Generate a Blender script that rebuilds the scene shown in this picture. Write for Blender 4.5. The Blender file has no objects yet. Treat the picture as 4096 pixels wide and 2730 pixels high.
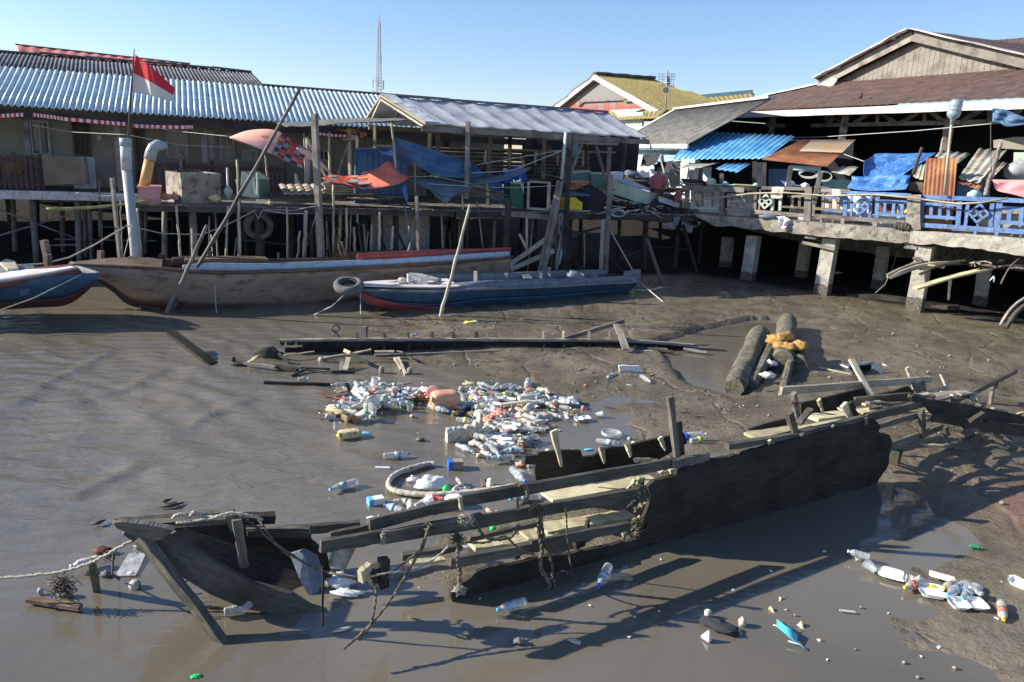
import bpy, math, random, numpy as np
from mathutils import Vector, Matrix, noise
random.seed(7)
C = bpy.context.scene.collection
RU=random.uniform
def ZV(z): return Vector((0,0,z))
def NN(x,y,z): return noise.noise(Vector((x,y,z)))
sc = bpy.context.scene
TH=math.radians(14); RO=math.radians(3); FS=3072.6; H=3.6
# ---------- camera maths: a photograph pixel gives a ray; a plane of the place gives the point ----------
f_=Vector((0,math.cos(TH),-math.sin(TH))); u0=Vector((0,math.sin(TH),math.cos(TH))); r0=Vector((1,0,0))
rt=r0*math.cos(RO)+u0*math.sin(RO); up=u0*math.cos(RO)-r0*math.sin(RO)
CR=dict(d=(0,0,.57446),a1=(0,100,2.24),a2=(900,100,2.24),a3=(1800,200,2.24),a4=(2600,100,1.96),a5=(3300,100,1.96),
 b1=(0,600,2.24),b2=(900,600,2.24),b3=(1800,700,2.24),b4=(2600,700,2.24),b5=(3300,700,2.24),
 c1=(900,1250,2.24),c2=(1200,1450,2.412),c3=(1700,1450,2.412),c4=(0,1950,2.011),c5=(900,1950,2.011),
 c6=(1800,1550,1.742),c7=(3000,1350,2.147),c8=(2700,2000,1.6855))
_c='d'
def V(c):
 global _c; _c=c
def ray(x,y):
 a,b,s=CR[_c]; sx=a+x/s; sy=b+y/s
 return f_+rt*((sx-2048)/FS)+up*((1365-sy)/FS)
CAM=ZV(H)
def G(x,y,z=0.0):
 d=ray(x,y); return CAM+d*((z-H)/d.z)
def DY(x,y,Y):
 d=ray(x,y); return CAM+d*(Y/d.y)
class Frame:
 def __init__(s,o,u):
  s.o=Vector((o[0],o[1],0)); s.u=Vector((u[0],u[1],0)).normalized(); s.v=Vector((-s.u.y,s.u.x,0))
  if s.v.y<0: s.v=-s.v
 def P(s,u,v,z): return s.o+s.u*u+s.v*v+ZV(z)
 def at(s,x,y,v=0.0):
  d=ray(x,y); k=(s.o+s.v*v-CAM).dot(s.v)/d.dot(s.v); return CAM+d*k
 def uz(s,x,y,v=0.0):
  p=s.at(x,y,v); return (p-s.o).dot(s.u),p.z
S=Frame((-8.6,17.5),(.92,.39)); B=Frame((5.3,23.3),(.766,-.643)); R=Frame((7.2,32),(.353,-.935)); R.v=Vector((.935,.353,0))
W=Frame((-.34,5.58),(.856,.518)); Q=Frame((-3.93,12.49),(7.48,1.82))
# ---------- mesh builder ----------
class MB:
 def __init__(s): s.v=[];s.f=[];s.uv=[];s.sm=[]
 def face(s,idx,uv=None,sm=False):
  s.f.append(idx); s.uv.append(uv or [(s.v[i][0]+s.v[i][1]*.7,s.v[i][2]+s.v[i][1]*.3) for i in idx]); s.sm.append(sm)
 def add(s,pts):
  n=len(s.v); s.v+= [tuple(p) for p in pts]; return n
 def beam(s,a,b,w,h=None,up=(0,0,1),n=1,jit=0.0,taper=1.0,bow=0.0):
  a=Vector(a);b=Vector(b);h=h or w;d=(b-a);L=d.length
  if L<1e-5: return s
  d.normalize();up=Vector(up)
  if abs(d.dot(up.normalized()))>.97: up=Vector((0.3,1,0))
  x=d.cross(up).normalized();y=x.cross(d).normalized();o=random.random()*20
  rows=[]
  for i in range(n+1):
   t=i/n;k=1+(taper-1)*t;c=a+(b-a)*t+y*(bow*math.sin(math.pi*t))
   r=[]
   for sx,sy in((-1,-1),(1,-1),(1,1),(-1,1)):
    j=Vector((RU(-1,1),RU(-1,1),RU(-1,1)))*jit
    r.append(c+x*(sx*w/2*k)+y*(sy*h/2*k)+j)
   rows.append(s.add(r))
  for i in range(n):
   p,q=rows[i],rows[i+1];t0=o+L*i/n;t1=o+L*(i+1)/n
   for k in range(4):
    k2=(k+1)%4; wv=(w if k%2==0 else h); v0=k*.37
    s.face((p+k,p+k2,q+k2,q+k),[(t0,v0),(t0,v0+wv),(t1,v0+wv),(t1,v0)])
  p=rows[0];s.face((p+3,p+2,p+1,p),[(o,0),(o+.02,0),(o+.02,h),(o,h)])
  p=rows[-1];s.face((p,p+1,p+2,p+3),[(o,0),(o+.02,0),(o+.02,h),(o,h)])
  return s
 def box(s,c,size,rz=0,rx=0,ry=0):
  M=Matrix.Rotation(rz,3,'Z')@Matrix.Rotation(ry,3,'Y')@Matrix.Rotation(rx,3,'X');c=Vector(c)
  X,Y,Z=[M@Vector(k) for k in((1,0,0),(0,1,0),(0,0,1))]
  s.obox(c,X*size[0],Y*size[1],Z*size[2]);return s
 def obox(s,c,X,Y,Z):
  c=Vector(c)
  P=[c+X*(i/2)+Y*(j/2)+Z*(k/2) for k in(-1,1) for j in(-1,1) for i in(-1,1)]
  n=s.add(P);lx,ly,lz=X.length,Y.length,Z.length
  for q,(a,b) in(((0,2,3,1),(ly,lx)),((4,5,7,6),(lx,ly)),((0,1,5,4),(lx,lz)),((2,6,7,3),(lz,lx)),((0,4,6,2),(lz,ly)),((1,3,7,5),(ly,lz))):
   s.face(tuple(n+i for i in q),[(0,0),(a,0),(a,b),(0,b)])
  return s
 def tube(s,pts,r,n=8,cap=True,sm=True):
  pts=[Vector(p) for p in pts];m=len(pts);R_=r if isinstance(r,(list,tuple)) else [r]*m
  rows=[];L=0;Ls=[]
  px=None
  for i,p in enumerate(pts):
   d=(pts[min(i+1,m-1)]-pts[max(i-1,0)]);d=d.normalized() if d.length>1e-7 else ZV(1)
   if px is None:
    px=d.cross(ZV(1));px=px.normalized() if px.length>.05 else Vector((1,0,0))
   px=(px-d*px.dot(d)).normalized();y=d.cross(px)
   if i: L+=(p-pts[i-1]).length
   Ls.append(L)
   rows.append(s.add([p+(px*math.cos(2*math.pi*k/n)+y*math.sin(2*math.pi*k/n))*R_[i] for k in range(n)]))
  for i in range(m-1):
   a,b=rows[i],rows[i+1]
   for k in range(n):
    k2=(k+1)%n;c0=k/n*6.28*R_[i];c1=(k+1)/n*6.28*R_[i]
    s.face((a+k,a+k2,b+k2,b+k),[(Ls[i],c0),(Ls[i],c1),(Ls[i+1],c1),(Ls[i+1],c0)],sm)
  if cap:
   s.face(tuple(rows[0]+k for k in range(n-1,-1,-1)));s.face(tuple(rows[-1]+k for k in range(n)))
  return s
 def lathe(s,prof,n=12,M=None,sm=True,cap=True):
  M=M or Matrix();rows=[]
  for r,z in prof: rows.append(s.add([M@Vector((r*math.cos(2*math.pi*k/n),r*math.sin(2*math.pi*k/n),z)) for k in range(n)]))
  for i in range(len(prof)-1):
   a,b=rows[i],rows[i+1]
   for k in range(n):
    k2=(k+1)%n;s.face((a+k,a+k2,b+k2,b+k),[(k/n,prof[i][1]),((k+1)/n,prof[i][1]),((k+1)/n,prof[i+1][1]),(k/n,prof[i+1][1])],sm)
  if cap:
   s.face(tuple(rows[0]+k for k in range(n-1,-1,-1)));s.face(tuple(rows[-1]+k for k in range(n)))
  return s
 def sheet(s,fn,nu,nv,th=.01,lu=1,lv=1,sm=False):
  g=[[Vector(fn(i/nu,j/nv)) for j in range(nv+1)] for i in range(nu+1)]
  top=[];bot=[]
  for i in range(nu+1):
   for j in range(nv+1):
    a=g[min(i+1,nu)][j]-g[max(i-1,0)][j];b=g[i][min(j+1,nv)]-g[i][max(j-1,0)]
    nn=a.cross(b);nn=nn.normalized() if nn.length>1e-9 else ZV(1)
    top.append(g[i][j]);bot.append(g[i][j]-nn*th)
  a=s.add(top);b=s.add(bot);w=nv+1
  U=lambda i,j:(i/nu*lu,j/nv*lv)
  for i in range(nu):
   for j in range(nv):
    q=(i*w+j,(i+1)*w+j,(i+1)*w+j+1,i*w+j+1);uv=[U(i,j),U(i+1,j),U(i+1,j+1),U(i,j+1)]
    s.face(tuple(a+k for k in q),uv,sm);s.face(tuple(b+k for k in q[::-1]),uv[::-1],sm)
  def rim(i0,j0,i1,j1):
   p,q=i0*w+j0,i1*w+j1;s.face((a+p,b+p,b+q,a+q),[U(i0,j0)]*2+[U(i1,j1)]*2)
  for i in range(nu): rim(i,0,i+1,0);rim(i+1,nv,i,nv)
  for j in range(nv): rim(0,j+1,0,j);rim(nu,j,nu,j+1)
  return s
 def patch(s,p00,p10,p11,p01,nu=8,nv=8,th=.01,disp=None,sm=False):
  p00,p10,p11,p01=map(Vector,(p00,p10,p11,p01));nn=(p10-p00).cross(p01-p00).normalized()
  if nn.z<0: nn=-nn
  lu=(p10-p00).length;lv=(p01-p00).length
  def fn(u,v):
   p=(p00*(1-u)+p10*u)*(1-v)+(p01*(1-u)+p11*u)*v
   return p+nn*disp(u,v,u*lu,v*lv) if disp else p
  return s.sheet(fn,nu,nv,th,lu,lv,sm)
 def corr(s,p00,p10,p11,p01,pitch=.12,amp=.02,th=.004,nv=3,sag=0.0,per=6):
  lu=(Vector(p10)-Vector(p00)).length;nu=max(6,int(lu/pitch*per))
  return s.patch(p00,p10,p11,p01,nu,nv,th,lambda u,v,a,b:amp*math.sin(a/pitch*2*math.pi)+sag*NN(a*.7,b*.7,3),sm=True)
 def prism(s,pts,ext):
  pts=[Vector(p) for p in pts];ext=Vector(ext);n=len(pts);a=s.add(pts);b=s.add([p+ext for p in pts])
  s.face(tuple(range(a,a+n)));s.face(tuple(range(b+n-1,b-1,-1)))
  for i in range(n):
   j=(i+1)%n;s.face((a+i,b+i,b+j,a+j))
  return s
 def blob(s,c,rad,n=10,m=8,amp=.25,fr=3,seed=0,sm=True):
  c=Vector(c);rows=[]
  for i in range(m+1):
   ph=math.pi*i/m;r=[]
   for k in range(n):
    t=2*math.pi*k/n;d=Vector((math.sin(ph)*math.cos(t),math.sin(ph)*math.sin(t),math.cos(ph)))
    q=1+amp*noise.noise(d*fr+Vector((seed*7.1,seed*3.3,seed)))
    r.append(c+Vector((d.x*rad[0],d.y*rad[1],d.z*rad[2]))*q)
   rows.append(s.add(r))
  for i in range(m):
   for k in range(n):
    k2=(k+1)%n;s.face((rows[i]+k,rows[i+1]+k,rows[i+1]+k2,rows[i]+k2),None,sm)
  return s
 def xf(s,M,start=0):
  for i in range(start,len(s.v)): s.v[i]=tuple(M@Vector(s.v[i]))
  return s
BASE={}
def build(name,mb,mat,parent=None,base=None,sub=False):
 me=bpy.data.meshes.new(name)
 if parent is not None: base=BASE[parent.name]
 elif base is None:
  a=np.array(mb.v);base=Vector(((a[:,0].min()+a[:,0].max())/2,(a[:,1].min()+a[:,1].max())/2,a[:,2].min()))
 base=Vector(base)
 me.from_pydata([(x-base.x,y-base.y,z-base.z) for x,y,z in mb.v],[],mb.f)
 uvl=me.uv_layers.new(name='UVMap');flat=[c for f in mb.uv for p in f for c in p]
 if len(flat)==len(uvl.data)*2: uvl.data.foreach_set('uv',flat)
 me.polygons.foreach_set('use_smooth',mb.sm)
 if mat: me.materials.append(mat)
 me.update()
 o=bpy.data.objects.new(name,me);C.objects.link(o)
 if parent is not None: o.parent=parent
 else: o.location=base
 BASE[o.name]=base
 return o
def tag(o,label=None,cat=None,group=None,kind=None):
 if label:o['label']=label
 if cat:o['category']=cat
 if group:o['group']=group
 if kind:o['kind']=kind
 return o
def T(name,label,cat,base,group=None):
 o=bpy.data.objects.new(name,None);o.empty_display_size=.2;C.objects.link(o);o.location=Vector(base);BASE[o.name]=Vector(base)
 return tag(o,label,cat,group)
def ONE(name,label,cat,mb,mat,group=None): return tag(build(name,mb,mat),label,cat,group)
def copy_tree(o,parent=None):
 c=o.copy();C.objects.link(c);c.parent=parent
 for ch in o.children: copy_tree(ch,c)
 return c
# ---------- materials ----------
def newmat(name):
 m=bpy.data.materials.new(name);m.use_nodes=True;nt=m.node_tree;bs=nt.nodes['Principled BSDF'];return m,nt,bs
def ramp(nt,fac,stops):
 n=nt.nodes.new('ShaderNodeValToRGB');e=n.color_ramp.elements
 while len(e)<len(stops): e.new(.5)
 for i,(p,c) in enumerate(stops): e[i].position=p;e[i].color=(*c,1) if len(c)==3 else c
 nt.links.new(fac,n.inputs[0]);return n.outputs[0]
def mapping(nt,scale,coord='UV'):
 tc=nt.nodes.new('ShaderNodeTexCoord');mp=nt.nodes.new('ShaderNodeMapping');mp.inputs['Scale'].default_value=scale
 nt.links.new(tc.outputs[coord],mp.inputs[0])
 oi=nt.nodes.new('ShaderNodeObjectInfo');ml=nt.nodes.new('ShaderNodeMath');ml.operation='MULTIPLY';ml.inputs[1].default_value=37
 nt.links.new(oi.outputs['Random'],ml.inputs[0]);nt.links.new(ml.outputs[0],mp.inputs['Location'])
 return mp.outputs[0]
def nz(nt,vec,scale,detail=4,rough=.6,dist=0):
 n=nt.nodes.new('ShaderNodeTexNoise');n.inputs['Scale'].default_value=scale;n.inputs['Detail'].default_value=detail;n.inputs['Roughness'].default_value=rough;n.inputs['Distortion'].default_value=dist
 if vec: nt.links.new(vec,n.inputs['Vector'])
 return n.outputs['Fac']
def mix(nt,fac,a,b,mode='MIX'):
 n=nt.nodes.new('ShaderNodeMix');n.data_type='RGBA';n.blend_type=mode
 if isinstance(fac,(int,float)): n.inputs[0].default_value=fac
 else: nt.links.new(fac,n.inputs[0])
 for i,k in((6,a),(7,b)):
  if isinstance(k,tuple): n.inputs[i].default_value=(*k[:3],1)
  else: nt.links.new(k,n.inputs[i])
 return n.outputs[2]
def bump(nt,bs,h,st=.3,d=.02):
 b=nt.nodes.new('ShaderNodeBump');b.inputs['Strength'].default_value=st;b.inputs['Distance'].default_value=d
 nt.links.new(h,b.inputs['Height']);nt.links.new(b.outputs[0],bs.inputs['Normal'])
def wood(name,c1,c2,dark=None,rough=.75,st=.5,spec=.3,gs=(2.5,45,1)):
 m,nt,bs=newmat(name);v=mapping(nt,gs);g=nz(nt,v,1.3,6,.65,.4)
 v2=mapping(nt,(1,1,1),'Object');big=nz(nt,v2,2.3,5,.6)
 col=ramp(nt,g,[(.3,c1),(.7,c2)])
 dk=dark or tuple(x*.35 for x in c1)
 col=mix(nt,ramp(nt,big,[(.45,(0,0,0)),(.72,(.85,.85,.85))]),col,dk)
 oi=nt.nodes.new('ShaderNodeObjectInfo');hs=nt.nodes.new('ShaderNodeHueSaturation')
 mr=nt.nodes.new('ShaderNodeMapRange');mr.inputs[3].default_value=.7;mr.inputs[4].default_value=1.25
 nt.links.new(oi.outputs['Random'],mr.inputs[0]);nt.links.new(mr.outputs[0],hs.inputs['Value']);nt.links.new(col,hs.inputs['Color'])
 nt.links.new(hs.outputs[0],bs.inputs['Base Color']);bs.inputs['Roughness'].default_value=rough;bs.inputs['Specular IOR Level'].default_value=spec
 bump(nt,bs,g,st,.012);return m
def stained(name,c1,c2,scale=3,rough=.7,c3=None,metal=0,bst=.3,lo=.4,hi=.65,streak=None,spec=.4,coord='Object',bd=.01):
 m,nt,bs=newmat(name);v=mapping(nt,streak or (1,1,1),coord);n1=nz(nt,v,scale,6,.65,.3)
 col=ramp(nt,n1,[(lo,c1),(hi,c2)])
 if c3:
  n2=nz(nt,v,scale*2.7,5,.7);col=mix(nt,ramp(nt,n2,[(.52,(0,0,0)),(.62,(1,1,1))]),col,c3)
 nt.links.new(col,bs.inputs['Base Color']);bs.inputs['Roughness'].default_value=rough;bs.inputs['Metallic'].default_value=metal
 bs.inputs['Specular IOR Level'].default_value=spec
 n3=nz(nt,v,scale*8,4,.6);bump(nt,bs,n3,bst,bd);return m
def plain(name,c,rough=.5,alpha=1,spec=.5,trans=0,var=.15):
 m,nt,bs=newmat(name);v=mapping(nt,(1,1,1),'Object');n1=nz(nt,v,14,4)
 col=ramp(nt,n1,[(.35,tuple(x*(1-var) for x in c)),(.65,tuple(min(1,x*(1+var)) for x in c))])
 nt.links.new(col,bs.inputs['Base Color']);bs.inputs['Roughness'].default_value=rough;bs.inputs['Alpha'].default_value=alpha
 bs.inputs['Specular IOR Level'].default_value=spec;bs.inputs['Transmission Weight'].default_value=trans;return m
M={}
M['greywood']=wood('grey_wood',(.17,.15,.13),(.34,.31,.27))
M['palewood']=wood('pale_wood',(.38,.33,.25),(.6,.54,.42),(.2,.16,.11))
M['darkwood']=wood('dark_wood',(.045,.04,.035),(.11,.1,.088))
M['brownwood']=wood('brown_wood',(.13,.085,.06),(.24,.17,.12))
M['redwood']=wood('red_brown_wood',(.2,.07,.05),(.32,.13,.09))
M['mossywood']=wood('mud_caked_wood',(.44,.39,.22),(.68,.62,.4),(.25,.21,.13),rough=.8,gs=(5,18,1))
M['wreck']=wood('soaked_black_wood',(.034,.031,.025),(.075,.068,.054),(.013,.012,.01),rough=.75,st=.8,spec=.15,gs=(4,30,1))
M['wreckgrey']=wood('weathered_wreck_wood',(.065,.06,.048),(.19,.175,.14),(.035,.031,.025),rough=.6,st=.8,gs=(4,34,1))
M['bamboo']=wood('bamboo',(.42,.38,.28),(.62,.58,.45),(.22,.2,.14),rough=.5)
M['bamboogreen']=wood('green_bamboo',(.25,.28,.1),(.4,.42,.2),rough=.5)
M['darkbamboo']=wood('dark_bamboo',(.07,.06,.05),(.17,.15,.13),rough=.6)
M['galv']=stained('galvanised_blue_sheet',(.52,.64,.66),(.62,.72,.74),2,.32,(.38,.48,.53),.15,.05,streak=(.4,.4,3))
M['asbestos']=stained('grey_fibre_cement',(.09,.092,.1),(.18,.18,.19),2.5,.85)
M['asbestos2']=stained('dark_fibre_cement',(.1,.1,.095),(.2,.195,.18),3,.9)
M['redroof']=stained('red_painted_sheet',(.36,.1,.09),(.5,.18,.15),2,.6)
M['blueroof']=stained('blue_painted_sheet',(.06,.26,.55),(.14,.42,.68),1.4,.4,(.2,.42,.6),.1,.05)
M['rustroof']=stained('rusty_sheet',(.22,.075,.045),(.38,.2,.09),1.7,.8,(.3,.1,.06),.1,.25)
M['rustpale']=stained('pale_rusty_sheet',(.45,.4,.3),(.5,.28,.12),1.3,.7,(.42,.36,.26),.2,.2)
M['oldzinc']=stained('old_zinc_sheet',(.33,.34,.3),(.5,.5,.44),2,.6,(.35,.22,.1),.25,.15)
M['browntile']=stained('brown_roof_tile',(.07,.042,.036),(.13,.08,.068),3,.85,(.1,.08,.07))
M['yellowtile']=stained('yellow_roof_tile',(.28,.23,.08),(.4,.33,.13),4,.8,(.2,.16,.08))
M['whitewood']=stained('white_painted_wood',(.55,.5,.48),(.75,.73,.7),5,.7,(.4,.33,.3))
M['wallcream']=stained('cream_wall',(.29,.27,.22),(.37,.35,.29),1.2,.9)
M['wallwhite']=stained('white_wall',(.72,.76,.78),(.85,.87,.88),1,.8,(.55,.65,.68))
M['wallcyan']=stained('cyan_wall',(.3,.52,.55),(.45,.66,.68),1,.8)
M['doordark']=plain('dark_door',(.05,.055,.06),.5)
M['pane']=plain('window_glass',(.1,.12,.14),.12,spec=.6)
M['fencebrown']=stained('brown_fence_paint',(.07,.035,.035),(.12,.06,.055),5,.6)
M['fencewhite']=plain('white_fence_paint',(.42,.43,.44),.6)
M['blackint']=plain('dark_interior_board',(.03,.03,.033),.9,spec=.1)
M['canvas']=stained('brown_canvas',(.2,.15,.1),(.28,.22,.15),2,.9)
M['pvc']=stained('grey_pipe',(.5,.53,.53),(.62,.64,.63),2,.35,(.38,.38,.36),0,.05)
M['pvcgrey']=stained('old_pipe_grey',(.3,.33,.34),(.42,.44,.44),3,.4)
M['orangepipe']=stained('orange_pipe',(.65,.36,.1),(.72,.45,.18),3,.5,(.5,.36,.2))
M['pink']=stained('pink_paint',(.55,.24,.22),(.65,.34,.3),4,.7,(.45,.3,.28))
M['concrete']=stained('old_concrete',(.24,.215,.18),(.4,.37,.32),2.2,.9,(.13,.12,.1),0,.5,bd=.02)
M['concretepale']=stained('pale_concrete',(.36,.34,.29),(.52,.49,.42),3,.9,(.27,.25,.21),0,.5)
M['barnacle']=stained('barnacles',(.11,.1,.08),(.48,.44,.36),28,.9,(.06,.06,.04),0,1,bd=.05)
M['mint']=stained('mint_paint',(.42,.52,.42),(.55,.63,.52),3,.6,(.5,.5,.4))
M['mintdark']=stained('teal_box',(.08,.17,.17),(.13,.24,.23),2,.6)
M['green']=plain('green_board',(.02,.12,.07),.6)
M['yellow']=plain('yellow_paint',(.75,.56,.03),.5)
M['terracotta']=plain('terracotta_plastic',(.5,.22,.14),.6)
M['tile']=stained('concrete_roof_tile',(.38,.34,.26),(.5,.45,.36),5,.85)
M['bluetarp']=stained('blue_tarpaulin',(.03,.12,.38),(.07,.22,.55),2.5,.42,(.14,.3,.56),0,.6,bd=.02)
M['darkbluetarp']=stained('faded_blue_tarpaulin',(.05,.11,.21),(.08,.16,.28),2,.5,None,0,.4,bd=.02)
M['greytarp']=stained('grey_tarpaulin',(.12,.15,.19),(.2,.23,.27),2,.55,None,0,.4,bd=.02)
M['bluewall']=stained('dull_blue_sheet',(.09,.17,.31),(.14,.24,.4),2,.55)
M['bluepaint']=stained('blue_balustrade_paint',(.1,.19,.43),(.18,.31,.57),3,.55,(.1,.13,.2))
M['blueplastic']=plain('blue_plastic',(.02,.12,.62),.4)
M['pinkcloth']=plain('pink_cloth',(.75,.3,.3),.85)
M['whitecloth']=plain('cream_cloth',(.62,.57,.45),.9)
M['blackcloth']=plain('black_cloth',(.03,.032,.042),.9)
M['greencloth']=plain('green_cloth',(.12,.25,.22),.9)
M['rubber']=stained('old_rubber',(.1,.1,.1),(.2,.2,.19),4,.8)
M['rope']=stained('pale_rope',(.42,.38,.3),(.58,.54,.45),20,.95,None,0,.8,streak=(1,1,1))
M['mudrope']=stained('muddy_rope',(.1,.085,.06),(.24,.2,.14),15,.95,None,0,1)
M['wire']=plain('dark_wire',(.1,.1,.1),.6)
M['cord']=plain('light_cord',(.5,.5,.48),.7)
M['steel']=plain('tower_steel',(.4,.36,.34),.5)
M['boatbrown']=stained('brown_boat_paint',(.3,.21,.15),(.39,.29,.22),1.6,.6,(.2,.12,.08),0,.25,streak=(.6,.6,1.6))
M['boatred']=stained('red_boat_paint',(.3,.06,.06),(.42,.1,.09),3,.6)
M['boatmaroon']=stained('maroon_boat_bottom',(.1,.035,.03),(.16,.055,.045),3,.6)
M['boatlight']=stained('pale_blue_boat_band',(.36,.47,.58),(.46,.57,.66),3,.5,(.4,.36,.32))
M['boatblue']=stained('blue_boat_paint',(.035,.085,.15),(.055,.13,.2),2.5,.5,(.03,.07,.13))
M['boatgrey']=stained('grey_boat_paint',(.15,.165,.18),(.25,.25,.245),3,.7,(.1,.14,.2))
M['deckwhite']=stained('white_deck_paint',(.6,.55,.52),(.75,.7,.66),3,.6)
M['styro']=stained('old_foam',(.5,.45,.36),(.72,.67,.58),9,.9,(.3,.26,.18),0,.8)
M['foamwhite']=plain('white_foam',(.83,.84,.84),.6,var=.05)
M['sponge']=stained('orange_foam_rubber',(.55,.3,.09),(.72,.45,.17),12,.95,(.4,.2,.06),0,1,bd=.03)
M['jerry']=stained('dirty_orange_plastic',(.58,.3,.16),(.7,.42,.27),5,.55,(.5,.24,.13))
M['jerryyellow']=stained('dirty_yellow_plastic',(.6,.5,.25),(.7,.62,.4),6,.55,(.25,.2,.1))
M['log']=stained('old_log',(.1,.09,.075),(.3,.28,.24),6,.9,(.26,.25,.1),0,1,streak=(1,1,1),bd=.06)
M['shell']=stained('shell',(.2,.18,.14),(.4,.37,.31),30,.8)
M['skin']=plain('skin',(.35,.2,.14),.6)
M['pinkshirt']=plain('faded_red_shirt',(.55,.17,.17),.9)
def flagmat():
 m,nt,bs=newmat('flag_cloth');v=mapping(nt,(1,1,1));tc=nt.nodes.new('ShaderNodeTexCoord');sp=nt.nodes.new('ShaderNodeSeparateXYZ');nt.links.new(tc.outputs['UV'],sp.inputs[0])
 g=nt.nodes.new('ShaderNodeMath');g.operation='GREATER_THAN';g.inputs[1].default_value=.5;nt.links.new(sp.outputs[1],g.inputs[0])
 nt.links.new(mix(nt,g.outputs[0],(.72,.66,.6),(.62,.03,.05)),bs.inputs['Base Color']);bs.inputs['Roughness'].default_value=.85;return m
M['flag']=flagmat()
def clothmat(pc=(.88,.45,.34),nm='figured_pale_cloth'):
 m,nt,bs=newmat(nm);tc=nt.nodes.new('ShaderNodeTexCoord');sp=nt.nodes.new('ShaderNodeSeparateXYZ');nt.links.new(tc.outputs['UV'],sp.inputs[0])
 ch=nt.nodes.new('ShaderNodeTexChecker');ch.inputs['Scale'].default_value=11;nt.links.new(tc.outputs['UV'],ch.inputs[0])
 vo=nt.nodes.new('ShaderNodeTexVoronoi');vo.inputs['Scale'].default_value=5;nt.links.new(tc.outputs['UV'],vo.inputs['Vector'])
 n1=nz(nt,tc.outputs['UV'],7,1)
 ck=nt.nodes.new('ShaderNodeMix');ck.data_type='RGBA'
 chk=mix(nt,ch.outputs['Fac'],(.05,.04,.045),(.3,.28,.28));chk=mix(nt,ramp(nt,n1,[(.5,(0,0,0)),(.54,(1,1,1))]),chk,(.62,.07,.03))
 disc=ramp(nt,vo.outputs['Distance'],[(.0,(.8,.42,.05)),(.09,(.68,.3,.05)),(.13,(.7,.1,.05)),(.17,(.7,.15,.08)),(.2,(.72,.17,.1))])
 ring=ramp(nt,vo.outputs['Distance'],[(.19,(1,1,1)),(.24,(0,0,0))])
 red=mix(nt,ring,pc,disc);chk=mix(nt,ramp(nt,vo.outputs['Distance'],[(.12,(1,1,1)),(.16,(0,0,0))]),chk,disc)
 s1=ramp(nt,sp.outputs[0],[(.54,(0,0,0)),(.56,(1,1,1))])
 nt.links.new(mix(nt,s1,red,chk),bs.inputs['Base Color']);bs.inputs['Roughness'].default_value=.8
 return m
M['cloth']=clothmat();M['cloth2']=clothmat((.8,.2,.13),'figured_red_cloth')
def stripemat(name,a,b,n):
 m,nt,bs=newmat(name);tc=nt.nodes.new('ShaderNodeTexCoord');sp=nt.nodes.new('ShaderNodeSeparateXYZ');nt.links.new(tc.outputs['UV'],sp.inputs[0])
 w=nt.nodes.new('ShaderNodeMath');w.operation='MULTIPLY';w.inputs[1].default_value=n;nt.links.new(sp.outputs[0],w.inputs[0])
 fr=nt.nodes.new('ShaderNodeMath');fr.operation='FRACT';nt.links.new(w.outputs[0],fr.inputs[0])
 gt=nt.nodes.new('ShaderNodeMath');gt.operation='GREATER_THAN';gt.inputs[1].default_value=.5;nt.links.new(fr.outputs[0],gt.inputs[0])
 nt.links.new(mix(nt,gt.outputs[0],a,b),bs.inputs['Base Color']);bs.inputs['Roughness'].default_value=.7;return m
M['bunting']=stripemat('red_white_bunting',(.7,.04,.05),(.8,.75,.72),9)
def plasticmat():
 m,nt,bs=newmat('clear_roof_plastic');v=mapping(nt,(1,1,1));n1=nz(nt,v,1.6,5,.6,.6);n2=nz(nt,v,9,5,.6,1.5)
 nt.links.new(ramp(nt,n1,[(.3,(.48,.5,.54)),(.7,(.68,.67,.66))]),bs.inputs['Base Color'])
 nt.links.new(ramp(nt,n1,[(.3,(.74,.74,.74)),(.75,(.9,.9,.9))]),bs.inputs['Alpha']);bs.inputs['Roughness'].default_value=.3
 bump(nt,bs,n2,.5,.03);return m
M['sheetplastic']=plasticmat()
M['bag']=plasticmat();M['bag'].name='white_bag_plastic'
_b=M['bag'].node_tree.nodes['Principled BSDF']
for l in list(M['bag'].node_tree.links):
 if l.to_socket in(_b.inputs['Alpha'],_b.inputs['Base Color']): M['bag'].node_tree.links.remove(l)
_b.inputs['Alpha'].default_value=.85;_b.inputs['Base Color'].default_value=(.72,.74,.75,1)
def gable_mat():
 m,nt,bs=newmat('gable_board_peeling_red');v=mapping(nt,(1,1,1),'Object');n1=nz(nt,v,3,6,.7)
 tc=nt.nodes.new('ShaderNodeTexCoord');sp=nt.nodes.new('ShaderNodeSeparateXYZ');nt.links.new(tc.outputs['UV'],sp.inputs[0])
 st=nz(nt,mapping(nt,(9,.6,1)),1.2,5,.7)
 ad=nt.nodes.new('ShaderNodeMath');ad.operation='MULTIPLY_ADD';ad.inputs[1].default_value=.9;nt.links.new(st,ad.inputs[0]);nt.links.new(sp.outputs[1],ad.inputs[2])
 col=ramp(nt,ad.outputs[0],[(.66,(.3,.09,.07)),(.76,(.3,.09,.07)),(.86,(.2,.195,.19))])
 nt.links.new(col,bs.inputs['Base Color']);bs.inputs['Roughness'].default_value=.9;return m
M['gable']=gable_mat()
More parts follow.
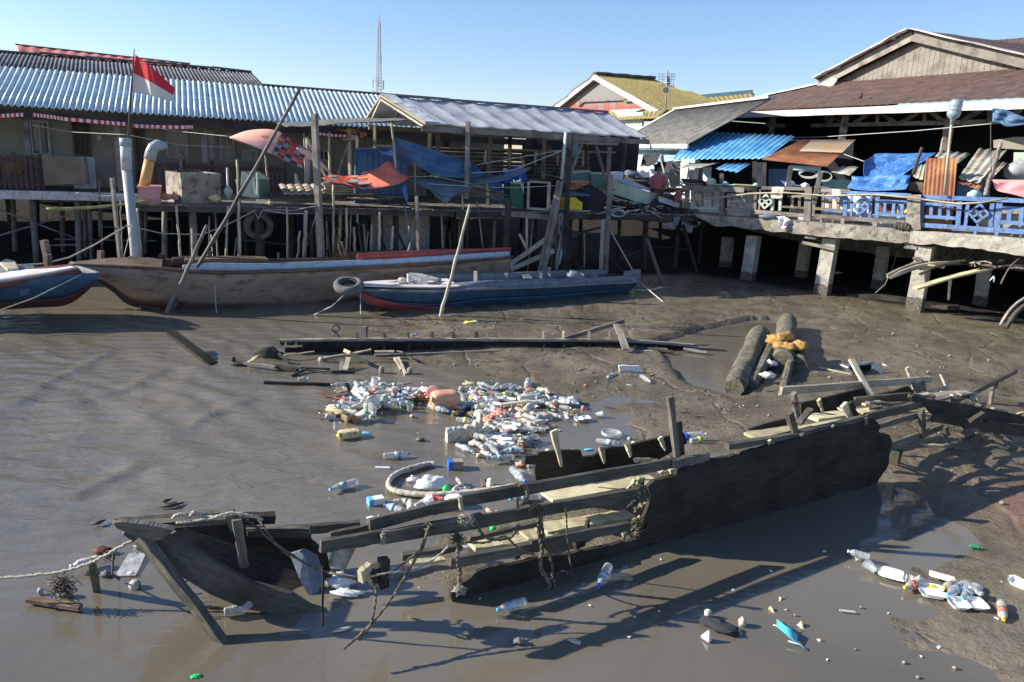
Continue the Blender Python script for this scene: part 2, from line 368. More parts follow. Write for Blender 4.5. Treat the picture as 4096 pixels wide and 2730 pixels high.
def waterm():
 m,nt,bs=newmat('murky_water');tc=nt.nodes.new('ShaderNodeTexCoord')
 n1=nz(nt,tc.outputs['Object'],.35,4,.5,.5)
 nt.links.new(ramp(nt,n1,[(.3,(.118,.104,.078)),(.7,(.185,.163,.122))]),bs.inputs['Base Color'])
 bs.inputs['Roughness'].default_value=.07;bs.inputs['Specular IOR Level'].default_value=.75
 mp=nt.nodes.new('ShaderNodeMapping');mp.inputs['Scale'].default_value=(1.0,2.6,1);mp.inputs['Rotation'].default_value=(0,0,.35);nt.links.new(tc.outputs['Object'],mp.inputs[0])
 w1=nz(nt,mp.outputs[0],2.2,5,.5,.9);w2=nz(nt,mp.outputs[0],9,3,.5,.6)
 big=nz(nt,tc.outputs['Object'],.22,2)
 mm=nt.nodes.new('ShaderNodeMath');mm.operation='MULTIPLY_ADD';mm.inputs[1].default_value=.18;nt.links.new(w2,mm.inputs[0]);nt.links.new(w1,mm.inputs[2])
 m2=nt.nodes.new('ShaderNodeMath');m2.operation='MULTIPLY';nt.links.new(mm.outputs[0],m2.inputs[0])
 at=nt.nodes.new('ShaderNodeAttribute');at.attribute_name='rip';nt.links.new(at.outputs['Fac'],m2.inputs[1])
 bump(nt,bs,m2.outputs[0],.55,.05);return m
M['water']=waterm()
def mudm():
 m,nt,bs=newmat('wet_mud');tc=nt.nodes.new('ShaderNodeTexCoord');o=tc.outputs['Object']
 n1=nz(nt,o,.9,7,.65,.6);n2=nz(nt,o,6,8,.72,.4);n3=nz(nt,o,22,6,.7)
 col=ramp(nt,n1,[(.3,(.11,.092,.062)),(.55,(.19,.16,.11)),(.75,(.26,.22,.155))])
 col=mix(nt,ramp(nt,n2,[(.3,(.75,.75,.75)),(.5,(0,0,0))]),col,(.05,.038,.026))
 at=nt.nodes.new('ShaderNodeAttribute');at.attribute_name='redd'
 ml=nt.nodes.new('ShaderNodeMath');ml.operation='MULTIPLY';nt.links.new(at.outputs['Fac'],ml.inputs[0]);nt.links.new(n1,ml.inputs[1])
 col=mix(nt,ml.outputs[0],col,(.34,.12,.095))
 dr=nt.nodes.new('ShaderNodeAttribute');dr.attribute_name='deck_shade'
 col=mix(nt,dr.outputs['Fac'],col,(.035,.03,.026));nt.links.new(col,bs.inputs['Base Color'])  # shade under the decks is put into the mud colour, darker and duller
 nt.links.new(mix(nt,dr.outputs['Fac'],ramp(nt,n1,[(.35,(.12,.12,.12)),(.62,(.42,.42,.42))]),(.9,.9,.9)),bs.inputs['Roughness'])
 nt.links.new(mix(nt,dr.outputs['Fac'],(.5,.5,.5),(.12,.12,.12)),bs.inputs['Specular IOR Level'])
 ad=nt.nodes.new('ShaderNodeMath');ad.operation='MULTIPLY_ADD';ad.inputs[1].default_value=.7;nt.links.new(n3,ad.inputs[0]);nt.links.new(n2,ad.inputs[2])
 vo=nt.nodes.new('ShaderNodeTexVoronoi');vo.feature='DISTANCE_TO_EDGE';vo.inputs['Scale'].default_value=.8
 wp=nt.nodes.new('ShaderNodeMix');wp.data_type='VECTOR';wp.inputs[0].default_value=.25;nz2=nt.nodes.new('ShaderNodeTexNoise');nz2.inputs['Scale'].default_value=2.5;nt.links.new(o,nz2.inputs['Vector'])
 nt.links.new(o,wp.inputs[4]);nt.links.new(nz2.outputs['Color'],wp.inputs[5]);nt.links.new(wp.outputs[1],vo.inputs['Vector'])
 ck=ramp(nt,vo.outputs['Distance'],[(0,(0,0,0)),(.035,(1,1,1))])
 a2=nt.nodes.new('ShaderNodeMath');a2.operation='MULTIPLY_ADD';a2.inputs[1].default_value=.5;nt.links.new(ck,a2.inputs[0]);nt.links.new(ad.outputs[0],a2.inputs[2])
 bump(nt,bs,a2.outputs[0],.9,.06);return m
M['mud']=mudm()
M['clear']=plain('clear_bottle_plastic',(.56,.59,.6),.2,.45,.6,0,.35);M['cloudy']=plain('cloudy_bottle_plastic',(.66,.64,.58),.4,.82,.5,0,.2);M['greenclear']=plain('green_bottle_plastic',(.05,.3,.16),.15,.75);M['dirtyclear']=plain('dirty_clear_plastic',(.48,.48,.44),.35,.72,.5,0,.3)
# ---------- terrain and water ----------
V('d')
def polyw(pts,z=0): return np.array([[G(x,y,z).x,G(x,y,z).y] for x,y in pts])
mudA=polyw([(800,690),(845,712),(885,745),(880,775),(870,800),(1040,845),(1260,872),(1300,900),(1450,900),(1520,930),(1470,960),(1440,1000),(1300,1060),(1180,1160),(1090,1240),(1010,1300),(1060,1340),(1250,1270),(1480,1230),(2020,1118),(2120,1150),(2190,1240),(2120,1330),(2160,1440),(2260,1568),(2600,1900),(3300,1200)])
mudA=np.vstack([mudA,[[60,30],[60,90],[-60,90],[-60,24],[-14,20.5],[-6,19.5]]])
poolB=polyw([(1500,790),(1600,760),(1720,735),(1790,735),(1800,790),(1740,900),(1700,925),(1560,880)])
def segdist(X,Y,P,closed=True):
 d=np.full(X.shape,1e9);n=len(P)
 for i in range(n if closed else n-1):
  a=P[i];b=P[(i+1)%n];e=b-a;t=np.clip(((X-a[0])*e[0]+(Y-a[1])*e[1])/(e@e),0,1)
  d=np.minimum(d,np.hypot(X-a[0]-t*e[0],Y-a[1]-t*e[1]))
 return d
def inside(X,Y,P):
 r=np.zeros(X.shape,bool);n=len(P);j=n-1
 for i in range(n):
  xi,yi=P[i];xj,yj=P[j]
  with np.errstate(divide='ignore',invalid='ignore'):
   c=((yi>Y)!=(yj>Y))&(X<(xj-xi)*(Y-yi)/(yj-yi)+xi)
  r^=c;j=i
 return r
def vnoise(X,Y,s,seed=0,oct=3):
 rs=np.random.RandomState(seed);T_=rs.rand(256,256);r=np.zeros(X.shape);a=1;tot=0
 for o in range(oct):
  x=X*s*2**o+1000;y=Y*s*2**o+1000;xi=np.floor(x).astype(int);yi=np.floor(y).astype(int);fx=x-xi;fy=y-yi
  fx=fx*fx*(3-2*fx);fy=fy*fy*(3-2*fy);xi&=255;yi&=255;x2=(xi+1)&255;y2=(yi+1)&255
  r+=a*((T_[xi,yi]*(1-fx)+T_[x2,yi]*fx)*(1-fy)+(T_[xi,y2]*(1-fx)+T_[x2,y2]*fx)*fy);tot+=a;a*=.55
 return r/tot-.5
def grid(xs,ys):
 X,Y=np.meshgrid(xs,ys);return X,Y
def gridobj(name,X,Y,Z,mat,attrs=None):
 ny,nx=X.shape;co=np.stack([X,Y,Z],-1).reshape(-1,3)
 i=np.arange(ny-1)[:,None]*nx+np.arange(nx-1)[None,:];f=np.stack([i,i+1,i+nx+1,i+nx],-1).reshape(-1,4)
 me=bpy.data.meshes.new(name);me.vertices.add(len(co));me.vertices.foreach_set('co',co.ravel())
 me.loops.add(f.size);me.loops.foreach_set('vertex_index',f.ravel());me.polygons.add(len(f));me.polygons.foreach_set('loop_start',np.arange(0,f.size,4));me.polygons.foreach_set('loop_total',np.full(len(f),4))
 me.update(calc_edges=True);me.polygons.foreach_set('use_smooth',np.ones(len(f),bool))
 for k,a in (attrs or {}).items():
  at=me.attributes.new(k,'FLOAT','POINT');at.data.foreach_set('value',a.ravel())
 me.materials.append(mat);o=bpy.data.objects.new(name,me);C.objects.link(o);o['kind']='structure';return o
def mudh(X,Y):
 d=segdist(X,Y,mudA);s=np.where(inside(X,Y,mudA),d,-d)
 h=np.clip(s*.06,-.25,.07)+np.clip(s-2,0,30)*.006
 pb=segdist(X,Y,poolB);ins=inside(X,Y,poolB);h=np.where(ins,np.minimum(h,-pb*.15+.01),h)
 h=h+vnoise(X,Y,.55,1,3)*.10+vnoise(X,Y,2.6,2,4)*.05+vnoise(X,Y,5.5,8,1)*.022
 far=np.clip((Y-26-.35*X)/9,0,1);h=h+far*far*1.0
 return h
xs=np.concatenate([[-400,-200,-100,-60],np.arange(-30,-6,.5),np.arange(-6,13,.085),np.arange(13,40,.6),[60,120,250,400]])
ys=np.concatenate([[-20,-8,0,2],np.arange(3.2,24,.085),np.arange(24,46,.6),[55,80,140,250,450]])
X,Y=grid(xs,ys)
Z=mudh(X,Y)
red=np.exp(-((X-6.4)/1.0)**2-((Y-7.4)/.9)**2)*1.7*(vnoise(X,Y,1.3,33,3)+.75)
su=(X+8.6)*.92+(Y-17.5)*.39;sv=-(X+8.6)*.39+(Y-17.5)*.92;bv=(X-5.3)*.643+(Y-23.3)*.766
deck_shade=np.clip(np.where(X<5.6,(sv+.2)/.8,0),0,1);deck_shade=np.maximum(deck_shade,np.clip((bv-.1)/.8,0,1)*(X>4))  # mask beneath platform and walkway for the painted-in shade on the mud
gridobj('mud_flat',X,Y,Z,M['mud'],{'redd':np.clip(red,0,.7),'deck_shade':deck_shade})
def gz(p):
 z=float(mudh(np.array([[p[0]]]),np.array([[p[1]]]))[0,0]);return max(z,0.0)
xs=np.concatenate([[-400,-200,-100,-60],np.arange(-30,-12,.6),np.arange(-12,8,.055),np.arange(8,40,.8),[60,120,250,400]])
ys=np.concatenate([[-20,-8,0,2],np.arange(3.2,19,.055),np.arange(19,46,.8),[60,140,250,450]])
X,Y=grid(xs,ys)
Z=vnoise(X,Y,.35,5,2)*.02
rip=[[(245,812),(160,858),(90,888),(30,925)],[(375,852),(300,890),(150,935),(20,925)],[(585,915),(500,942),(450,975)],[(290,1072),(225,1110),(170,1138),(100,1122),(0,1100)],[(845,715),(882,742),(888,770)],[(600,730),(640,760),(700,770)],[(520,780),(350,950),(300,1000)],[(560,1020),(760,1010),(890,1090)],[(60,1330),(180,1300),(300,1180)],[(450,820),(700,860),(1000,870)]]
hs=[.022,.02,.018,.022,.014,.01,.008,.007,.007,.007]
wob=vnoise(X,Y,1.1,9,2)*.35
for pl,h in zip(rip,hs):
 P=polyw(pl);d=segdist(X+wob,Y+wob*.6,P,False);Z+=h*np.exp(-(d/.11)**2)-h*.5*np.exp(-((d-.25)/.16)**2)
left=1/(1+np.exp((X+1.2+.0*Y)/.6))*(1/(1+np.exp(-(Y-6.2)/.7)))*(1/(1+np.exp((Y-15)/.8)))
ph=(X*.62+Y*1.0)+vnoise(X,Y,.5,12,3)*2.2
Z+=left*.014*np.sin(ph*9)*(vnoise(X,Y,.7,15,2)+.55)+left*.006*np.sin((X*-.3+Y)*21+vnoise(X,Y,.9,17,2)*9)
gridobj('water',X,Y,Z,M['water'],{'rip':np.clip(left*1.1+.13,0,1.2)})
# ---------- left row of houses (frame S) ----------
V('a1')
def wall_open(mb,fr,v,th,u0,u1,z0,z1,ops):
 ops=sorted(ops);cur=u0
 def bx(a,b,c,d):
  if b-a>.001 and d-c>.001: mb.obox(fr.P((a+b)/2,v+th/2,(c+d)/2),fr.u*(b-a),fr.v*th,ZV(d-c))
 for a,b,c,d in ops:
  bx(cur,a,z0,z1);bx(a,b,z0,c);bx(a,b,d,z1);cur=b
 bx(cur,u1,z0,z1)
def obx(mb,fr,u,v,z,su,sv,sz): return mb.obox(fr.P(u,v,z),fr.u*su,fr.v*sv,ZV(sz))
row=T('row_house','long row house in shade under a blue corrugated porch roof and grey roof','house',S.P(0,6,1.95))
mb=MB();ops=[]
wins=[(255,465,850,1172),(640,825,850,1180),(1190,1325,930,1420),(1480,1690,930,1200),(1960,2105,970,1225)]
for x0,x1,y0,y1 in wins:
 ua,zb=S.uz(x0,y0,6);ub,za=S.uz(x1,y1,6);ops.append((ua,ub,max(za,1.97),min(zb,4.2)))
V('a2')
for x0,x1 in((150,290),(830,940)):
 ua,zb=S.uz(x0,1115,6);ub,za=S.uz(x1,1225,6);ops.append((ua,ub,za,zb))
wall_open(mb,S,6,.12,-16,11.2,1.9,4.35,ops);build('wall',mb,M['wallcream'],row)
mb=MB();obx(mb,S,-2.4,10.5,3.1,27,.1,2.8);obx(mb,S,11.2,8.3,3.1,.1,4.4,2.6);obx(mb,S,-16,8.3,3.2,.1,4.4,3.2);build('back_wall',mb,M['wallcream'],row)
for k,(ua,ub,za,zb) in enumerate(ops):
 w=ub-ua;door=k in(1,2)
 fm=MB()
 for uu in(ua+.03,ub-.03): obx(fm,S,uu,5.985,(za+zb)/2,.06,.1,zb-za)
 obx(fm,S,(ua+ub)/2,5.985,zb-.03,w-.12,.1,.06);obx(fm,S,(ua+ub)/2,5.985,za+.03,w-.12,.1,.06)
 if not door: obx(fm,S,(ua+ub)/2,5.99,(za+zb)/2,.05,.06,zb-za-.12)
 if k==1:
  for q in range(4): obx(fm,S,ua+.1+q*w/4.4,5.985,za+.35,.03,.03,.55)
 n=build('door' if door else 'window',fm,M['fencewhite'] if not door else M['brownwood'],row)
 pm=MB();obx(pm,S,(ua+ub)/2,6.05,(za+zb)/2,w-.13,.03,zb-za-.13);build('door_leaf' if door else 'pane',pm,M['doordark'] if door else M['pane'],n)
V('a1');mb=MB();ua,za=S.uz(890,1010,5.97);obx(mb,S,ua,5.97,za,.12,.05,.12);build('wall_lamp',mb,M['pvc'],row)
def ev(x,y,v): return S.uz(x,y,v)
V('d');ze0=S.uz(0,240,3.9)[1];ze1=S.uz(840,291,3.9)[1];zt0=S.uz(0,152,6.6)[1];zt1=S.uz(600,198,6.6)[1]
print('eave',ze0,ze1,'top',zt0,zt1)
mb=MB();mb.corr(S.P(-14,3.9,ze0),S.P(11.4,3.9,ze1-.02),S.P(11.4,6.75,(zt0+zt1)/2),S.P(-14,6.75,(zt0+zt1)/2),pitch=.15,amp=.03,nv=2,per=8);build('porch_roof',mb,M['galv'],row)
mb=MB();obx(mb,S,-1.3,4.05,ze1-.2,25.3,.06,.2);build('eave_beam',mb,M['darkwood'],row)
V('a1')
for x in(260,1065,1835,1900):
 u,_=S.uz(x,1200,4.35);mb=MB();obx(mb,S,u,4.38,3,.14,.14,2.1);build('porch_post',mb,M['greywood'],row)
V('a2')
for x in(720,1180,1870,1990):
 u,_=S.uz(x,1000,4.35);mb=MB();obx(mb,S,u,4.38,3,.12,.12,2.1);build('porch_post',mb,M['darkwood'],row)
V('d');zr0=S.uz(0,119,9.2)[1];zr1=S.uz(578,178,9.2)[1];u1,_=S.uz(578,178,9.2);print('ridge',zr0,zr1,u1)
zm=(zt0+zt1)/2-.12
mb=MB();mb.corr(S.P(-14,6.5,zm),S.P(u1+.3,6.5,zm),S.P(u1,9.2,zr0),S.P(-14,9.2,zr0),pitch=.11,amp=.018,nv=2);build('main_roof',mb,M['asbestos'],row)
mb=MB();mb.corr(S.P(-14,12.2,zm),S.P(u1+.3,12.2,zm),S.P(u1,9.2,zr0),S.P(-14,9.2,zr0),pitch=.3,amp=.018,nv=2);build('rear_roof',mb,M['asbestos'],row)
mb=MB()
n=14
for i in range(n):
 a=-14+(u1+14)*i/n;b=-14+(u1+14)*(i+1)/n;mb.beam(S.P(a,9.2,zr0+.04+RU(-.03,.03)),S.P(b,9.2,zr0+.04+RU(-.03,.03)),.25,.05)
build('ridge_cap',mb,M['asbestos'],row)
mb=MB();mb.prism([S.P(u1,6.5,zm),S.P(u1,9.2,zr0-.05),S.P(u1,12.2,zm)],S.u*-.06);build('gable',mb,M['greywood'],row)
V('a2');u0,z0=S.uz(330,548,9.4);u2,z2=S.uz(1365,655,9.4);print('grey2',u0,z0,u2,z2)
gh=T('grey_roofed_house','house behind the row with a long dark grey corrugated roof','house',S.P(6,10,1.95))
mb=MB();mb.corr(S.P(u0+.45,6.8,zm-.1),S.P(10.2,6.8,zm-.1),S.P(10.2,9.4,z0),S.P(u0,9.4,z0),pitch=.12,amp=.02,nv=2);mb.corr(S.P(u0+.45,12,zm-.1),S.P(10.2,12,zm-.1),S.P(10.2,9.4,z0),S.P(u0,9.4,z0),pitch=.3,amp=.02,nv=2);build('roof',mb,M['asbestos'],gh)
mb=MB();mb.beam(S.P(u0,9.4,z0+.04),S.P(10.2,9.4,z0+.04),.3,.06);build('ridge_cap',mb,M['asbestos2'],gh)
mb=MB();obx(mb,S,7.5,11.6,3.2,5,.1,3.0);build('wall',mb,M['wallcream'],gh)
V('a1');u0,z0=S.uz(150,178,15);u2,z2=S.uz(1700,350,15);z0=min(z0,z2)-.1;print('red',u0,u2,z0,z2)
rh=T('red_roofed_house','distant house with a faded red corrugated roof above the grey roof','house',S.P(-6,15,1.0))
mb=MB();mb.corr(S.at(165,275,13),S.at(1760,440,13),S.at(1700,352,14.9),S.at(150,180,14.9),pitch=.4,amp=.02,nv=2,per=8);mb.corr(S.P(u0+.3,17.4,z0-1.1),S.P(u2+.9,17.4,z0-1.1),S.P(u2,15,z0),S.P(u0,15,z0),pitch=.5,amp=.035,nv=2);build('roof',mb,M['redroof'],rh)
mb=MB();mb.beam(S.at(140,176,14.9),S.at(1705,349,14.9),.12,.05);build('ridge_cap',mb,M['asbestos2'],rh)
mb=MB();obx(mb,S,(u0+u2)/2,15,(z0-1.2+1)/2,u2-u0-.5,4.2,z0-1.3-.6);build('wall',mb,M['wallcream'],rh)
mb=MB();
V('b1')
bw=T('boardwalk','long boardwalk in front of the row house, with a pale painted edge','boardwalk',S.P(-6,4.2,0))
mb=MB();obx(mb,S,-1.5,8,1.86,29,7.6,.12)
build('deck',mb,M['greywood'],bw)
mb=MB();mb.beam(S.P(-16,4.14,1.80),S.P(12,4.14,1.80),.08,.22);build('edge_beam',mb,M['whitewood'],bw)
def stilt(par,x0,y0,x1,y1,v,w,mat,cr=None,name='stilt',fr=S,ztop=None):
 a=fr.at(x0,y0,v);b=fr.at(x1,y1,v)
 if ztop is not None: a.z=ztop
 if b.z>0.25 or b.z<-.4: b.z=0
 b.z-=.25
 mb=MB().beam(a,b,w,w,n=4,jit=.006) if w<0 else MB().tube([a,(a*2+b)/3+Vector((RU(-1,1)*w*.2,0,0)),(a+b*2)/3,b],[w*.5,w*.52,w*.5,w*.48],8)
 return build(name,mb,mat,par)
for x,v,w in((290,4.4,.16),(690,4.5,.16),(745,5,.12),(790,4.6,.12),(890,5,.08),(1040,5.2,.12),(1310,5.5,.1),(560,6,.14),(110,6.2,.14),(1700,5,.12),(2190,5.2,.1)):
 stilt(bw,x,370,x+RU(-15,30),900,v,w,M['greywood'],ztop=1.8)
for k in range(12):
 stilt(bw,90+k*240+RU(-40,40),370,90+k*240+RU(-40,40),850,8.5,.13,M['darkwood'],ztop=1.8)
for (x0,y0,x1,y1,v) in((0,540,700,800,4.5),(0,765,680,565,4.55),(490,800,1400,815,5.2),(450,855,700,850,5)):
 mb=MB().beam(S.at(x0,y0,v),S.at(x1,y1,v),.07,.04);build('brace',mb,M['greywood'],bw)
for i,z in enumerate((525,690)): mb=MB().beam(S.at(900,z,5),S.at(1030,z,5),.06,.04);build('rung',mb,M['greywood'],bw)
mb=MB();mb.patch(S.P(-30,13,-.3),S.P(22,13,-.3),S.P(22,15,1.7),S.P(-30,15,1.7),40,6,.1,lambda u,v,a,b:.3*NN(a*.5,b,0));o=build('earth_bank',mb,M['mud']);o['kind']='structure'
mb=MB();mb.patch(S.P(-60,15,1.65),S.P(70,15,1.65),S.P(90,120,1.6),S.P(-120,120,1.6),4,4,.1);o=build('ground',mb,M['concrete']);o['kind']='structure'
def picket(label,ranges,posts,grp='brown picket fences along the boardwalk'):
 (x0,c0),(x1,c1)=ranges
 V(c0);u0,_=S.uz(x0,1300,4.22);V(c1);u1,_=S.uz(x1,1300,4.22)
 t=T('picket_fence',label,'fence',S.P((u0+u1)/2,4.22,1.92),grp)
 mb=MB();n=int((u1-u0)/.125)
 for i in range(n): obx(mb,S,u0+.06+i*.125,4.2,2.37,.085,.02,.84+RU(-.01,.01))
 build('pickets',mb,M['fencebrown'],t)
 for z in(2.12,2.68):
  mb=MB();obx(mb,S,(u0+u1)/2,4.23,z,u1-u0,.03,.09);build('rail',mb,M['fencebrown'],t)
 mb=MB();obx(mb,S,(u0+u1)/2,4.5,2.68,u1-u0,.03,.1);build('back_rail',mb,M['fencewhite'],t)
 for k in range(posts+1):
  mb=MB();obx(mb,S,u0+(u1-u0)*k/posts,4.265,2.4,.08,.05,.92);build('post',mb,M['fencebrown'],t)
 return t
picket('brown picket fence on the boardwalk at the far left, beside the tan canvas board',((-900,'a1'),(370,'a1')),5)
picket('brown picket fence behind the orange pipe and the concrete tank',((1385,'a1'),(1900,'a1')),2)
picket('brown picket fence behind the mint green cabinet',((1905,'a1'),(540,'a2')),3)
V('a1')
t=T('canvas_board','tan canvas covered board with dark edge leaning on the boardwalk rail','board',S.P(S.uz(570,1430,4.1)[0],4.1,1.95))
p=[S.at(372,1165,4.05),S.at(750,1190,4.05),S.at(778,1425,4.0),S.at(400,1437,4.0)]
mb=MB();mb.patch(p[3],p[2],p[1],p[0],10,6,.04,lambda u,v,a,b:.02*NN(a*2,b*2,1));build('canvas',mb,M['canvas'],t)
mb=MB();mb.beam(p[1]+S.u*.04,p[2]+S.u*.04,.05,.05);build('edge',mb,M['rubber'],t)
u0,z0=S.uz(640,1180,4.9);u1,z1=S.uz(862,1390,4.9);mb=MB();obx(mb,S,(u0+u1)/2,4.9,(z0+1.95)/2,u1-u0,.08,z0-1.95)
ONE('low_wall','low white parapet wall behind the tan canvas board','wall',mb,M['fencewhite'])
t=T('motorcycle','yellow and black motorcycle parked behind the far left picket fence','motorcycle',S.P(S.uz(130,1400,4.9)[0],4.9,1.92))
bo=S.P(S.uz(130,1400,4.9)[0],4.9,1.92)
for du in(-.55,.55):
 mb=MB();c=bo+S.u*du+ZV(.28);pts=[c+S.u*(.25*math.cos(a))+ZV(.25*math.sin(a)) for a in np.linspace(0,2*math.pi,17)];mb.tube(pts,.04,6,False);w=build('wheel',mb,M['rubber'],t)
 mb=MB();mb.tube([c-S.v*.03,c+S.v*.03],.06,8);
 for k in range(4): mb.beam(c,c+S.u*(.23*math.cos(k*1.57))+ZV(.23*math.sin(k*1.57)),.015,.015)
 build('hub',mb,M['steel'],w)
mb=MB();mb.blob(bo+ZV(.55),(.5,.16,.2),10,8,.15).blob(bo+S.u*-.5+ZV(.62),(.22,.12,.16),8,6);build('body',mb,M['yellow'],t)
mb=MB();mb.blob(bo+S.u*.25+ZV(.78),(.35,.12,.06),8,6,.05);build('seat',mb,M['rubber'],t)
mb=MB();mb.tube([bo+S.u*-.42-S.v*.3+ZV(1.0),bo+S.u*-.45+ZV(.95),bo+S.u*-.42+S.v*.3+ZV(1.0)],.015,6).tube([bo+S.u*-.45+ZV(.95),bo+S.u*-.55+ZV(.3)],.025,6);build('handlebar',mb,M['steel'],t)
V('a1')
def ribbon(pts,v,w,mat,name,label,cat,seg=8,grp=None):
 P=[S.at(x,y,v) for x,y in pts];mb=MB();L=0
 fine=[]
 for i in range(len(P)-1):
  for k in range(seg): fine.append(P[i].lerp(P[i+1],k/seg))
 fine.append(P[-1])
 def fn(u,t):
  k=u*(len(fine)-1);i=int(min(k,len(fine)-2));p=fine[i].lerp(fine[i+1],k-i);return p+ZV(-(t-.5)*w)+S.v*.01*math.sin(k*2+t*3)
 Ls=sum((fine[i+1]-fine[i]).length for i in range(len(fine)-1))
 mb.sheet(fn,len(fine)-1,1,.003,Ls,1);return ONE(name,label,cat,mb,mat,grp)
ribbon([(-500,780),(-200,815),(0,817),(210,805)],3.95,.09,M['bunting'],'bunting','red and white striped bunting under the porch eave at the far left','bunting')
ribbon([(290,805),(430,822),(580,845),(900,872),(1130,890)],3.95,.09,M['bunting'],'bunting','red and white striped bunting between the far left and the flag pole','bunting')
ribbon([(1190,905),(1400,915),(1650,918),(1735,915)],3.95,.09,M['bunting'],'bunting','short red and white striped bunting right of the flag pole','bunting')
V('a2');ribbon([(830,975),(960,990),(1110,998),(1230,1002)],3.95,.07,M['bunting'],'bunting','red and white striped bunting behind the wooden shelter posts','bunting')
def cord(pts,r,mat,label,name='cord',cat='cord',sag=.0,grp=None,n=8,single=True):
 P=[];
 for i in range(len(pts)-1):
  for k in range(n):
   t=k/n;p=pts[i].lerp(pts[i+1],t);P.append(p-ZV(4*sag*t*(1-t)))
 P.append(pts[-1]);mb=MB().tube(P,r,5);return ONE(name,label,cat,mb,mat,grp)
V('a1')
cord([S.at(270,895,3.6),S.at(620,960,3.6),S.at(1130,985,0)],.006,M['cord'],'thin line strung from the porch to the top of the white flag pipe')
cord([S.at(1140,985,0),S.at(1600,1075,2),S.at(2080,1103,3.4)],.006,M['cord'],'thin line strung from the flag pipe toward the hanging cloth')
cord([S.at(1200,890,3.9),S.at(1600,955,3.9),S.at(2050,1000,0)],.006,M['cord'],'thin line strung from the porch to the corner of the red cloth')
# ---------- wooden platform ----------
V('d')
pf=T('wooden_platform','long wooden stilt platform between the boardwalk and the concrete walkway','platform',S.P(6,0,0))
mb=MB();u=0.0
while u<15.6:
 w=RU(.14,.2);ov=RU(-.1,.04);mb.beam(S.P(u+w/2,ov,1.96+RU(-.008,.008)),S.P(u+w/2,4.05,1.96),w-.012,.035);u+=w
build('deck_boards',mb,M['greywood'],pf)
for v in(.05,1.8,3.6):
 mb=MB();mb.beam(S.P(-.1,v,1.87),S.P(7.5,v,1.88),.08,.14,n=4,jit=.01);build('joist',mb,M['darkwood'],pf)
 mb=MB();mb.beam(S.P(7.55,v,1.87),S.P(15.6,v,1.84),.08,.16,n=4,jit=.01);build('joist',mb,M['darkwood'],pf)
V('b3');mb=MB();mb.beam(S.at(460,340,-.06),S.at(915,385,-.06),.05,.14);build('edge_plank',mb,M['greywood'],pf)
ST=[('b1',1240,520,1265,1040,.1,.13,'darkwood'),('b1',1480,525,1455,960,1.5,.13,'greywood'),('b1',1730,530,1735,930,.6,.16,'greywood'),('b1',2135,470,2140,960,.1,.1,'greywood'),
('b2',275,250,290,970,.05,.12,'darkwood'),('b2',320,470,330,970,.7,.13,'darkwood'),('b2',590,520,600,980,1.8,.18,'darkwood'),('b2',765,530,790,985,.5,.1,'darkwood'),('b2',865,520,872,970,.2,.07,'greywood'),('b2',905,520,910,940,2.2,.08,'darkwood'),
('b2',1120,520,1125,910,2,.08,'darkwood'),('b2',1250,520,1250,910,.8,.14,'darkwood'),('b2',1390,540,1390,905,.9,.13,'darkwood'),('b2',1530,530,1540,890,.2,.15,'darkwood'),('b2',1660,530,1665,890,1.9,.12,'darkwood'),('b2',2130,520,2130,880,.3,.09,'greywood'),
('b3',400,330,385,650,.8,.1,'greywood'),('b3',160,300,160,650,.6,.08,'darkwood'),('b3',40,300,42,650,1,.08,'darkwood'),('b3',1075,370,1060,850,.4,.17,'darkwood'),('b3',1390,390,1350,850,.1,.13,'darkwood'),('b3',1750,440,1745,870,1.3,.17,'darkwood'),('b3',2050,440,2010,870,1.2,.18,'darkwood'),('b3',2260,450,2225,830,2.2,.12,'darkwood'),('b3',1170,400,1165,850,2.4,.12,'darkwood'),('b3',1870,480,1870,850,2.6,.12,'darkwood'),('b3',760,420,760,800,2.3,.12,'darkwood')]
for c,x0,y0,x1,y1,v,w,m in ST: V(c);stilt(pf,x0,y0,x1,y1,v,w,M[m],ztop=1.85)
random.seed(21)
for k in range(15):
 p=S.P(.6+k*1.02+RU(-.3,.3),3.7,1.85);mb=MB().tube([p,p+Vector((RU(-.1,.1),0,-2.3))],.06,6);build('stilt',mb,M['darkwood'],pf)
for c,x0,y0,x1,y1,v in(('b2',640,800,1000,945,1.2),('b2',120,800,560,850,1.5),('b3',1080,545,1390,460,.2),('b3',900,620,1200,850,.6),('b3',1240,540,1560,880,.8),('b3',1520,750,1720,670,1.0),('b3',1800,640,2110,670,1.4),('b2',870,630,1230,635,1),('b2',960,705,1110,708,.8),('b2',1250,650,1640,655,1.6),('b2',1210,660,1260,730,.6),('b2',1385,790,1440,900,.7),('b2',1540,720,1620,900,.5)):
 V(c);mb=MB().beam(S.at(x0,y0,v),S.at(x1,y1,v),.07,.05);build('brace',mb,M['darkwood'],pf)
def bars(L,frame,mat,name,cat,grp=None,**k):
 out=[]
 for c,x0,y0,x1,y1,v,w,h,lab in L:
  V(c);mb=MB().beam(frame.at(x0,y0,v),frame.at(x1,y1,v),w,h,n=4,jit=.004);out.append(ONE(name,lab,cat,mb,M[mat],grp))
 return out
bars([('b3',500,830,860,575,-.3,.06,.12,'pale diagonal plank leaning under the platform, upper of two'),('b3',540,850,930,680,-.35,.06,.12,'pale diagonal plank leaning under the platform, lower of two'),('b3',620,530,690,670,-.2,.04,.06,'short dark stick leaning against the diagonal planks')],S,'palewood','plank','plank')
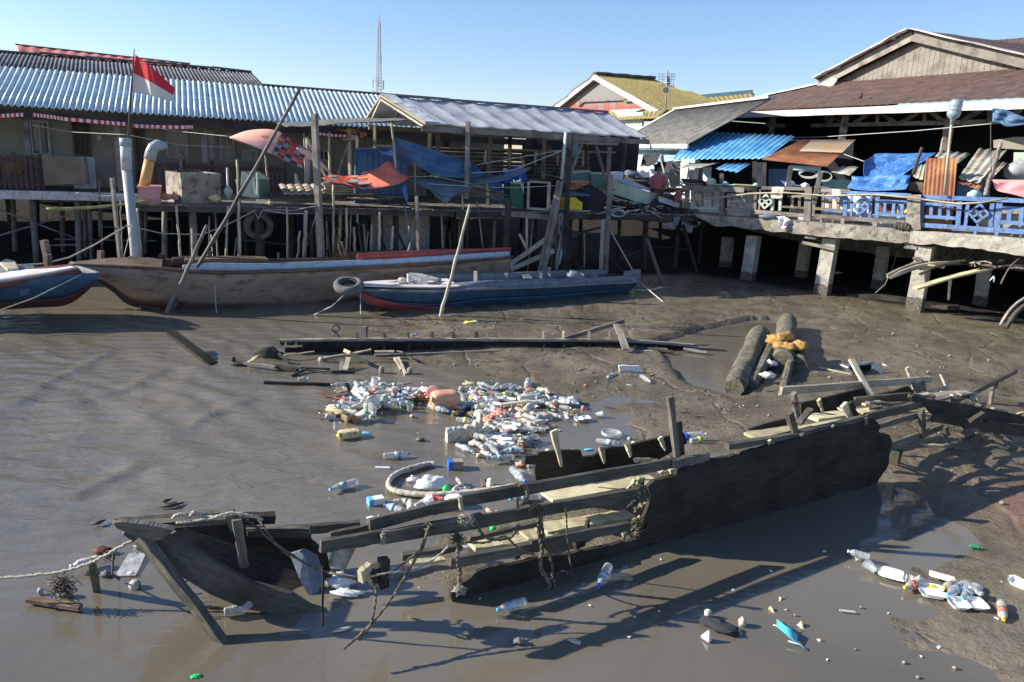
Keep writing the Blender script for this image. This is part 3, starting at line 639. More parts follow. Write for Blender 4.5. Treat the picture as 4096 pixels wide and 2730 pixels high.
def poles(L,fr=S,name='pole',cat='pole',grp=None,ground=True):
 for c,x0,y0,x1,y1,v,r,m,lab in L:
  V(c);v0,v1=v if isinstance(v,tuple) else (v,v)
  a=fr.at(x0,y0,v0);b=fr.at(x1,y1,v1)
  q=abs(r);d=(b-a)
  if r<0: mb=MB().beam(a,b,q*2,q*2,n=6,jit=q*.06)
  else:
   pts=[a+d*(i/8)+Vector((noise.noise(a+Vector((i,0,0)))*q*.7,noise.noise(a+Vector((0,i,0)))*q*.7,0)) for i in range(9)]
   mb=MB().tube(pts,[q*(.85+.15*i/8) for i in range(9)],8)
  ONE(name,lab,cat,mb,M[m],grp)
def ext(c,x0,y0,x1,y1,f): return (c,x0,y0,x1+(x1-x0)*f,y1+(y1-y0)*f)
poles([('b1',1003,252,1082,1035,-.5,-.035,'greywood','thin square pole left of the white flag pipe, leaning left'),
('b1',1580,500,1618,975,-.1,.03,'bamboo','pale bamboo pole under the concrete tank'),
('b1',1228,525,1268,1045,-.15,.03,'bamboo','pale bamboo pole just right of the white flag pipe'),
('b1',2042,500,2024,965,-.1,.03,'bamboo','pale bamboo pole under the left side of the mint cabinet'),
('b2',110,90,135,960,-.1,.032,'bamboo','tall pale bamboo pole left of the mint green cabinet'),
('b2',360,30,380,250,.8,.025,'bamboo','slim pale pole behind the mint green cabinet'),
('b2',557,510,562,985,-.1,.028,'bamboo','straight pale bamboo pole below the roof tiles'),
('b2',668,725,650,985,-.3,.03,'bamboo','short leaning bamboo stake below the roof tiles'),
('b2',730,545,710,985,-.15,.055,'bamboo','thick pale bamboo pole beside the big square mooring post'),
('b2',968,310,972,960,-.1,.035,'bamboo','pale bamboo pole under the red cloth knot'),
('b2',1035,535,1017,920,-.15,.05,'bamboogreen','greenish bamboo pole in the middle of the stakes'),
('b2',1086,520,1090,915,-.05,.035,'bamboo','pale bamboo pole right of the greenish one'),
('b2',1128,520,1118,915,.2,.02,'bamboo','very thin bamboo stake right of the greenish one'),
('b2',1155,690,1162,915,-.1,.04,'bamboo','short stout pale stake above the red boat rail end'),
('b2',1312,670,1306,905,-.05,.035,'bamboo','short pale stake left of the yellowish pole'),
('b2',1382,560,1382,905,-.05,.045,'bamboo','yellowish pole below the platform in front of the concrete wall'),
('b2',1503,685,1492,900,-.1,.04,'bamboo','short pale stake near the front of the lit concrete wall'),
('b2',1185,575,1186,655,-.05,.02,'bamboo','tiny pale stick hanging under the deck'),
('b3',690,380,686,660,-.05,.04,'bamboo','pale pole above the crossed planks'),
('b3',1013,730,1010,850,.3,.03,'bamboo','short pale stick behind the thick mooring ropes'),
('b2',100,265,135,480,.1,.025,'greywood','short grey stake beside the mint cabinet'),
('b2',1700,100,1708,560,-.25,.028,'greywood','thin grey pole under the grey tarpaulin'),
('b2',1718,415,1738,1120,-.9,-.035,'greywood','long square pole standing behind the bow of the blue boat'),
('b3',110,180,112,310,-.05,.03,'palewood','short pale stick below the grey tarpaulin'),
('b3',525,210,488,870,-.7,-.07,'darkwood','dark mooring post at the stern of the brown boat'),
('b3',242,235,295,650,.05,.025,'greywood','thin ladder-like stake under the tarpaulins'),
('b3',1765,580,1920,1030,-.9,-.04,'greywood','leaning grey stake right of the blue boat stern'),
('b3',2085,450,2240,980,.6,-.045,'darkwood','long dark stake leaning under the junk heap'),
('a1',1620,1150,1625,1360,3.9,-.03,'greywood','thin grey post behind the concrete tank'),
('b1',890,255,893,780,3.0,.025,'greywood','slim grey post standing in the shade left of the flag pipe'),
])
poles([('b1',395,810,425,960,-.9,-.06,'greywood','short grey mooring post behind the left blue boat'),
('b1',425,940,428,1060,-1.5,-.055,'brownwood','short square post at the rail of the left blue boat'),
('b1',905,905,900,1010,-1.2,-.05,'brownwood','short square post behind the brown bow deck, with pale top'),
('b1',1452,935,1450,1040,-1.2,-.05,'brownwood','short square post behind the middle of the brown bow deck'),
('b1',1862,908,1860,970,-.9,-.05,'brownwood','short square post behind the brown boat hatch')],cat='post',name='mooring_post')
poles([('a2',1490,880,1530,1290,(.1,.1),.03,'palewood','thin pale pole through the faded blue tarpaulin, standing on the platform edge'),
('a2',710,975,722,1290,2.6,.03,'bamboo','thin pole beside the fat white downpipe'),
('a2',932,960,940,1345,1.2,.03,'bamboo','pale pole above the red cloth knot'),
('a2',1113,930,1120,1350,1.3,-.035,'palewood','pale square pole carrying a short crosspiece'),
('a2',1258,1010,1258,1340,1.6,.025,'redwood','thin reddish pole before the blue sheet partition'),
('a2',730,1005,900,1360,1.0,-.025,'palewood','pale slanting brace left of the red cloth'),
('a2',1112,1035,1012,1340,1.1,-.02,'greywood','thin slanting stick left of the blue sheet partition')])
V('a2')
t=T('mooring_post','tall grey square post standing in front of the platform beside the red cloth','post',S.P(S.uz(850,1500,-.4)[0],-.4,0))
V('d');mb=MB();mb.beam(S.at(722,262,-.4),S.at(740,625,-.4),.13,.13,n=8,jit=.006);build('shaft',mb,M['greywood'],t)
V('a2')
mb=MB();mb.beam(S.at(1052,1028,1.25),S.at(1175,1018,1.25),.05,.06);ONE('crosspiece','pale short board nailed across the square pole','board',mb,M['palewood'])
mb=MB();mb.beam(S.at(1332,1082,1.25),S.at(1490,1088,1.25),.04,.06);ONE('crosspiece','pale short board above the blue sheet partition','board',mb,M['palewood'])
mb=MB();mb.prism([S.at(995,940,3),S.at(1160,935,3),S.at(1270,975,3),S.at(1265,1000,3)],S.v*.03);ONE('panel','salmon pink triangular board under the shelter roof edge','board',mb,M['terracotta'])
mb=MB();mb.tube([S.at(740,1020,3),S.at(735,1420,3)],.09,12);ONE('downpipe','fat white vertical pipe behind the tall grey square post','pipe',mb,M['pvc'])
# ---------- shelter with plastic roof ----------
V('d')
ne=S.at(978,281,0.0);ner=S.at(1491,320,0.0);fe=S.at(833,281,3.0);rl=S.at(876,218,1.5);rr=S.at(1397,262,1.5)
print('shelter',ne,ner,fe,rl,rr)
zr=(rl.z+rr.z)/2;ze=(ne.z+ner.z)/2
uL=(rl-S.o).dot(S.u);uR=(rr-S.o).dot(S.u);uE0=(ne-S.o).dot(S.u);uE1=(ner-S.o).dot(S.u)
sh=T('shelter','open shelter with a ridged roof of clear plastic sheeting on posts','shelter',S.P((uL+uR)/2,1.2,1.95))
def pl(u,v,a,b): return .035*NN(a*1.3,b*2.2,0)-.03*abs(math.sin(u*11*math.pi))+.01+.012*NN(a*5,b*4,2)-.03*math.sin(v*math.pi)
mb=MB();mb.patch(S.P(uE0,-.05,ze),S.P(uE1,-.05,ze),S.P(uR,1.5,zr),S.P(uL,1.5,zr),110,16,.006,pl,sm=True)
build('plastic_sheet',mb,M['sheetplastic'],sh)
mb=MB();mb.patch(S.P(uL-.15,3.1,fe.z),S.P(uE1,3.1,ze),S.P(uR,1.5,zr),S.P(uL,1.5,zr),60,8,.006,pl,sm=True);build('rear_plastic_sheet',mb,M['sheetplastic'],sh)
mb=MB()
for k in range(12):
 u=uE0+(uE1-uE0)*k/11;ut=uL+(uR-uL)*k/11;mb.beam(S.P(u,0,ze-.1),S.P(ut,1.5,zr-.1),.04,.05);mb.beam(S.P(ut,1.5,zr-.1),S.P(ut,3.1,fe.z-.1),.04,.05)
build('rafters',mb,M['palewood'],sh)
for v,z,a,b in((0,ze-.12,uE0-.1,uE1+.02),(1.5,zr-.1,uL,uR),(3.05,ze-.12,uL,uE1)):
 mb=MB();mb.beam(S.P(a,v,z),S.P(b,v,z),.06,.13,n=6,jit=.006);build('purlin',mb,M['greywood'],sh)
mb=MB();mb.tube([S.P(uL+(uR-uL)*k/24,1.5,zr+.03+.015*NN(k,0,0)) for k in range(25)],.035,6);build('ridge_roll',mb,M['greytarp'],sh)
mb=MB()
for a,b in((S.P(uE0,-.02,ze+.02),S.P(uL,1.5,zr+.02)),):
 mb.sheet(lambda u,v:a.lerp(b,u)+S.u*(v*.35-.02)+ZV(.05*NN(u*9,v*3,1)+.03),16,3,.006)
build('folded_edge',mb,M['bag'],sh)
mb=MB();mb.beam(S.P(uE0,-.02,ze),S.P(uL,1.5,zr),.05,.06).beam(S.P(uL,1.5,zr),S.P(uL-.12,3.1,fe.z),.05,.06);build('verge',mb,M['palewood'],sh)
V('a2')
sheetpts=[(555,910),(830,905),(1000,885),(1200,872),(1400,865),(1640,850),(1780,870)]
lo=[S.at(x,y,.4) for x,y in sheetpts];hi=[S.P((p-S.o).dot(S.u),2.9,p.z+.12) for p in lo]
def fn(u,v):
 k=u*(len(lo)-1);i=int(min(k,len(lo)-2));f=k-i;return lo[i].lerp(lo[i+1],f).lerp(hi[i].lerp(hi[i+1],f),v)+ZV(.02*NN(u*20,v*4,0))
mb=MB().sheet(fn,36,6,.02);ONE('lean_to_roof','low dark ragged sheet roof in front of the shelter gable','roof',mb,M['asbestos2'])
for c,x0,y0,x1,y1,v,w,m in(('a2',1910,880,1910,1240,2.4,.11,'greywood'),('a2',1190,920,1185,1105,2.6,.09,'greywood'),('a2',1345,910,1345,1110,2.8,.08,'palewood'),('a2',1840,930,1835,1300,3.2,.12,'darkwood'),
 ('a3',365,740,350,1110,2.0,.1,'greywood'),('a3',540,760,535,1160,2.9,.1,'darkwood'),('a3',848,770,840,1140,1.9,.1,'greywood'),('a3',1225,800,1220,1170,2,.09,'darkwood'),('a3',1567,800,1550,1140,2.2,.11,'darkwood'),('a3',665,850,665,900,2.6,.1,'darkwood')):
 V(c);a=S.at(x0,y0,v);b=S.at(x1,y1,v);b.z=1.97;mb=MB().beam(a,b,w,w,n=4,jit=.005);build('post',mb,M[m],sh)
for c,x0,y0,x1,y1,v,r in(('a3',1030,830,1500,845,.05,.1),('a3',750,785,1000,960,2.1,.07),('a3',0,880,1480,920,2.3,.07)):
 V(c);mb=MB().beam(S.at(x0,y0,v),S.at(x1,y1,v),r,r*.7);build('crossbeam',mb,M['greywood'],sh)
poles([('a2',2178,865,2165,1560,(-.1,-.1),-.05,'greywood','tall square post holding the blue tarpaulin, right of the red cloth'),
 ('a3',1430,870,1410,1300,(-.2,-.2),-.05,'greywood','tall square post right of the yellow cabinet'),
 ('a3',1180,850,1055,1170,.2,-.035,'greywood','slanting brace between the shelter beam and the white mast'),
 ('a3',1310,860,1415,1240,.2,-.035,'greywood','slanting brace right of the shelter beam')])
t=T('mast','tall white topped mast lashed to a dark post at the platform edge','mast',S.P(S.uz(1020,1200,-.3)[0],-.3,0))
V('a3');mb=MB();mb.tube([S.at(1042,740,-.25),S.at(1003,1160,-.25)],.055,12);build('white_pipe',mb,M['pvc'],t)
V('b3');V('a3');a=S.at(1050,745,-.35)
V('b3');mb=MB();mb.beam(a+S.u*.1,S.at(1015,860,-.35),.13,.13,n=8,jit=.006);build('shaft',mb,M['darkwood'],t)
mb=MB()
for x,y in((1010,60),(1040,285),(1300,300)): pass
V('b3')
poles([('b3',978,55,802,872,(-.45,-.8),-.045,'greywood','left one of two dark slanting props in front of the white mast'),('b3',1003,55,842,872,(-.5,-.85),-.045,'greywood','right one of two dark slanting props in front of the white mast')],name='prop')
poles([('b3',1440,0,1395,840,-.3,-.06,'greywood','grey square post running down to the blue boat stern'),('b3',1375,400,1352,850,-.35,-.05,'palewood','rough grey post doubled beside the square post at the blue boat stern')])
k=0
for yy0,yy1,v,r in((905,935,3.6,.05),(935,970,3.5,.05),(975,1010,3.5,.045),(1010,1050,3.4,.05),(1045,1080,3.4,.05),(1080,1110,3.3,.045),(1110,1140,3.3,.05)):
 V('a3');k+=1
 mb=MB().tube([S.at(-250,yy0-30,v),S.at(500,(yy0+yy1)/2-10,v),S.at(1250,yy1,v)],r,8)
 ONE('rack_pole','long dark horizontal pole stored under the shelter, %s'%['highest in the rack','second from the top of the rack','third from the top of the rack','in the middle of the rack','third from the bottom of the rack','second from the bottom of the rack','lowest in the rack'][k-1],'pole',mb,M['darkbamboo'],'horizontal poles stacked under the shelter')
for x in(310,760,960,1190):
 V('a3');mb=MB().beam(S.at(x+15,900,3.2),S.at(x-10,1160,3.2),.08,.06);ONE('rack_upright','dark upright of the pole rack '+{310:'at its left end',760:'left of its middle',960:'behind the window frame',1190:'behind the teal boxes'}[x],'post',mb,M['darkwood'],'uprights of the pole rack')
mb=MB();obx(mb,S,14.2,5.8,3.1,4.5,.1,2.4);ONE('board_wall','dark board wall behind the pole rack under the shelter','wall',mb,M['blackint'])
# ---------- hanging cloths and tarps ----------
def quadcloth(c,pts,v,nu=24,nv=14,mat='cloth',sag=.1,fold=.03,name='hanging_cloth',label='',cat='cloth',th=.004,lu=1,lv=1,fr=S,belly=0,par=None,fq=14):
 """pts: outline columns [(xt,yt,xb,yb)...] left to right; v: depth per column for (top,bottom)"""
 V(c);top=[fr.at(p[0],p[1],vv[0]) for p,vv in zip(pts,v)];bot=[fr.at(p[2],p[3],vv[1]) for p,vv in zip(pts,v)]
 def ip(A,u):
  k=u*(len(A)-1);i=int(min(k,len(A)-2));f=k-i
  p0=A[max(i-1,0)];p1=A[i];p2=A[i+1];p3=A[min(i+2,len(A)-1)]
  return .5*((2*p1)+(p2-p0)*f+(2*p0-5*p1+4*p2-p3)*f*f+(-p0+3*p1-3*p2+p3)*f**3)
 def fn(u,t):
  p=ip(top,u).lerp(ip(bot,u),t)
  return p+fr.v*(fold*math.sin(u*fq+t*3)*math.sin(math.pi*min(1,t*1.2))+fold*NN(u*4,t*5,2))+ZV(-belly*math.sin(math.pi*t)*math.sin(math.pi*u))
 mb=MB().sheet(fn,nu,nv,th,lu,lv,True)
 if par is not None: return build(name,mb,M[mat],par)
 return ONE(name,label,cat,mb,M[mat])
quadcloth('a2',[(40,1008,42,1016),(200,950,200,1070),(400,938,330,1120),(540,985,440,1170),(640,1060,560,1230),(730,1110,690,1290)],[(.6,-.5),(.8,-.6),(.8,-.6),(.7,-.5),(.5,-.4),(.3,-.3)],label='large red figured cloth with checkered end hung high on the bamboo poles',lu=1,lv=.55,name='hanging_cloth')
quadcloth('a2',[(640,1100,640,1190),(740,1125,735,1200),(830,1190,830,1250),(960,1335,965,1350)],[(.2,.1)]*4,fold=.01,nu=12,nv=6,label='narrow grey figured strip of cloth twisted down to the knot',lu=.4,lv=.2,name='cloth_strip')
quadcloth('a2',[(1652,1362,1654,1368),(1560,1325,1590,1410),(1465,1218,1500,1440),(1380,1275,1390,1462),(1260,1318,1270,1470),(1100,1355,1120,1460),(960,1345,1000,1430),(870,1370,875,1380)],[(0,0),(.2,-.3),(.4,-.5),(.45,-.5),(.5,-.5),(.6,-.4),(.5,-.3),(.2,0)],mat='cloth2',label='lower red figured cloth slung like a tent before the blue partition',lu=1,lv=.5,name='hanging_cloth',fold=.045,fq=20)
V('a2');a=S.at(1165,1110,1.4);b=S.at(1640,1110,1.4);c_=S.at(1640,1500,1.4);d_=S.at(1160,1500,1.4);c_.z=d_.z=1.98
t=T('partition','dull blue sheet partition standing on the platform','partition',S.P((d_-S.o).dot(S.u)+.8,1.4,1.98))
mb=MB();mb.corr(d_,c_,b,a,pitch=.16,amp=.02,nv=2,per=6);build('sheet',mb,M['bluewall'],t)
mb=MB();mb.beam(d_-S.v*.05,a-S.v*.05,.04,.04);mb.beam(a-S.v*.05,b-S.v*.05,.04,.04);build('frame',mb,M['bluepaint'],t)
quadcloth('a2',[(1520,1000,1530,1190),(1545,1015,1620,1250),(1700,1060,1760,1290),(1850,1110,1880,1350),(2000,1165,2020,1370),(2140,1200,2160,1370),(2210,1235,2215,1340)],[(.1,.5),(.1,.4),(.3,.2),(.4,.0),(.3,-.1),(.1,-.1),(0,0)],mat='darkbluetarp',label='big faded blue tarpaulin slung between the poles',name='tarpaulin',cat='tarpaulin',fold=.06)
quadcloth('a2',[(1360,1100,1362,1105),(1420,1140,1400,1155),(1500,1110,1470,1170),(1540,1040,1525,1200)],[(.1,.1)]*4,mat='bluetarp',label='small bright blue scrap at the left corner of the faded tarpaulin',name='tarpaulin_scrap',cat='tarpaulin',fold=.02,nu=10,nv=6)
quadcloth('a2',[(1640,1385,1642,1390),(1750,1390,1760,1440),(1900,1370,1960,1530),(2100,1370,2080,1520),(2294,1365,2290,1430),(2520,1335,2520,1390),(2740,1270,2740,1290)],[(0,0),(.2,-.3),(.3,-.4),(.3,-.4),(.3,-.3),(.1,-.1),(0,0)],mat='greytarp',label='long grey tarpaulin hung low across the platform',name='tarpaulin',cat='tarpaulin',fold=.03)
quadcloth('a2',[(1840,1480,1842,1490),(1900,1500,1970,1605),(2000,1500,1975,1608),(2110,1475,2108,1482)],[(-.3,-.4)]*4,mat='greytarp',label='pointed grey tarpaulin corner hanging below the platform edge',name='tarpaulin_corner',cat='tarpaulin',fold=.02,nu=12,nv=8)
quadcloth('a3',[(-70,1010,-60,1260),(0,955,0,1150),(100,970,130,1140),(200,1010,215,1090),(240,1040,242,1050)],[(.9,.2),(.9,.1),(.8,0),(.4,0),(.1,0)],mat='darkbluetarp',label='right end of the slung tarpaulin gathered at the tall square post',name='tarpaulin',cat='tarpaulin',fold=.04)
quadcloth('a3',[(130,1140,132,1145),(190,1100,190,1140),(240,1065,240,1135),(280,1095,280,1125),(325,1120,325,1126)],[(.5,.3)]*5,mat='bluetarp',label='small bright blue tarpaulin tied up to a point',name='tarpaulin',cat='tarpaulin',fold=.02,nu=12,nv=6)
quadcloth('b2',[(1565,350,1570,360),(1620,325,1600,400),(1640,430,1630,500)],[(-.3,-.3)]*3,mat='bluetarp',label='blue plastic rag hanging from the thin grey pole',name='rag',cat='rag',fold=.02,nu=8,nv=6)
quadcloth('b2',[(1690,960,1675,1080),(1700,975,1690,1110),(1705,970,1710,1100)],[(-1,-1)]*3,mat='bluetarp',label='blue rag tied at the bow of the blue boat',name='rag',cat='rag',fold=.02,nu=6,nv=6)
V('b2')
poles([('b2',1695,735,1555,1172,(-1.2,-2.0),.035,'greywood','crooked driftwood stick lashed upright on the blue boat bow')],name='stick',cat='stick')
V('d')
def longpole(a,b,r,mat,label,name='bamboo_pole'):
 n=16;P=[a.lerp(b,i/n)+Vector((NN(i*.5,0,0)*.02,0,-.05*math.sin(math.pi*i/n))) for i in range(n+1)]
 mb=MB().tube(P,[r*(1-.35*i/n)*(1.12 if i%3==0 else 1) for i in range(n+1)],8);ONE(name,label,'pole',mb,M[mat])
ba=G(385,731,-.2);q=S.at(690,203,-2.9)
longpole(ba+ZV(.02),q,.045,'darkbamboo','very long dark bamboo pole leaning right in front of the red cloth')
longpole(G(383,728,-.1)+Vector((-.03,-.05,0)),S.at(475,518,-3.1),.05,'greywood','shorter square stake lashed to the foot of the long leaning bamboo pole','stake')
longpole(G(1005,752,-.2),DY(1080,470,G(1005,752,0).y+.8),.04,'bamboo','pale bamboo pole stuck in the mud in front of the blue boat')
# ---------- flag mast ----------
t=T('pipe_post','tall leaning grey plastic pipe set in the water beside the brown boat','pipe',S.P(S.uz(310,610,-1.2)[0],-1.2,0))
V('b1');a=S.at(1225,1040,-1.2);a.z=-.3
V('a1');m1=S.at(1135,1300,-.9);top=S.at(1122,1020,-.9)
mb=MB();mb.tube([a,a.lerp(m1,.5)+S.u*.02,m1],[.1,.1,.1],14);build('lower_pipe',mb,M['pvcgrey'],t)
mb=MB();mb.tube([m1-ZV(.0),top],.108,14);build('upper_pipe',mb,M['pvc'],t)
mb=MB();mb.lathe([(.1,0),(.118,0),(.118,.17),(.1,.17)],14,Matrix.Translation(top-ZV(.16)));build('collar',mb,M['pvcgrey'],t)
t=T('flag_pole','thin dark flag pole with a red and white flag, stuck in the grey pipe','flag',top)
b0=S.at(1132,1020,-.9);b1=S.at(1204,215,-.9)
mb=MB();mb.tube([b0-ZV(.3),b0.lerp(b1,.5)+S.u*.01,b1],[.022,.02,.008],7);build('shaft',mb,M['darkbamboo'],t)
def fl(u,v):
 TL=(1210,265);BL=(1180,602);TR=(1570,575);BR=(1532,688)
 x=(BL[0]*(1-v)+TL[0]*v)*(1-u)+(BR[0]*(1-v)+TR[0]*v)*u;y=(BL[1]*(1-v)+TL[1]*v)*(1-u)+(BR[1]*(1-v)+TR[1]*v)*u
 y+= -38*math.sin(u*math.pi)*(.35 if v>.5 else .2);x+=0
 return S.at(x,y,-.9-.25*u+.07*math.sin(u*7+v*1.5))
V('a1');mb=MB().sheet(fl,24,12,.002,1,1,True);build('flag',mb,M['flag'],t)
random.seed(77)
for k in range(30):
 u=random.choice((RU(4.2,8.2),RU(.5,14.5)));v=RU(.1,2.6);a=S.P(u,v,-.1);h=RU(.8,1.85);b=a+S.u*RU(-.15,.15)+ZV(h+.1)
 ONE('stake','thin uneven stake in the crowd of stakes under the platform','stake',MB().tube([a,a.lerp(b,.5)+S.u*RU(-.03,.03),b],RU(.015,.03),7),M[random.choice(('bamboo','greywood','palewood'))],'thin stakes crowded under the platform')
# ---------- things on the platform ----------
V('b1')
def boxat(c,x0,y0,x1,y1,v,depth,zb,name,label,cat,mat,fr=S,rz=0,lid=None,par=None):
 V(c);u0_,z1_=fr.uz(x0,y0,v);u1_,z0_=fr.uz(x1,y1,v);zz=zb if zb is not None else z0_
 mb=MB();mb.obox(fr.P((u0_+u1_)/2,v+depth/2,(zz+z1_)/2),(fr.u*math.cos(rz)+fr.v*math.sin(rz))*(u1_-u0_),(fr.v*math.cos(rz)-fr.u*math.sin(rz))*depth,ZV(z1_-zz))
 if par is not None: return build(name,mb,M[mat],par)
 return ONE(name,label,cat,mb,M[mat])
u0_,z1_=S.uz(1235,325,.1);u1_,_=S.uz(1432,325,.1);zt=z1_
t=T('pipe_box','pink painted box at the platform corner holding the orange pipe','box',S.P((u0_+u1_)/2,.35,1.98))
mb=MB();obx(mb,S,(u0_+u1_)/2,.4,(zt-.06+1.98)/2,u1_-u0_,.6,zt-.06-1.98);build('body',mb,M['pink'],t)
mb=MB();obx(mb,S,(u0_+u1_)/2,.4,zt-.03,u1_-u0_+.04,.64,.055);build('lid',mb,M['pink'],t)
t=T('vent_pipe','leaning orange pipe with a grey elbow cap standing in the pink box','pipe',S.P(u0_+.2,.35,zt))
a=S.at(1290,330,.35);b=S.at(1345,70,.35);mb=MB().tube([a,b],.115,14);build('pipe',mb,M['orangepipe'],t)
d=(b-a).normalized();mb=MB();P=[b-d*.05,b+d*.12,b+d*.24+S.u*.03,b+d*.3+S.u*.1,b+d*.28+S.u*.19,b+d*.2+S.u*.24];mb.tube(P,[.13,.13,.128,.125,.12,.12],14);build('elbow_cap',mb,M['pvcgrey'],t)
t=T('concrete_tank','square open grey concrete tank with a stick across its rim','tank',S.at(1720,455,.5))
tl=S.at(1565,205,.15);tr=S.at(1885,178,.15);c0=S.P((tl-S.o).dot(S.u),0,0)
def crate(t,cx,cv,z0,z1,a,b,ang,mat,wall=.05,fr=S,taper=1.0,name='body'):
 X=(fr.u*math.cos(ang)+fr.v*math.sin(ang));Y=(fr.v*math.cos(ang)-fr.u*math.sin(ang));c=fr.P(cx,cv,0);mb=MB();h=z1-z0
 for sx,l,ax,ay in((1,a,X,Y),(-1,a,X,Y)): mb.obox(c+X*sx*(a/2-wall/2)+ZV(z0+h/2),X*wall,Y*b,ZV(h))
 for sy in(1,-1): mb.obox(c+Y*sy*(b/2-wall/2)+ZV(z0+h/2),X*(a-2*wall),Y*wall,ZV(h))
 mb.obox(c+ZV(z0+wall/2+.003),X*(a-2*wall),Y*(b-2*wall),ZV(wall));return build(name,mb,mat,t)
u0_,z1_=S.uz(1565,205,.2);u1_,_=S.uz(1890,205,.2);crate(t,(u0_+u1_)/2,.75,1.98,z1_,.95,.85,.42,M['concrete'],.06)
mb=MB();mb.beam(S.at(1580,190,.5),S.at(1790,190,.6)+ZV(.0),.04,.04);build('stick',mb,M['darkwood'],t)
mb=MB();mb.blob(S.at(1480,420,.3),(.17,.1,.08),10,8,.3);mb.blob(S.at(1570,420,.3),(.1,.09,.08),8,6,.3);ONE('crumpled_bag','orange red crumpled bag between pink box and concrete tank','bag',mb,M['terracotta'])
mb=MB();mb.blob(S.at(1925,435,.3),(.15,.1,.1),10,8,.25,seed=3);ONE('sack','small mustard sack at the foot of the concrete tank','sack',mb,M['jerryyellow'])
for i,(x0,y0,x1,y1,v) in enumerate(((1435,415,1640,395,.6),(1450,430,1600,440,.2),(1900,405,2250,415,.9),(1950,440,2290,452,.3))):
 V('b1');mb=MB().beam(S.at(x0,y0,v),S.at(x1,y1,v),.05,.04);ONE('loose_plank',['loose stick behind the orange bag','loose board in front of the orange bag','loose dark board behind the mustard sack','loose board lying between tank and mint cabinet'][i],'plank',mb,M['greywood'])
V('b1');longpole(S.at(415,535,-.3),S.at(1235,445,.1)+S.u*.3,.035,'bamboogreen','long pale pole sticking out left from the platform corner')
V('b1');longpole(S.at(1080,460,.5),S.at(1100,1000,-.4),.02,'darkbamboo','thin dark stick leaning behind the white flag pipe','stick')
V('b1')
mb=MB();mb.lathe([(.05,0),(.06,.1),(.1,.16),(.11,.22),(.05,.3),(.03,.34),(.03,.75)],12,Matrix.Translation(S.at(2048,450,.2)));ONE('hand_pump','small metal hand pump beside the mint green cabinet','pump',mb,M['pvcgrey'])
V('b2')
t=T('cabinet','mint green cabinet with a slanting front lying open on the platform','cabinet',S.at(270,450,.4))
def P3(x,y,v): return S.at(x,y,v)
f=[(150,203,.5),(275,255,.35),(300,430,.3),(240,432,.35),(135,405,.45)]
mb=MB();mb.prism([P3(150,205,.35),P3(235,255,.25),P3(245,430,.2),P3(135,410,.3)],S.v*.04);build('left_panel',mb,M['mint'],t)
mb=MB();mb.prism([P3(240,258,.24),P3(262,258,.24),P3(285,430,.2),P3(250,430,.2)],S.v*.04);build('front_panel',mb,M['mint'],t)
mb=MB();mb.prism([P3(150,203,.33),P3(300,203,1.0),P3(400,266,1.0),P3(235,256,.22)],ZV(.03));build('top_panel',mb,M['mint'],t)
mb=MB();mb.prism([P3(300,262,.3),P3(398,268,.98),P3(400,440,.98),P3(300,440,.28)],S.u*-.03);build('side_panel',mb,M['mintdark'],t)
mb=MB();mb.beam(P3(290,208,.15),P3(292,430,.15),.04,.07);build('post',mb,M['mint'],t)
V('b2')
t=T('roof_tiles','leaning stack of pale concrete roof tiles on the platform','roof tiles',S.at(690,400,.4))
for r in range(2):
 for k in range(5):
  x=500+k*72+r*28;y=312+r*47
  p0=S.at(x,y+44,.28-r*.0);p1=S.at(x+70,y+44,.28);p2=S.at(x+45,y,.6);p3=S.at(x-25,y,.6)
  mb=MB();mb.patch(p0,p1,p2,p3,8,2,.02,lambda u,v,a,b:.03*math.sin(u*math.pi)+.012*(1-v));build('tile',mb,M['tile'],t)
mb=MB()
for k in range(6): mb.box(S.P((S.at(690,400,.6)-S.o).dot(S.u)+k*.02,.75,2.0+k*.045),(1.6-k*.03,.4,.03),rz=.4)
build('tile_stack',mb,M['tile'],t)
for i in range(9):
 x0=865+RU(0,30);y=395-i*12.5;x1=1150-RU(0,90)-(i>5)*80
 V('b2');mb=MB().beam(S.at(x0,y,.8+.05*(i%3)),S.at(x1,y+RU(-4,4),.8+.05*(i%2)),.25,.035,up=(0,0,1))
 ONE('stacked_plank','pale sawn plank in the pile below the red cloth, '+['at the bottom','second from the bottom','third from the bottom','fourth from the bottom','in the middle','fourth from the top','third from the top','second from the top','on top'][i],'plank',mb,M['palewood'],'planks piled below the red cloth')
for i,(x0,y0,x1,y1,v,w,h) in enumerate(((390,405,1330,420,.5,.3,.12),(600,440,1500,445,.3,.2,.06),(1340,435,1900,455,.5,.25,.1),(420,470,575,478,.0,.1,.03),(1100,430,1360,440,.1,.06,.03),(700,485,1300,488,-.03,.05,.02))):
 V('b2');mb=MB().beam(S.at(x0,y0,v),S.at(x1,y1,v),w,h,n=6,jit=.008);ONE('loose_board',['long dark boat plank lying below the roof tiles','dark board lying below the plank pile','dark board below the blue sheet partition','small pale board on the deck edge under the cabinet','narrow board on the deck edge below the red cloth','thin pale batten along the deck edge'][i],'plank',mb,M['darkwood' if i<3 else 'palewood'])
V('b2')
mb=MB();mb.prism([S.at(628,210,2.6),S.at(650,230,2.6),S.at(652,270,2.6),S.at(680,300,2.6),S.at(625,300,2.6)],S.v*.02);ONE('board','small pale carved board behind the roof tiles','board',mb,M['mint'])
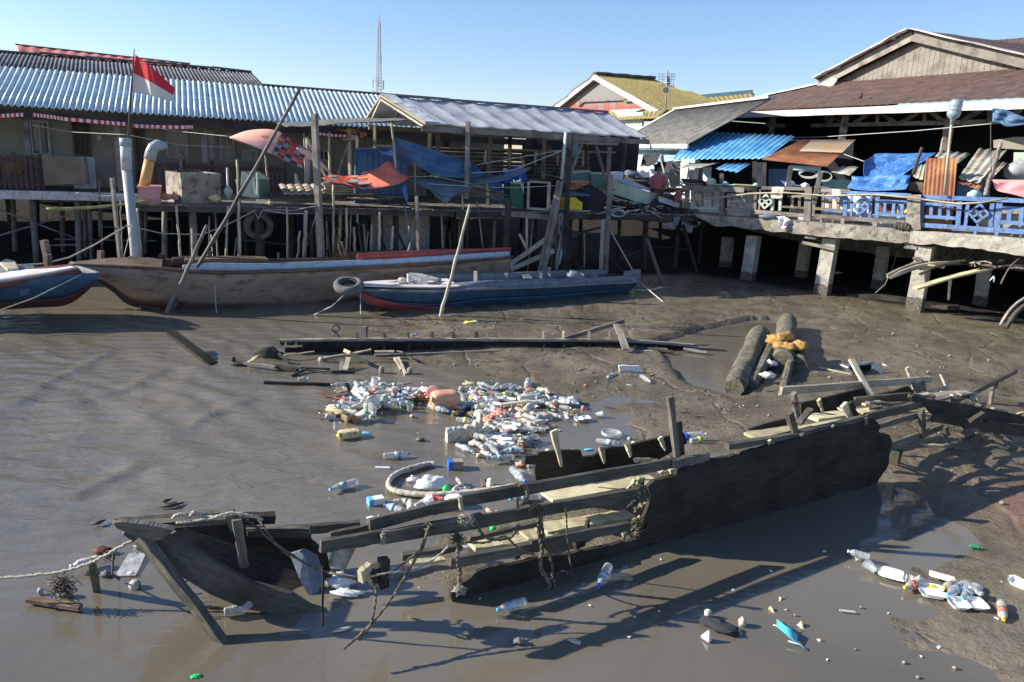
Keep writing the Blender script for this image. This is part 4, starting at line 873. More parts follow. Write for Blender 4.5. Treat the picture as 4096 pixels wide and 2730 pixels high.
# ---------- junk on the right part ----------
quad=lambda c,pts,v,ext,name,label,cat,mat,par=None,fr=S:(V(c),(lambda mb:(build(name,mb,M[mat],par) if par is not None else ONE(name,label,cat,mb,M[mat])))(MB().prism([fr.at(x,y,(v[i] if isinstance(v,(list,tuple)) else v)) for i,(x,y) in enumerate(pts)],ext)))[1]
V('a3')
t=T('wardrobe','dark green cupboard standing on the platform beside the empty frame','cupboard',S.at(600,1420,.3))
quad('a3',[(540,1200),(655,1205),(658,1415),(540,1412)],.25,S.v*.5,'body','','','green',t)
quad('a3',[(540,1196),(655,1201),(690,1196),(600,1190)],[.25,.25,.8,.8],ZV(.03),'top','','','mint',t)
quad('a3',[(632,1203),(660,1205),(660,1290)],.2,S.v*.03,'corner_patch','','','mint',t)
t=T('open_cabinet','open wooden cabinet with a dark hollow and pale stiles','frame',S.at(790,1420,.3))
for x0,y0,x1,y1,w in((705,1180,700,1425,.06),(890,1185,880,1430,.08),(715,1180,900,1190,.06),(695,1420,880,1432,.06)):
 V('a3');mb=MB().beam(S.at(x0,y0,.15),S.at(x1,y1,.15),w,w);build('stile',mb,M['palewood'],t)
quad('a3',[(720,1195),(880,1200),(870,1420),(710,1412)],.75,S.v*.03,'back_panel','','','blackint',t)
quad('a3',[(658,1205),(705,1200),(700,1420),(660,1416)],.3,S.v*.4,'side_panel','','','blackint',t)
quad('a3',[(690,1165),(990,1160),(1000,1178),(700,1182)],[.1,.1,.9,.9],ZV(.03),'top_boards','','','darkwood',t)
V('a3')
t=T('blue_pallet','bright blue plastic slatted pallets leaning under the shelter','pallet',S.at(500,1240,1.2))
for k,(x0,y0,x1,y1) in enumerate(((480,1100,650,1075),(485,1150,675,1130),(340,1190,560,1180),(345,1230,520,1250),(500,1170,540,1240),(580,1100,600,1170),(640,1075,675,1175),(440,1120,470,1200),(530,1090,560,1160))):
 mb=MB().beam(S.at(x0,y0,.9),S.at(x1,y1,.9),.1,.12);build('slat',mb,M['blueplastic'],t)
for i,(x,y) in enumerate(((250,1250),(330,1265),(290,1310),(370,1325),(230,1300),(450,1290),(310,1225))):
 V('a3');mb=MB();p=S.at(x,y,.5);mb.obox(p,S.u*.38+ZV(-.08),S.v*.3,ZV(.04)+S.u*.01)
 ONE('dark_tile','dark grey roof tile in the loose heap left of the green cupboard','tile',mb,M['asbestos'],'dark tiles heaped left of the cupboard')
t=T('yellow_cabinet','small bright yellow cabinet with a door, lying under black cloth','cabinet',S.at(1110,1430,.1))
quad('a3',[(1045,1322),(1120,1320),(1185,1370),(1185,1435),(1045,1430)],.05,S.v*.5,'body','','','yellow',t)
dr=quad('a3',[(1062,1345),(1150,1348),(1150,1425),(1062,1422)],.025,S.v*.02,'door','','','yellow',t)
V('a3');mb=MB().beam(S.at(1143,1380,.0),S.at(1143,1395,.0),.02,.02);build('handle',mb,M['wire'],dr)
def lump(c,x,y,v,rad,mat,name,label,cat,seed=0,amp=.4,fr=S,n=18,m=12):
 V(c);mb=MB().blob(fr.at(x,y,v),rad,n,m,amp,2.6,seed);return ONE(name,label,cat,mb,M[mat])
lump('a3',1240,1360,.4,(.5,.35,.42),'blackcloth','cloth_heap','heap of black cloth slumped over the yellow cabinet','cloth',2)
lump('a3',1270,1430,.2,(.3,.2,.18),'blackcloth','cloth_heap','small black bundle at the deck edge right of the yellow cabinet','cloth',5)
quadcloth('a3',[(1000,1290,1010,1300),(1060,1265,1060,1310),(1150,1270,1140,1310),(1250,1262,1250,1310)],[(.5,-.05)]*4,mat='greytarp',label='stiff grey sheet draped over the yellow cabinet',name='draped_sheet',cat='sheet',fold=.04,nu=14,nv=6)
t=T('plastic_crate','terracotta plastic crate on top of the junk behind the mast','crate',S.at(1180,1250,1.0))
quad('a3',[(1110,1180),(1250,1176),(1245,1255),(1120,1258)],.7,S.v*.5,'body','','','terracotta',t)
quad('a3',[(1050,1200),(1110,1180),(1120,1258),(1070,1235)],[1.1,.7,.7,1.1],S.u*.03,'side','','','terracotta',t)
quad('a3',[(1080,1176),(1255,1174),(1255,1190),(1085,1195)],.67,S.v*.56,'rim','','','terracotta',t)
def cab(c,pts,v,dv,label,mat,mat2,name='cabinet',cat='cabinet'):
 V(c);a=[S.at(x,y,v) for x,y in pts];t=T(name,label,cat,a[3])
 mb=MB().prism(a,S.v*dv);build('body',mb,M[mat],t)
 mb=MB().prism([a[0]+ZV(.015),a[1]+ZV(.015),a[1]+S.v*dv*1.02+ZV(.03),a[0]+S.v*dv*1.02+ZV(.03)],ZV(.03));build('lid',mb,M[mat2],t)
 return t
cab('a3',[(1075,1115),(1262,1100),(1262,1180),(1075,1190)],1.6,.5,'teal box in the junk heap, left of two','mintdark','mint','storage_box','box')
cab('a3',[(1265,1120),(1415,1120),(1415,1235),(1265,1235)],1.5,.5,'teal box in the junk heap, right of two','mintdark','mint','storage_box','box')
t=T('freezer','dented pale green chest freezer lying aslant on the junk heap','freezer',S.at(1650,1400,1.0))
quad('a3',[(1450,1175),(1610,1215),(1580,1330),(1445,1290)],[1.2,.9,.9,1.2],S.v*.7,'left_body','','','mint',t)
quad('a3',[(1612,1215),(1795,1275),(1765,1400),(1585,1332)],[.9,.8,.8,.9],S.v*.7,'right_body','','','mint',t)
quad('a3',[(1797,1275),(1880,1290),(1845,1440),(1767,1402)],[.8,1.4,1.4,.8],S.v*.03,'end_panel','','','mint',t)
quad('a3',[(1455,1168),(1600,1170),(1800,1250),(1795,1272)],[1.2,1.9,1.9,.8],ZV(.03),'lid','','','pvcgrey',t)
quad('a3',[(1445,1110),(1555,1095),(1550,1190),(1445,1175)],2.0,S.v*.4,'white_box','','','wallwhite',t)
random.seed(5)
DB=[(1450,1320,1700,1390,.5,.1,'palewood'),(1430,1330,1660,1420,.35,.06,'palewood'),(1480,1345,1730,1385,.6,.05,'pvc'),(1440,1400,1560,1410,.1,.2,'palewood'),(1180,1205,1420,1290,.6,.04,'palewood'),(1330,1240,1400,1310,.4,.1,'palewood'),(1380,1290,1480,1250,.3,.05,'greywood'),(1560,1360,1770,1430,.5,.15,'mint'),(1600,1400,1820,1470,.3,.08,'greywood'),(1450,1440,1700,1480,.1,.12,'darkwood'),(1700,1430,1960,1480,.2,.06,'mint'),(1780,1440,1900,1510,-.1,.03,'greywood'),(1850,1390,2100,1450,.5,.2,'darkwood'),(1900,1440,2200,1480,.2,.15,'darkwood'),(1030,1440,1250,1445,-.02,.1,'palewood'),(960,1430,1020,1420,-.02,.12,'palewood'),(1350,1460,1410,1450,-.05,.12,'palewood'),(1300,1470,1380,1465,-.06,.06,'palewood'),(1560,1455,1700,1430,0,.04,'bamboo'),(1450,1380,1480,1300,.6,.03,'greywood'),(835,1108,1000,1150,.6,.04,'greywood'),(1640,1500,1700,1470,-.05,.05,'greywood'),(1780,1300,1990,1310,1.2,.2,'redwood'),(1740,1270,1960,1300,1.4,.18,'brownwood'),(1800,1245,2000,1280,1.5,.15,'brownwood')]
LB=['thick pale plank on the junk heap below the freezer','narrow pale plank sliding off the heap below the freezer','white pipe on the heap below the freezer','short wide board at the foot of the square post','thin pale lath slanting behind the black cloth','short pale board leaning right of the black cloth','short grey stick left of the freezer','flat mint green board in front of the freezer','grey stick right of the mint green board','dark board at the deck edge right of the square post','mint green strip at the far edge of the junk heap','thin grey stick hanging off the junk heap','broad dark board below the white roof panel','dark board at the start of the concrete walkway','pale board under the yellow cabinet','short pale board left of the yellow cabinet','pale offcut at the deck edge below the black bundle','small pale offcut left of the square post foot','pale bamboo cane across the junk heap','short stake standing in the heap behind the square post','thin pale lath leaning on the mast','grey chip of wood over the deck edge','red brown board in front of the person','brown board left of the person','brown board stacked highest before the person']
for (x0,y0,x1,y1,v,w,m),lb in zip(DB,LB):
 V('a3');mb=MB().beam(S.at(x0,y0,v),S.at(x1,y1,v),w,.03,n=4,jit=.006);ONE('loose_board',lb,'plank',mb,M[m])
quad('a3',[(1870,1320),(2058,1385),(2055,1420),(1868,1360)],[.9,.9,.6,.6],ZV(.04),'white_panel','white flat panel sliding off the heap toward the walkway','board','whitewood')
V('a3');a=[S.at(1920,1345,1.3),S.at(2060,1250,1.6),S.at(2110,1290,1.0),S.at(1990,1375,.8)]
mb=MB().patch(a[3],a[2],a[1],a[0],24,4,.02,lambda u,v,p,q:.04*math.sin(u*18));ONE('roof_sheet','wavy red brown roofing sheet leaning beside the walkway railing','sheet',mb,M['redroof'])
mb=MB()
V('a3')
for k in range(3):
 c=S.at(1500+k*6,1460+k*4,-.1);P=[c+S.u*(.26-k*.03)*math.cos(a)+ZV((.11-k*.02)*math.sin(a))+S.v*.05*math.sin(a) for a in np.linspace(0,2*math.pi,25)];mb.tube(P,.012,5,False)
ONE('cable_coil','loose coil of pale cable on the deck edge right of the post','cable',mb,M['cord'])
mb=MB()
V('a3')
for k in range(230):
 x=RU(1420,2220);y=1395+ (x-1420)*.11+RU(-50,35);p=S.at(x,y,RU(-.05,.7))
 mb.box(p,(RU(.03,.22),RU(.02,.08),RU(.01,.05)),RU(0,3),RU(-.4,.4),RU(-.4,.4))
o=ONE('rubble','dark rubble and splintered wood covering the junk heap','rubble',mb,M['darkwood']);o['kind']='stuff'
mb=MB()
for k in range(34):
 x=RU(1420,1900);y=1420+RU(-25,45);p=S.at(x,y,RU(-.08,.1))
 mb.box(p,(RU(.03,.12),RU(.02,.06),RU(.01,.03)),RU(0,3),RU(-.4,.4))
o=ONE('pale_scraps','pale scraps of paper and plastic along the heap edge','scraps',mb,M['palewood']);o['kind']='stuff'
mb=MB()
V('a3')
mb.patch(S.at(1400,1500,-.02),S.at(2230,1545,-.02),S.at(2150,1330,2.6),S.at(1450,1260,2.6),40,20,.06,lambda u,v,a,b:.12*NN(a*1.8,b*1.8,4)+.25*math.sin(v*math.pi)*math.sin(min(1,u*1.2)*math.pi))
ONE('debris_mound','dark mound of broken wood between platform and concrete walkway','debris',mb,M['darkwood'])
for i,(x0,x1,b) in enumerate(((960,940,.05),(985,955,-.05),(1000,975,.03))):
 V('b3');a=S.at(x0,345,-.1);m=S.at(x0+ (10 if i else -18),560,-.2);e=S.at(x1,860 if i!=2 else 810,-.5);e2=e
 P=[a.lerp(m,k/8)+S.u*b*math.sin(k/8*3.1) for k in range(8)]+[m.lerp(e,k/8)+S.u*b*.6*math.sin(k/8*3.1) for k in range(9)]
 mb=MB().tube(P,.035,8);ONE('mooring_rope','thick grey mooring rope hanging beside the mast, '+['left strand','middle strand','right strand'][i],'rope',mb,M['pvcgrey' if i else 'mudrope'],'mooring ropes hanging by the mast')
V('a3')
mb=MB().blob(S.at(1110,900,.0),(.12,.1,.2),10,8,.6,4);ONE('net_bundle','small green net bundle tied on the shelter crossbeam','net',mb,M['greencloth'])
V('a3')
cord([S.at(240,1030,.1),S.at(640,960,.1),S.at(1010,898,-.2)],.009,M['cord'],'pale line from the tarpaulin knot to the mast')
cord([S.at(-180,1125,.1),S.at(550,1085,.1),S.at(1000,905,-.2)],.012,M['cord'],'second pale line holding up the long grey tarpaulin')
cord([S.at(-200,1200,-.2),S.at(200,1225,-.2),S.at(560,1238,-.2),S.at(1000,1215,-.3)],.009,M['cord'],'pale line sagging past the green cupboard')
V('b1')
cord([S.at(0,1090,-1.5),S.at(160,1035,-1.5),S.at(400,1020,-1.5),S.at(620,965,-1.4),S.at(850,850,-1.3),S.at(1120,690,-1.2)],.018,M['rope'],'mooring rope curving from the left blue boat up to the flag pipe','rope','rope')
cord([S.at(1130,680,-1.2),S.at(1300,715,-.8),S.at(1450,750,-.5),S.at(1800,760,-.5),S.at(2000,690,-.4),S.at(2290,540,-.1)],.012,M['rope'],'thin rope looping right from the flag pipe under the platform','rope','rope')
cord([S.at(1110,960,-1.8),S.at(1180,690,-1.2),S.at(1220,560,-.3)],.01,M['rope'],'thin rope tied round the flag pipe','rope','rope')
cord([S.at(1890,760,-.6),S.at(1905,950,-1.5),S.at(1925,1250,-2.6),S.at(1940,1470,-3.1)],.007,M['cord'],'thin line dangling over the side of the brown boat','cord','cord')
cord([S.at(680,385,.8),S.at(900,415,.8),S.at(1230,405,.6)],.012,M['cord'],'pale hose slung between the boardwalk and the pink box','hose','hose')
V('b2');cord([S.at(330,540,.0),S.at(560,572,-.1),S.at(730,572,-.2)],.012,M['cord'],'pale rope tied between stilts below the mint cabinet','rope','rope')
cord([S.at(270,560,-.1),S.at(298,620,-.1),S.at(340,530,-.05),S.at(600,545,-.1),S.at(830,500,-.3)],.007,M['cord'],'thin cord looping along the deck edge','cord','cord')
cord([S.at(835,480,-.4),S.at(810,600,-.5),S.at(700,980,-.9)],.006,M['wire'],'thin dark cord from the tall grey post to the brown boat','cord','cord')
cord([S.at(1600,470,-.2),S.at(1640,650,-.8),S.at(1660,760,-1.2)],.02,M['greytarp'],'twisted blue grey cord down to the driftwood stick','cord','cord')
V('b2');cord([S.at(1655,240,.0),S.at(1900,240,-.1),S.at(2294,325,-.2)],.007,M['cord'],'thin line along the bottom of the grey tarpaulin','cord','cord')
V('b2');cord([S.at(950,600,.3),S.at(960,310,.3),S.at(962,430,.2)],.006,M['wire'],'thin wire under the red cloth knot','wire','wire')
V('b2');c=S.at(302,680,.2)
def tyre(c,X,Y,Rr,r,label):
 t=T('tyre',label,'tyre',c);Z_=X.cross(Y)
 mb=MB()
 def fn(u,v):
  a=u*2*math.pi;b=v*2*math.pi;d=X*math.cos(a)+Y*math.sin(a);return c+d*(Rr+r*1.0*math.cos(b))+Z_*(r*1.15*math.sin(b))
 n,m=32,12;P=[];
 for i in range(n):
  for j in range(m): P.append(fn(i/n,j/m*.86+.57))
 s=mb.add(P)
 for i in range(n):
  for j in range(m-1):
   i2=(i+1)%n;mb.face((s+i*m+j,s+i2*m+j,s+i2*m+j+1,s+i*m+j+1),None,True)
 build('casing',mb,M['rubber'],t)
 mb=MB();
 for k in range(2):
  off=Z_*(r*.55*(1 if k else -1));P=[c+off+(X*math.cos(a)+Y*math.sin(a))*(Rr-r*.85) for a in np.linspace(0,2*math.pi,33)];mb.tube(P,r*.09,5,False)
 build('bead',mb,M['rubber'],t);return t
tyre(S.at(302,680,.7),S.u,ZV(1),.27,.09,'old tyre hanging from a stilt under the mint cabinet')
quad('b2',[(1310,535),(1640,560),(1830,560),(1830,900),(1310,905)],[1.3]*5,S.v*.1,'concrete_wall','pale concrete wall under the platform between the stilts','wall','concretepale')
# ---------- boats ----------
def hull(name,label,secs,parts,fr=None):
 """secs: list of stations; each station = list of points from keel (bottom) to near rail; mirrored list far side"""
def boat(label,near_top,near_bot,far_top,bands,bowtip,inmat,stern=None,nb=10,bulge=.12,cat='boat',depthfl=.18):
 """near_top/near_bot/far_top: lists of world points bow->stern, same length."""
 t=T('boat',label,cat,(near_bot[len(near_bot)//2]+far_top[len(far_top)//2])*.5*Vector((1,1,0)) if False else Vector((near_bot[len(near_bot)//2].x,near_bot[len(near_bot)//2].y,0)))
 def ip(A,u):
  k=u*(len(A)-1);i=int(min(k,len(A)-2));f=k-i;p0=A[max(i-1,0)];p1=A[i];p2=A[i+1];p3=A[min(i+2,len(A)-1)]
  return .5*((2*p1)+(p2-p0)*f+(2*p0-5*p1+4*p2-p3)*f*f+(-p0+3*p1-3*p2+p3)*f**3)
 far_bot=[]
 for nt_,nb_,ft in zip(near_top,near_bot,far_top):
  d=(ft-nt_);d.z=0;far_bot.append(nb_+d*.62)
 def side(T_,B_,a,b,mat,nm,th=.035,sgn=1):
  def fn(u,v):
   w=a+(b-a)*v;p=ip(B_,u).lerp(ip(T_,u),w);o=(ip(near_top,u)-ip(far_top,u));o.z=0
   o=o.normalized() if o.length>1e-3 else ZV(0)
   return p+o*(sgn*bulge*math.sin(w*math.pi*.9)*math.sin(math.pi*min(1,u*1.5+.08)))
  mb=MB().sheet(fn,40,5,th,8*1,1,True);return build(nm,mb,M[mat],t)
 for a,b,mat in bands: side(near_top,near_bot,a,b,mat,'hull')
 side(far_top,far_bot,0,1,inmat,'far_side',-.035,-1)
 mb=MB().sheet(lambda u,v:ip(near_bot,u).lerp(ip(far_bot,u),v)+ZV(.02-.05*math.sin(v*math.pi)),40,3,.03,8,1,True);build('bottom',mb,M[inmat],t)
 return t,ip
V('b1')
def boatpts(L,v):
 out=[]
 for (c,x,y),vv in zip(L,v if isinstance(v,(list,tuple)) else [v]*len(L)):
  V(c);out.append(S.at(x,y,vv))
 return out
bv=[-2.0,-2.3,-2.5,-2.45,-2.3,-2.1,-1.8,-1.3]
ntp=boatpts([('b1',640,1018),('b1',1000,1036),('b1',1400,1060),('b1',1900,1095),('b2',500,1085),('b2',1300,1050),('b2',2000,1010),('b3',556,735)],bv)
nbt=boatpts([('b1',650,1026),('b1',990,1235),('b1',1240,1395),('b1',1900,1450),('b2',500,1450),('b2',1300,1400),('b2',2000,1330),('b3',520,960)],[-2.0,-2.15,-2.2,-2.1,-2.0,-1.8,-1.5,-1.1])
ftp=[p+S.v*w+ZV(dz) for p,w,dz in zip(ntp,[.05,.8,1.3,1.6,1.7,1.7,1.6,1.4],[0,.02,0,0,0,0,0,0])]
t,ip=boat('long brown wooden boat with pale blue and red rails moored behind the bamboo pole',ntp,nbt,ftp,[(0,.14,'boatmaroon'),(.14,.96,'boatbrown')],None,'brownwood')
mb=MB().tube([ip(ntp,k/40)+ZV(.0)-S.v*.03 for k in range(41)],.04,6);build('rub_rail',mb,M['brownwood'],t)
mb=MB().tube([ip(ntp,0)+Vector((-.03,0,.02))]+[ip(nbt,k/14*.29) for k in range(1,15)],.05,6);build('stem',mb,M['darkwood'],t)
def band(L,v,w0,mat,name,par,th=.03,seg=30):
 """band between upper and lower image polylines"""
 up_=boatpts([(c,x,y0) for c,x,y0,y1 in L],v);lo_=boatpts([(c,x,y1) for c,x,y0,y1 in L],v)
 mb=MB().sheet(lambda u,k:ip(lo_,u).lerp(ip(up_,u),k),seg,2,th,6,.3,True);return build(name,mb,M[mat],par)
band([('b1',1635,1035,1066),('b1',1890,1015,1095),('b2',300,1020,1095),('b2',900,1000,1080),('b2',1500,975,1040),('b2',2294,925,975),('b3',540,685,735)],[-2.42,-2.38,-2.3,-2.15,-2.0,-1.7,-1.3],0,'boatlight','pale_rail',t)
band([('b2',1180,945,988),('b2',1250,930,985),('b2',1700,905,965),('b2',2100,890,930),('b3',548,650,680)],[-2.0,-2.0,-1.9,-1.75,-1.28],0,'boatred','red_rail',t)
band([('b1',1650,990,1026),('b1',1900,978,1018),('b2',180,975,1018),('b2',390,980,1012)],[-2.0,-2.0,-1.95,-1.9],0,'brownwood','hatch_coaming',t,.4)
band([('b1',1540,975,1050),('b1',1700,970,1050),('b1',1850,972,1040)],[-1.6,-1.6,-1.6],0,'brownwood','hatch_coaming',t,.3)
band([('b2',300,978,1000),('b2',700,972,995),('b2',970,965,990),('b2',1180,955,985)],[-1.5,-1.4,-1.3,-1.2],0,'brownwood','inner_rail',t)
band([('b2',970,925,990),('b2',1100,915,975),('b2',1400,905,945),('b2',2000,885,910)],[-.8,-.8,-.7,-.5],0,'brownwood','far_rail',t)
V('b2')
for x0,y0,x1,y1 in((1015,850,1060,985),(1045,825,1085,960)): mb=MB().beam(S.at(x0,y0,-1.2),S.at(x1,y1,-1.2),.07,.04);build('frame_piece',mb,M['brownwood'],t)
mb=MB().sheet(lambda u,v:ip(ntp,u*.3).lerp(ip(ftp,u*.3),v)+ZV(.02),14,6,.03,3,1);build('bow_deck',mb,M['brownwood'],t)
V('b1')
cord([S.at(820,1010,-1.9),S.at(960,995,-1.9),S.at(1090,985,-1.6),S.at(1240,935,-1.3)],.015,M['rope'],'rope lying over the bow deck of the brown boat','rope','rope')
V('b1')
ntl=[S.at(x,y,v) for x,y,v in((700,1065,-3.3),(500,1118,-3.35),(200,1165,-3.4),(0,1200,-3.4),(-500,1230,-3.4),(-1000,1240,-3.4))]
nbl=[S.at(x,y,v) for x,y,v in((770,1110,-3.25),(610,1366,-3.0),(250,1400,-3.0),(0,1410,-3.0),(-500,1440,-3.0),(-1000,1450,-3.0))]
ntl[0]=S.at(860,1130,-3.2);nbl[0]=S.at(870,1150,-3.2)
ntl=[S.at(x,y,v) for x,y,v in((868,1105,-3.2),(600,1110,-3.35),(300,1150,-3.4),(0,1205,-3.4),(-500,1250,-3.4),(-1000,1260,-3.4))]
nbl=[S.at(x,y,v) for x,y,v in((874,1160,-3.2),(620,1366,-3.0),(300,1400,-3.0),(0,1420,-3.0),(-500,1450,-3.0),(-1000,1460,-3.0))]
ftl=[p+S.v*w for p,w in zip(ntl,[.04,.9,1.2,1.3,1.3,1.3])]
t,_=boat('blue and maroon wooden boat with a white deck, cut by the left edge',ntl,nbl,ftl,[(0,.3,'boatmaroon'),(.3,1.0,'boatblue')],None,'boatgrey')
ntm=[S.at(x,y,v) for x,y,v in((740,1100,-3.3),(500,1140,-3.38),(250,1180,-3.4),(0,1240,-3.42),(-500,1290,-3.42))]
up_=[S.at(x,y,v) for x,y,v in((700,1066,-3.3),(500,1105,-3.38),(250,1150,-3.4),(0,1190,-3.42),(-500,1230,-3.42))]
mb=MB().sheet(lambda u,k:ip(ntm,u).lerp(ip(up_,u),k)-S.v*.03,24,2,.03,4,.2,True);build('maroon_band',mb,M['boatmaroon'],t)
wt=[S.at(x,y,v) for x,y,v in((640,1060,-2.9),(500,1078,-2.9),(250,1090,-2.9),(0,1110,-2.9),(-500,1120,-2.9))]
mb=MB().sheet(lambda u,k:ip(up_,u).lerp(ip(wt,u),k)+ZV(.01),24,3,.03,4,.5,True);build('side_deck',mb,M['deckwhite'],t)
fu=[S.at(x,y,v) for x,y,v in((650,1035,-2.3),(400,1060,-2.3),(150,1082,-2.3),(-300,1100,-2.3))];fl_=[S.at(x,y,v) for x,y,v in((690,1062,-2.5),(400,1082,-2.5),(150,1105,-2.5),(-300,1130,-2.5))]
mb=MB().sheet(lambda u,k:ip(fl_,u).lerp(ip(fu,u),k),20,2,.03,4,.2,True);build('maroon_rail',mb,M['boatmaroon'],t)
V('b1');mb=MB();mb.prism([S.at(-200,1095,-2.95),S.at(175,1090,-2.95),S.at(205,1160,-3.2),S.at(-200,1175,-3.2)],S.v*.5);build('cabin_side',mb,M['boatgrey'],t)
quad('b1',[(0,1035),(60,1005),(130,1022),(178,1075),(165,1085),(70,1092)],[-2.6,-2.4,-2.3,-2.6,-2.9,-2.9],ZV(.06),'hatch_lid','','','palewood',t)
mb=MB().prism([S.at(175,1250,-3.48),S.at(265,1242,-3.48),S.at(262,1295,-3.46),S.at(180,1305,-3.46)],S.v*-.005);build('painted_patch',mb,M['boatblue'],t)
cord([S.at(-20,1445,-3.9),S.at(300,1330,-3.8),S.at(760,1102,-3.3)],.012,M['rope'],'pale rope running down across the side of the left blue boat','rope','rope')
def bp(L):
 r=[]
 for c,x,y,v in L: V(c);r.append(S.at(x,y,v))
 return r
n2=bp([('b2',1155,1252,-3.1),('b2',1500,1262,-3.3),('b2',1900,1268,-3.4),('b3',300,1020,-3.3),('b3',900,1000,-3.0),('b3',1300,975,-2.7),('b3',1690,960,-2.35)])
b2_=bp([('b2',1160,1265,-3.1),('b2',1420,1430,-3.0),('b2',1900,1470,-3.0),('b3',300,1190,-2.9),('b3',900,1160,-2.6),('b3',1300,1110,-2.3),('b3',1590,1065,-2.1)])
f2=[p+S.v*w+ZV(.0) for p,w in zip(n2,[.25,.75,.95,1.05,1.05,.95,.7])]
t,_=boat('blue wooden boat with grey gunwales and red bottom, lying on the mud in front',n2,b2_,f2,[(0,.5,'boatblue'),(.5,1,'boatblue')],None,'boatgrey')
mb=MB().sheet(lambda u,v:ip(b2_,u*.38+.01).lerp(ip(n2,u*.38+.01),v*(.58-.25*u))+S.v*(-.06-.1*math.sin(v*1.5)*min(1,u*2.5)),20,4,.008,2,.4,True);build('red_bottom',mb,M['boatred'],t)
g1=bp([('b2',1205,1225,-3.0),('b2',1550,1215,-3.05),('b2',1850,1215,-3.15),('b3',240,950,-3.2),('b3',800,935,-2.95),('b3',1300,918,-2.65),('b3',1700,895,-2.3)])
mb=MB().sheet(lambda u,v:ip(n2,u).lerp(ip(g1,u),v)-S.v*.02,40,2,.03,6,.2,True);build('near_gunwale',mb,M['boatgrey'],t)
g3=bp([('b2',1700,1120,-2.3),('b2',1950,1112,-2.3),('b3',100,890,-2.3),('b3',660,872,-2.2),('b3',1040,855,-2.0),('b3',1420,850,-1.8)]);g4=[Vector((p.x,p.y,max(p.z-.35,.2))) for p in g3]
mb=MB().sheet(lambda u,v:ip(g4,u).lerp(ip(g3,u),v),30,2,.03,6,.2,True);build('far_gunwale',mb,M['boatgrey'],t)
mb=MB().tube([ip(n2,k/40)-S.v*.05 for k in range(41)],.035,6);build('rub_rail',mb,M['boatgrey'],t)
mb=MB().sheet(lambda u,v:ip(n2,u*.42).lerp(ip(f2,u*.42),v)+ZV(.1),14,6,.03,2,1);build('bow_deck',mb,M['deckwhite'],t)
for x,y0,y1,v in((230,865,955,-2.9),(505,880,945,-2.5),(815,880,930,-2.3),(890,830,920,-2.2)):
 V('b3');mb=MB().beam(S.at(x,y0,v),S.at(x,y1,v),.08,.05);build('rib_post',mb,M['palewood' if x<300 else 'boatgrey'],t)
mb=MB();V('b3');mb.beam(S.at(1560,915,-2.4),S.at(1700,895,-2.2),.05,.3);build('transom',mb,M['boatgrey'],t)
for x,v in((1180,-2.25),(700,-2.5)):
 mb=MB().beam(S.at(x,930,v-.35),S.at(x-20,900,v+.25),.2,.03);build('thwart',mb,M['boatgrey'],t)
t=T('foam_box','cream box standing on the bow deck of the blue boat','box',S.at(-1,1000,-2.9))
V('b2')
pA=[S.at(1640,1115,-2.9),S.at(1760,1150,-3.05),S.at(1750,1232,-3.05),S.at(1640,1175,-2.95)];mb=MB().prism(pA,S.v*.1);build('end_board',mb,M['deckwhite'],t)
pA=[S.at(1765,1150,-3.05),S.at(1825,1172,-3.1),S.at(1808,1245,-3.1),S.at(1755,1232,-3.05)];mb=MB().prism(pA,S.v*.35);build('side_board',mb,M['deckwhite'],t)
pA=[S.at(1645,1112,-2.9),S.at(1765,1120,-2.6),S.at(1935,1168,-2.7),S.at(1828,1172,-3.1)];mb=MB().prism(pA,ZV(.03));build('lid',mb,M['deckwhite'],t)
V('b2')
poles([('b2',1850,1160,1935,1165,-2.75,-.03,'palewood','short pale stick poking out of the cream box')],name='stick',cat='stick')
longpole(S.at(1470,1215,-3.2),S.at(1840,1125,-2.9),.012,'wire','thin dark rod laid across the bow deck of the blue boat','rod')
longpole(S.at(1205,1197,-2.9),S.at(1560,1172,-2.8),.025,'palewood','grey pole lying along the bow of the blue boat')
mb=MB()
V('b2')
for k in range(60):
 p=S.at(RU(1560,1720),RU(1185,1222),-3.0);q=p+Vector((RU(-.06,.06),RU(-.06,.06),RU(-.0,.05)));mb.tube([p,q],.008,4)
ONE('rope_tangle','tangle of frayed rope on the bow deck beside the cream box','rope',mb,M['rope'])
mb=MB().blob(S.at(1585,1172,-2.8),(.1,.08,.08),12,8,.3,4);ONE('float_ball','pale float at the foot of the driftwood stick on the blue boat','float',mb,M['styro'])
lump('b3',1110,905,-2.4,(.2,.12,.12),'greytarp','rag_bundle','grey rag bundle inside the blue boat','cloth',4)
quad('b3',[(1140,890),(1200,905),(1180,915),(1130,905)],-2.4,ZV(.05),'dish','white dish on the rag bundle inside the blue boat','dish','foamwhite')
V('b3')
for i,(x0,y0,x1,y1) in enumerate(((1265,905,1330,910),(1285,935,1325,895),(1330,900,1480,890),(1040,855,1180,850))):
 mb=MB().beam(S.at(x0,y0,-2.1),S.at(x1,y1,-2.0),.05,.03);ONE('stick',['pale stick flat in the stern of the blue boat','pale stick crossing another in the stern of the blue boat','dark board in the stern of the blue boat','dark board over the far gunwale of the blue boat'][i],'stick',mb,M['palewood' if i<2 else 'darkwood'])
V('b2');c=S.at(1108,1215,-3.15);X_=(S.u*.95+ZV(.12)).normalized();Y_=(S.v*.9+ZV(.3)).normalized();Y_=(Y_-X_*Y_.dot(X_)).normalized()
tyre(c,X_,Y_,.24,.085,'old grey tyre hung as a fender on the bow of the blue boat')
cord([S.at(1100,1270,-3.2),S.at(960,1400,-3.6),G(800,1478,.0)],.012,M['cord'],'rope trailing from the tyre into the water','rope','rope')
V('b2');cord([S.at(1212,1240,-3.15),S.at(1215,1400,-3.4),G(1216,1480,.02)],.008,M['cord'],'thin cord hanging from the bow of the blue boat','cord','cord')
V('b3')
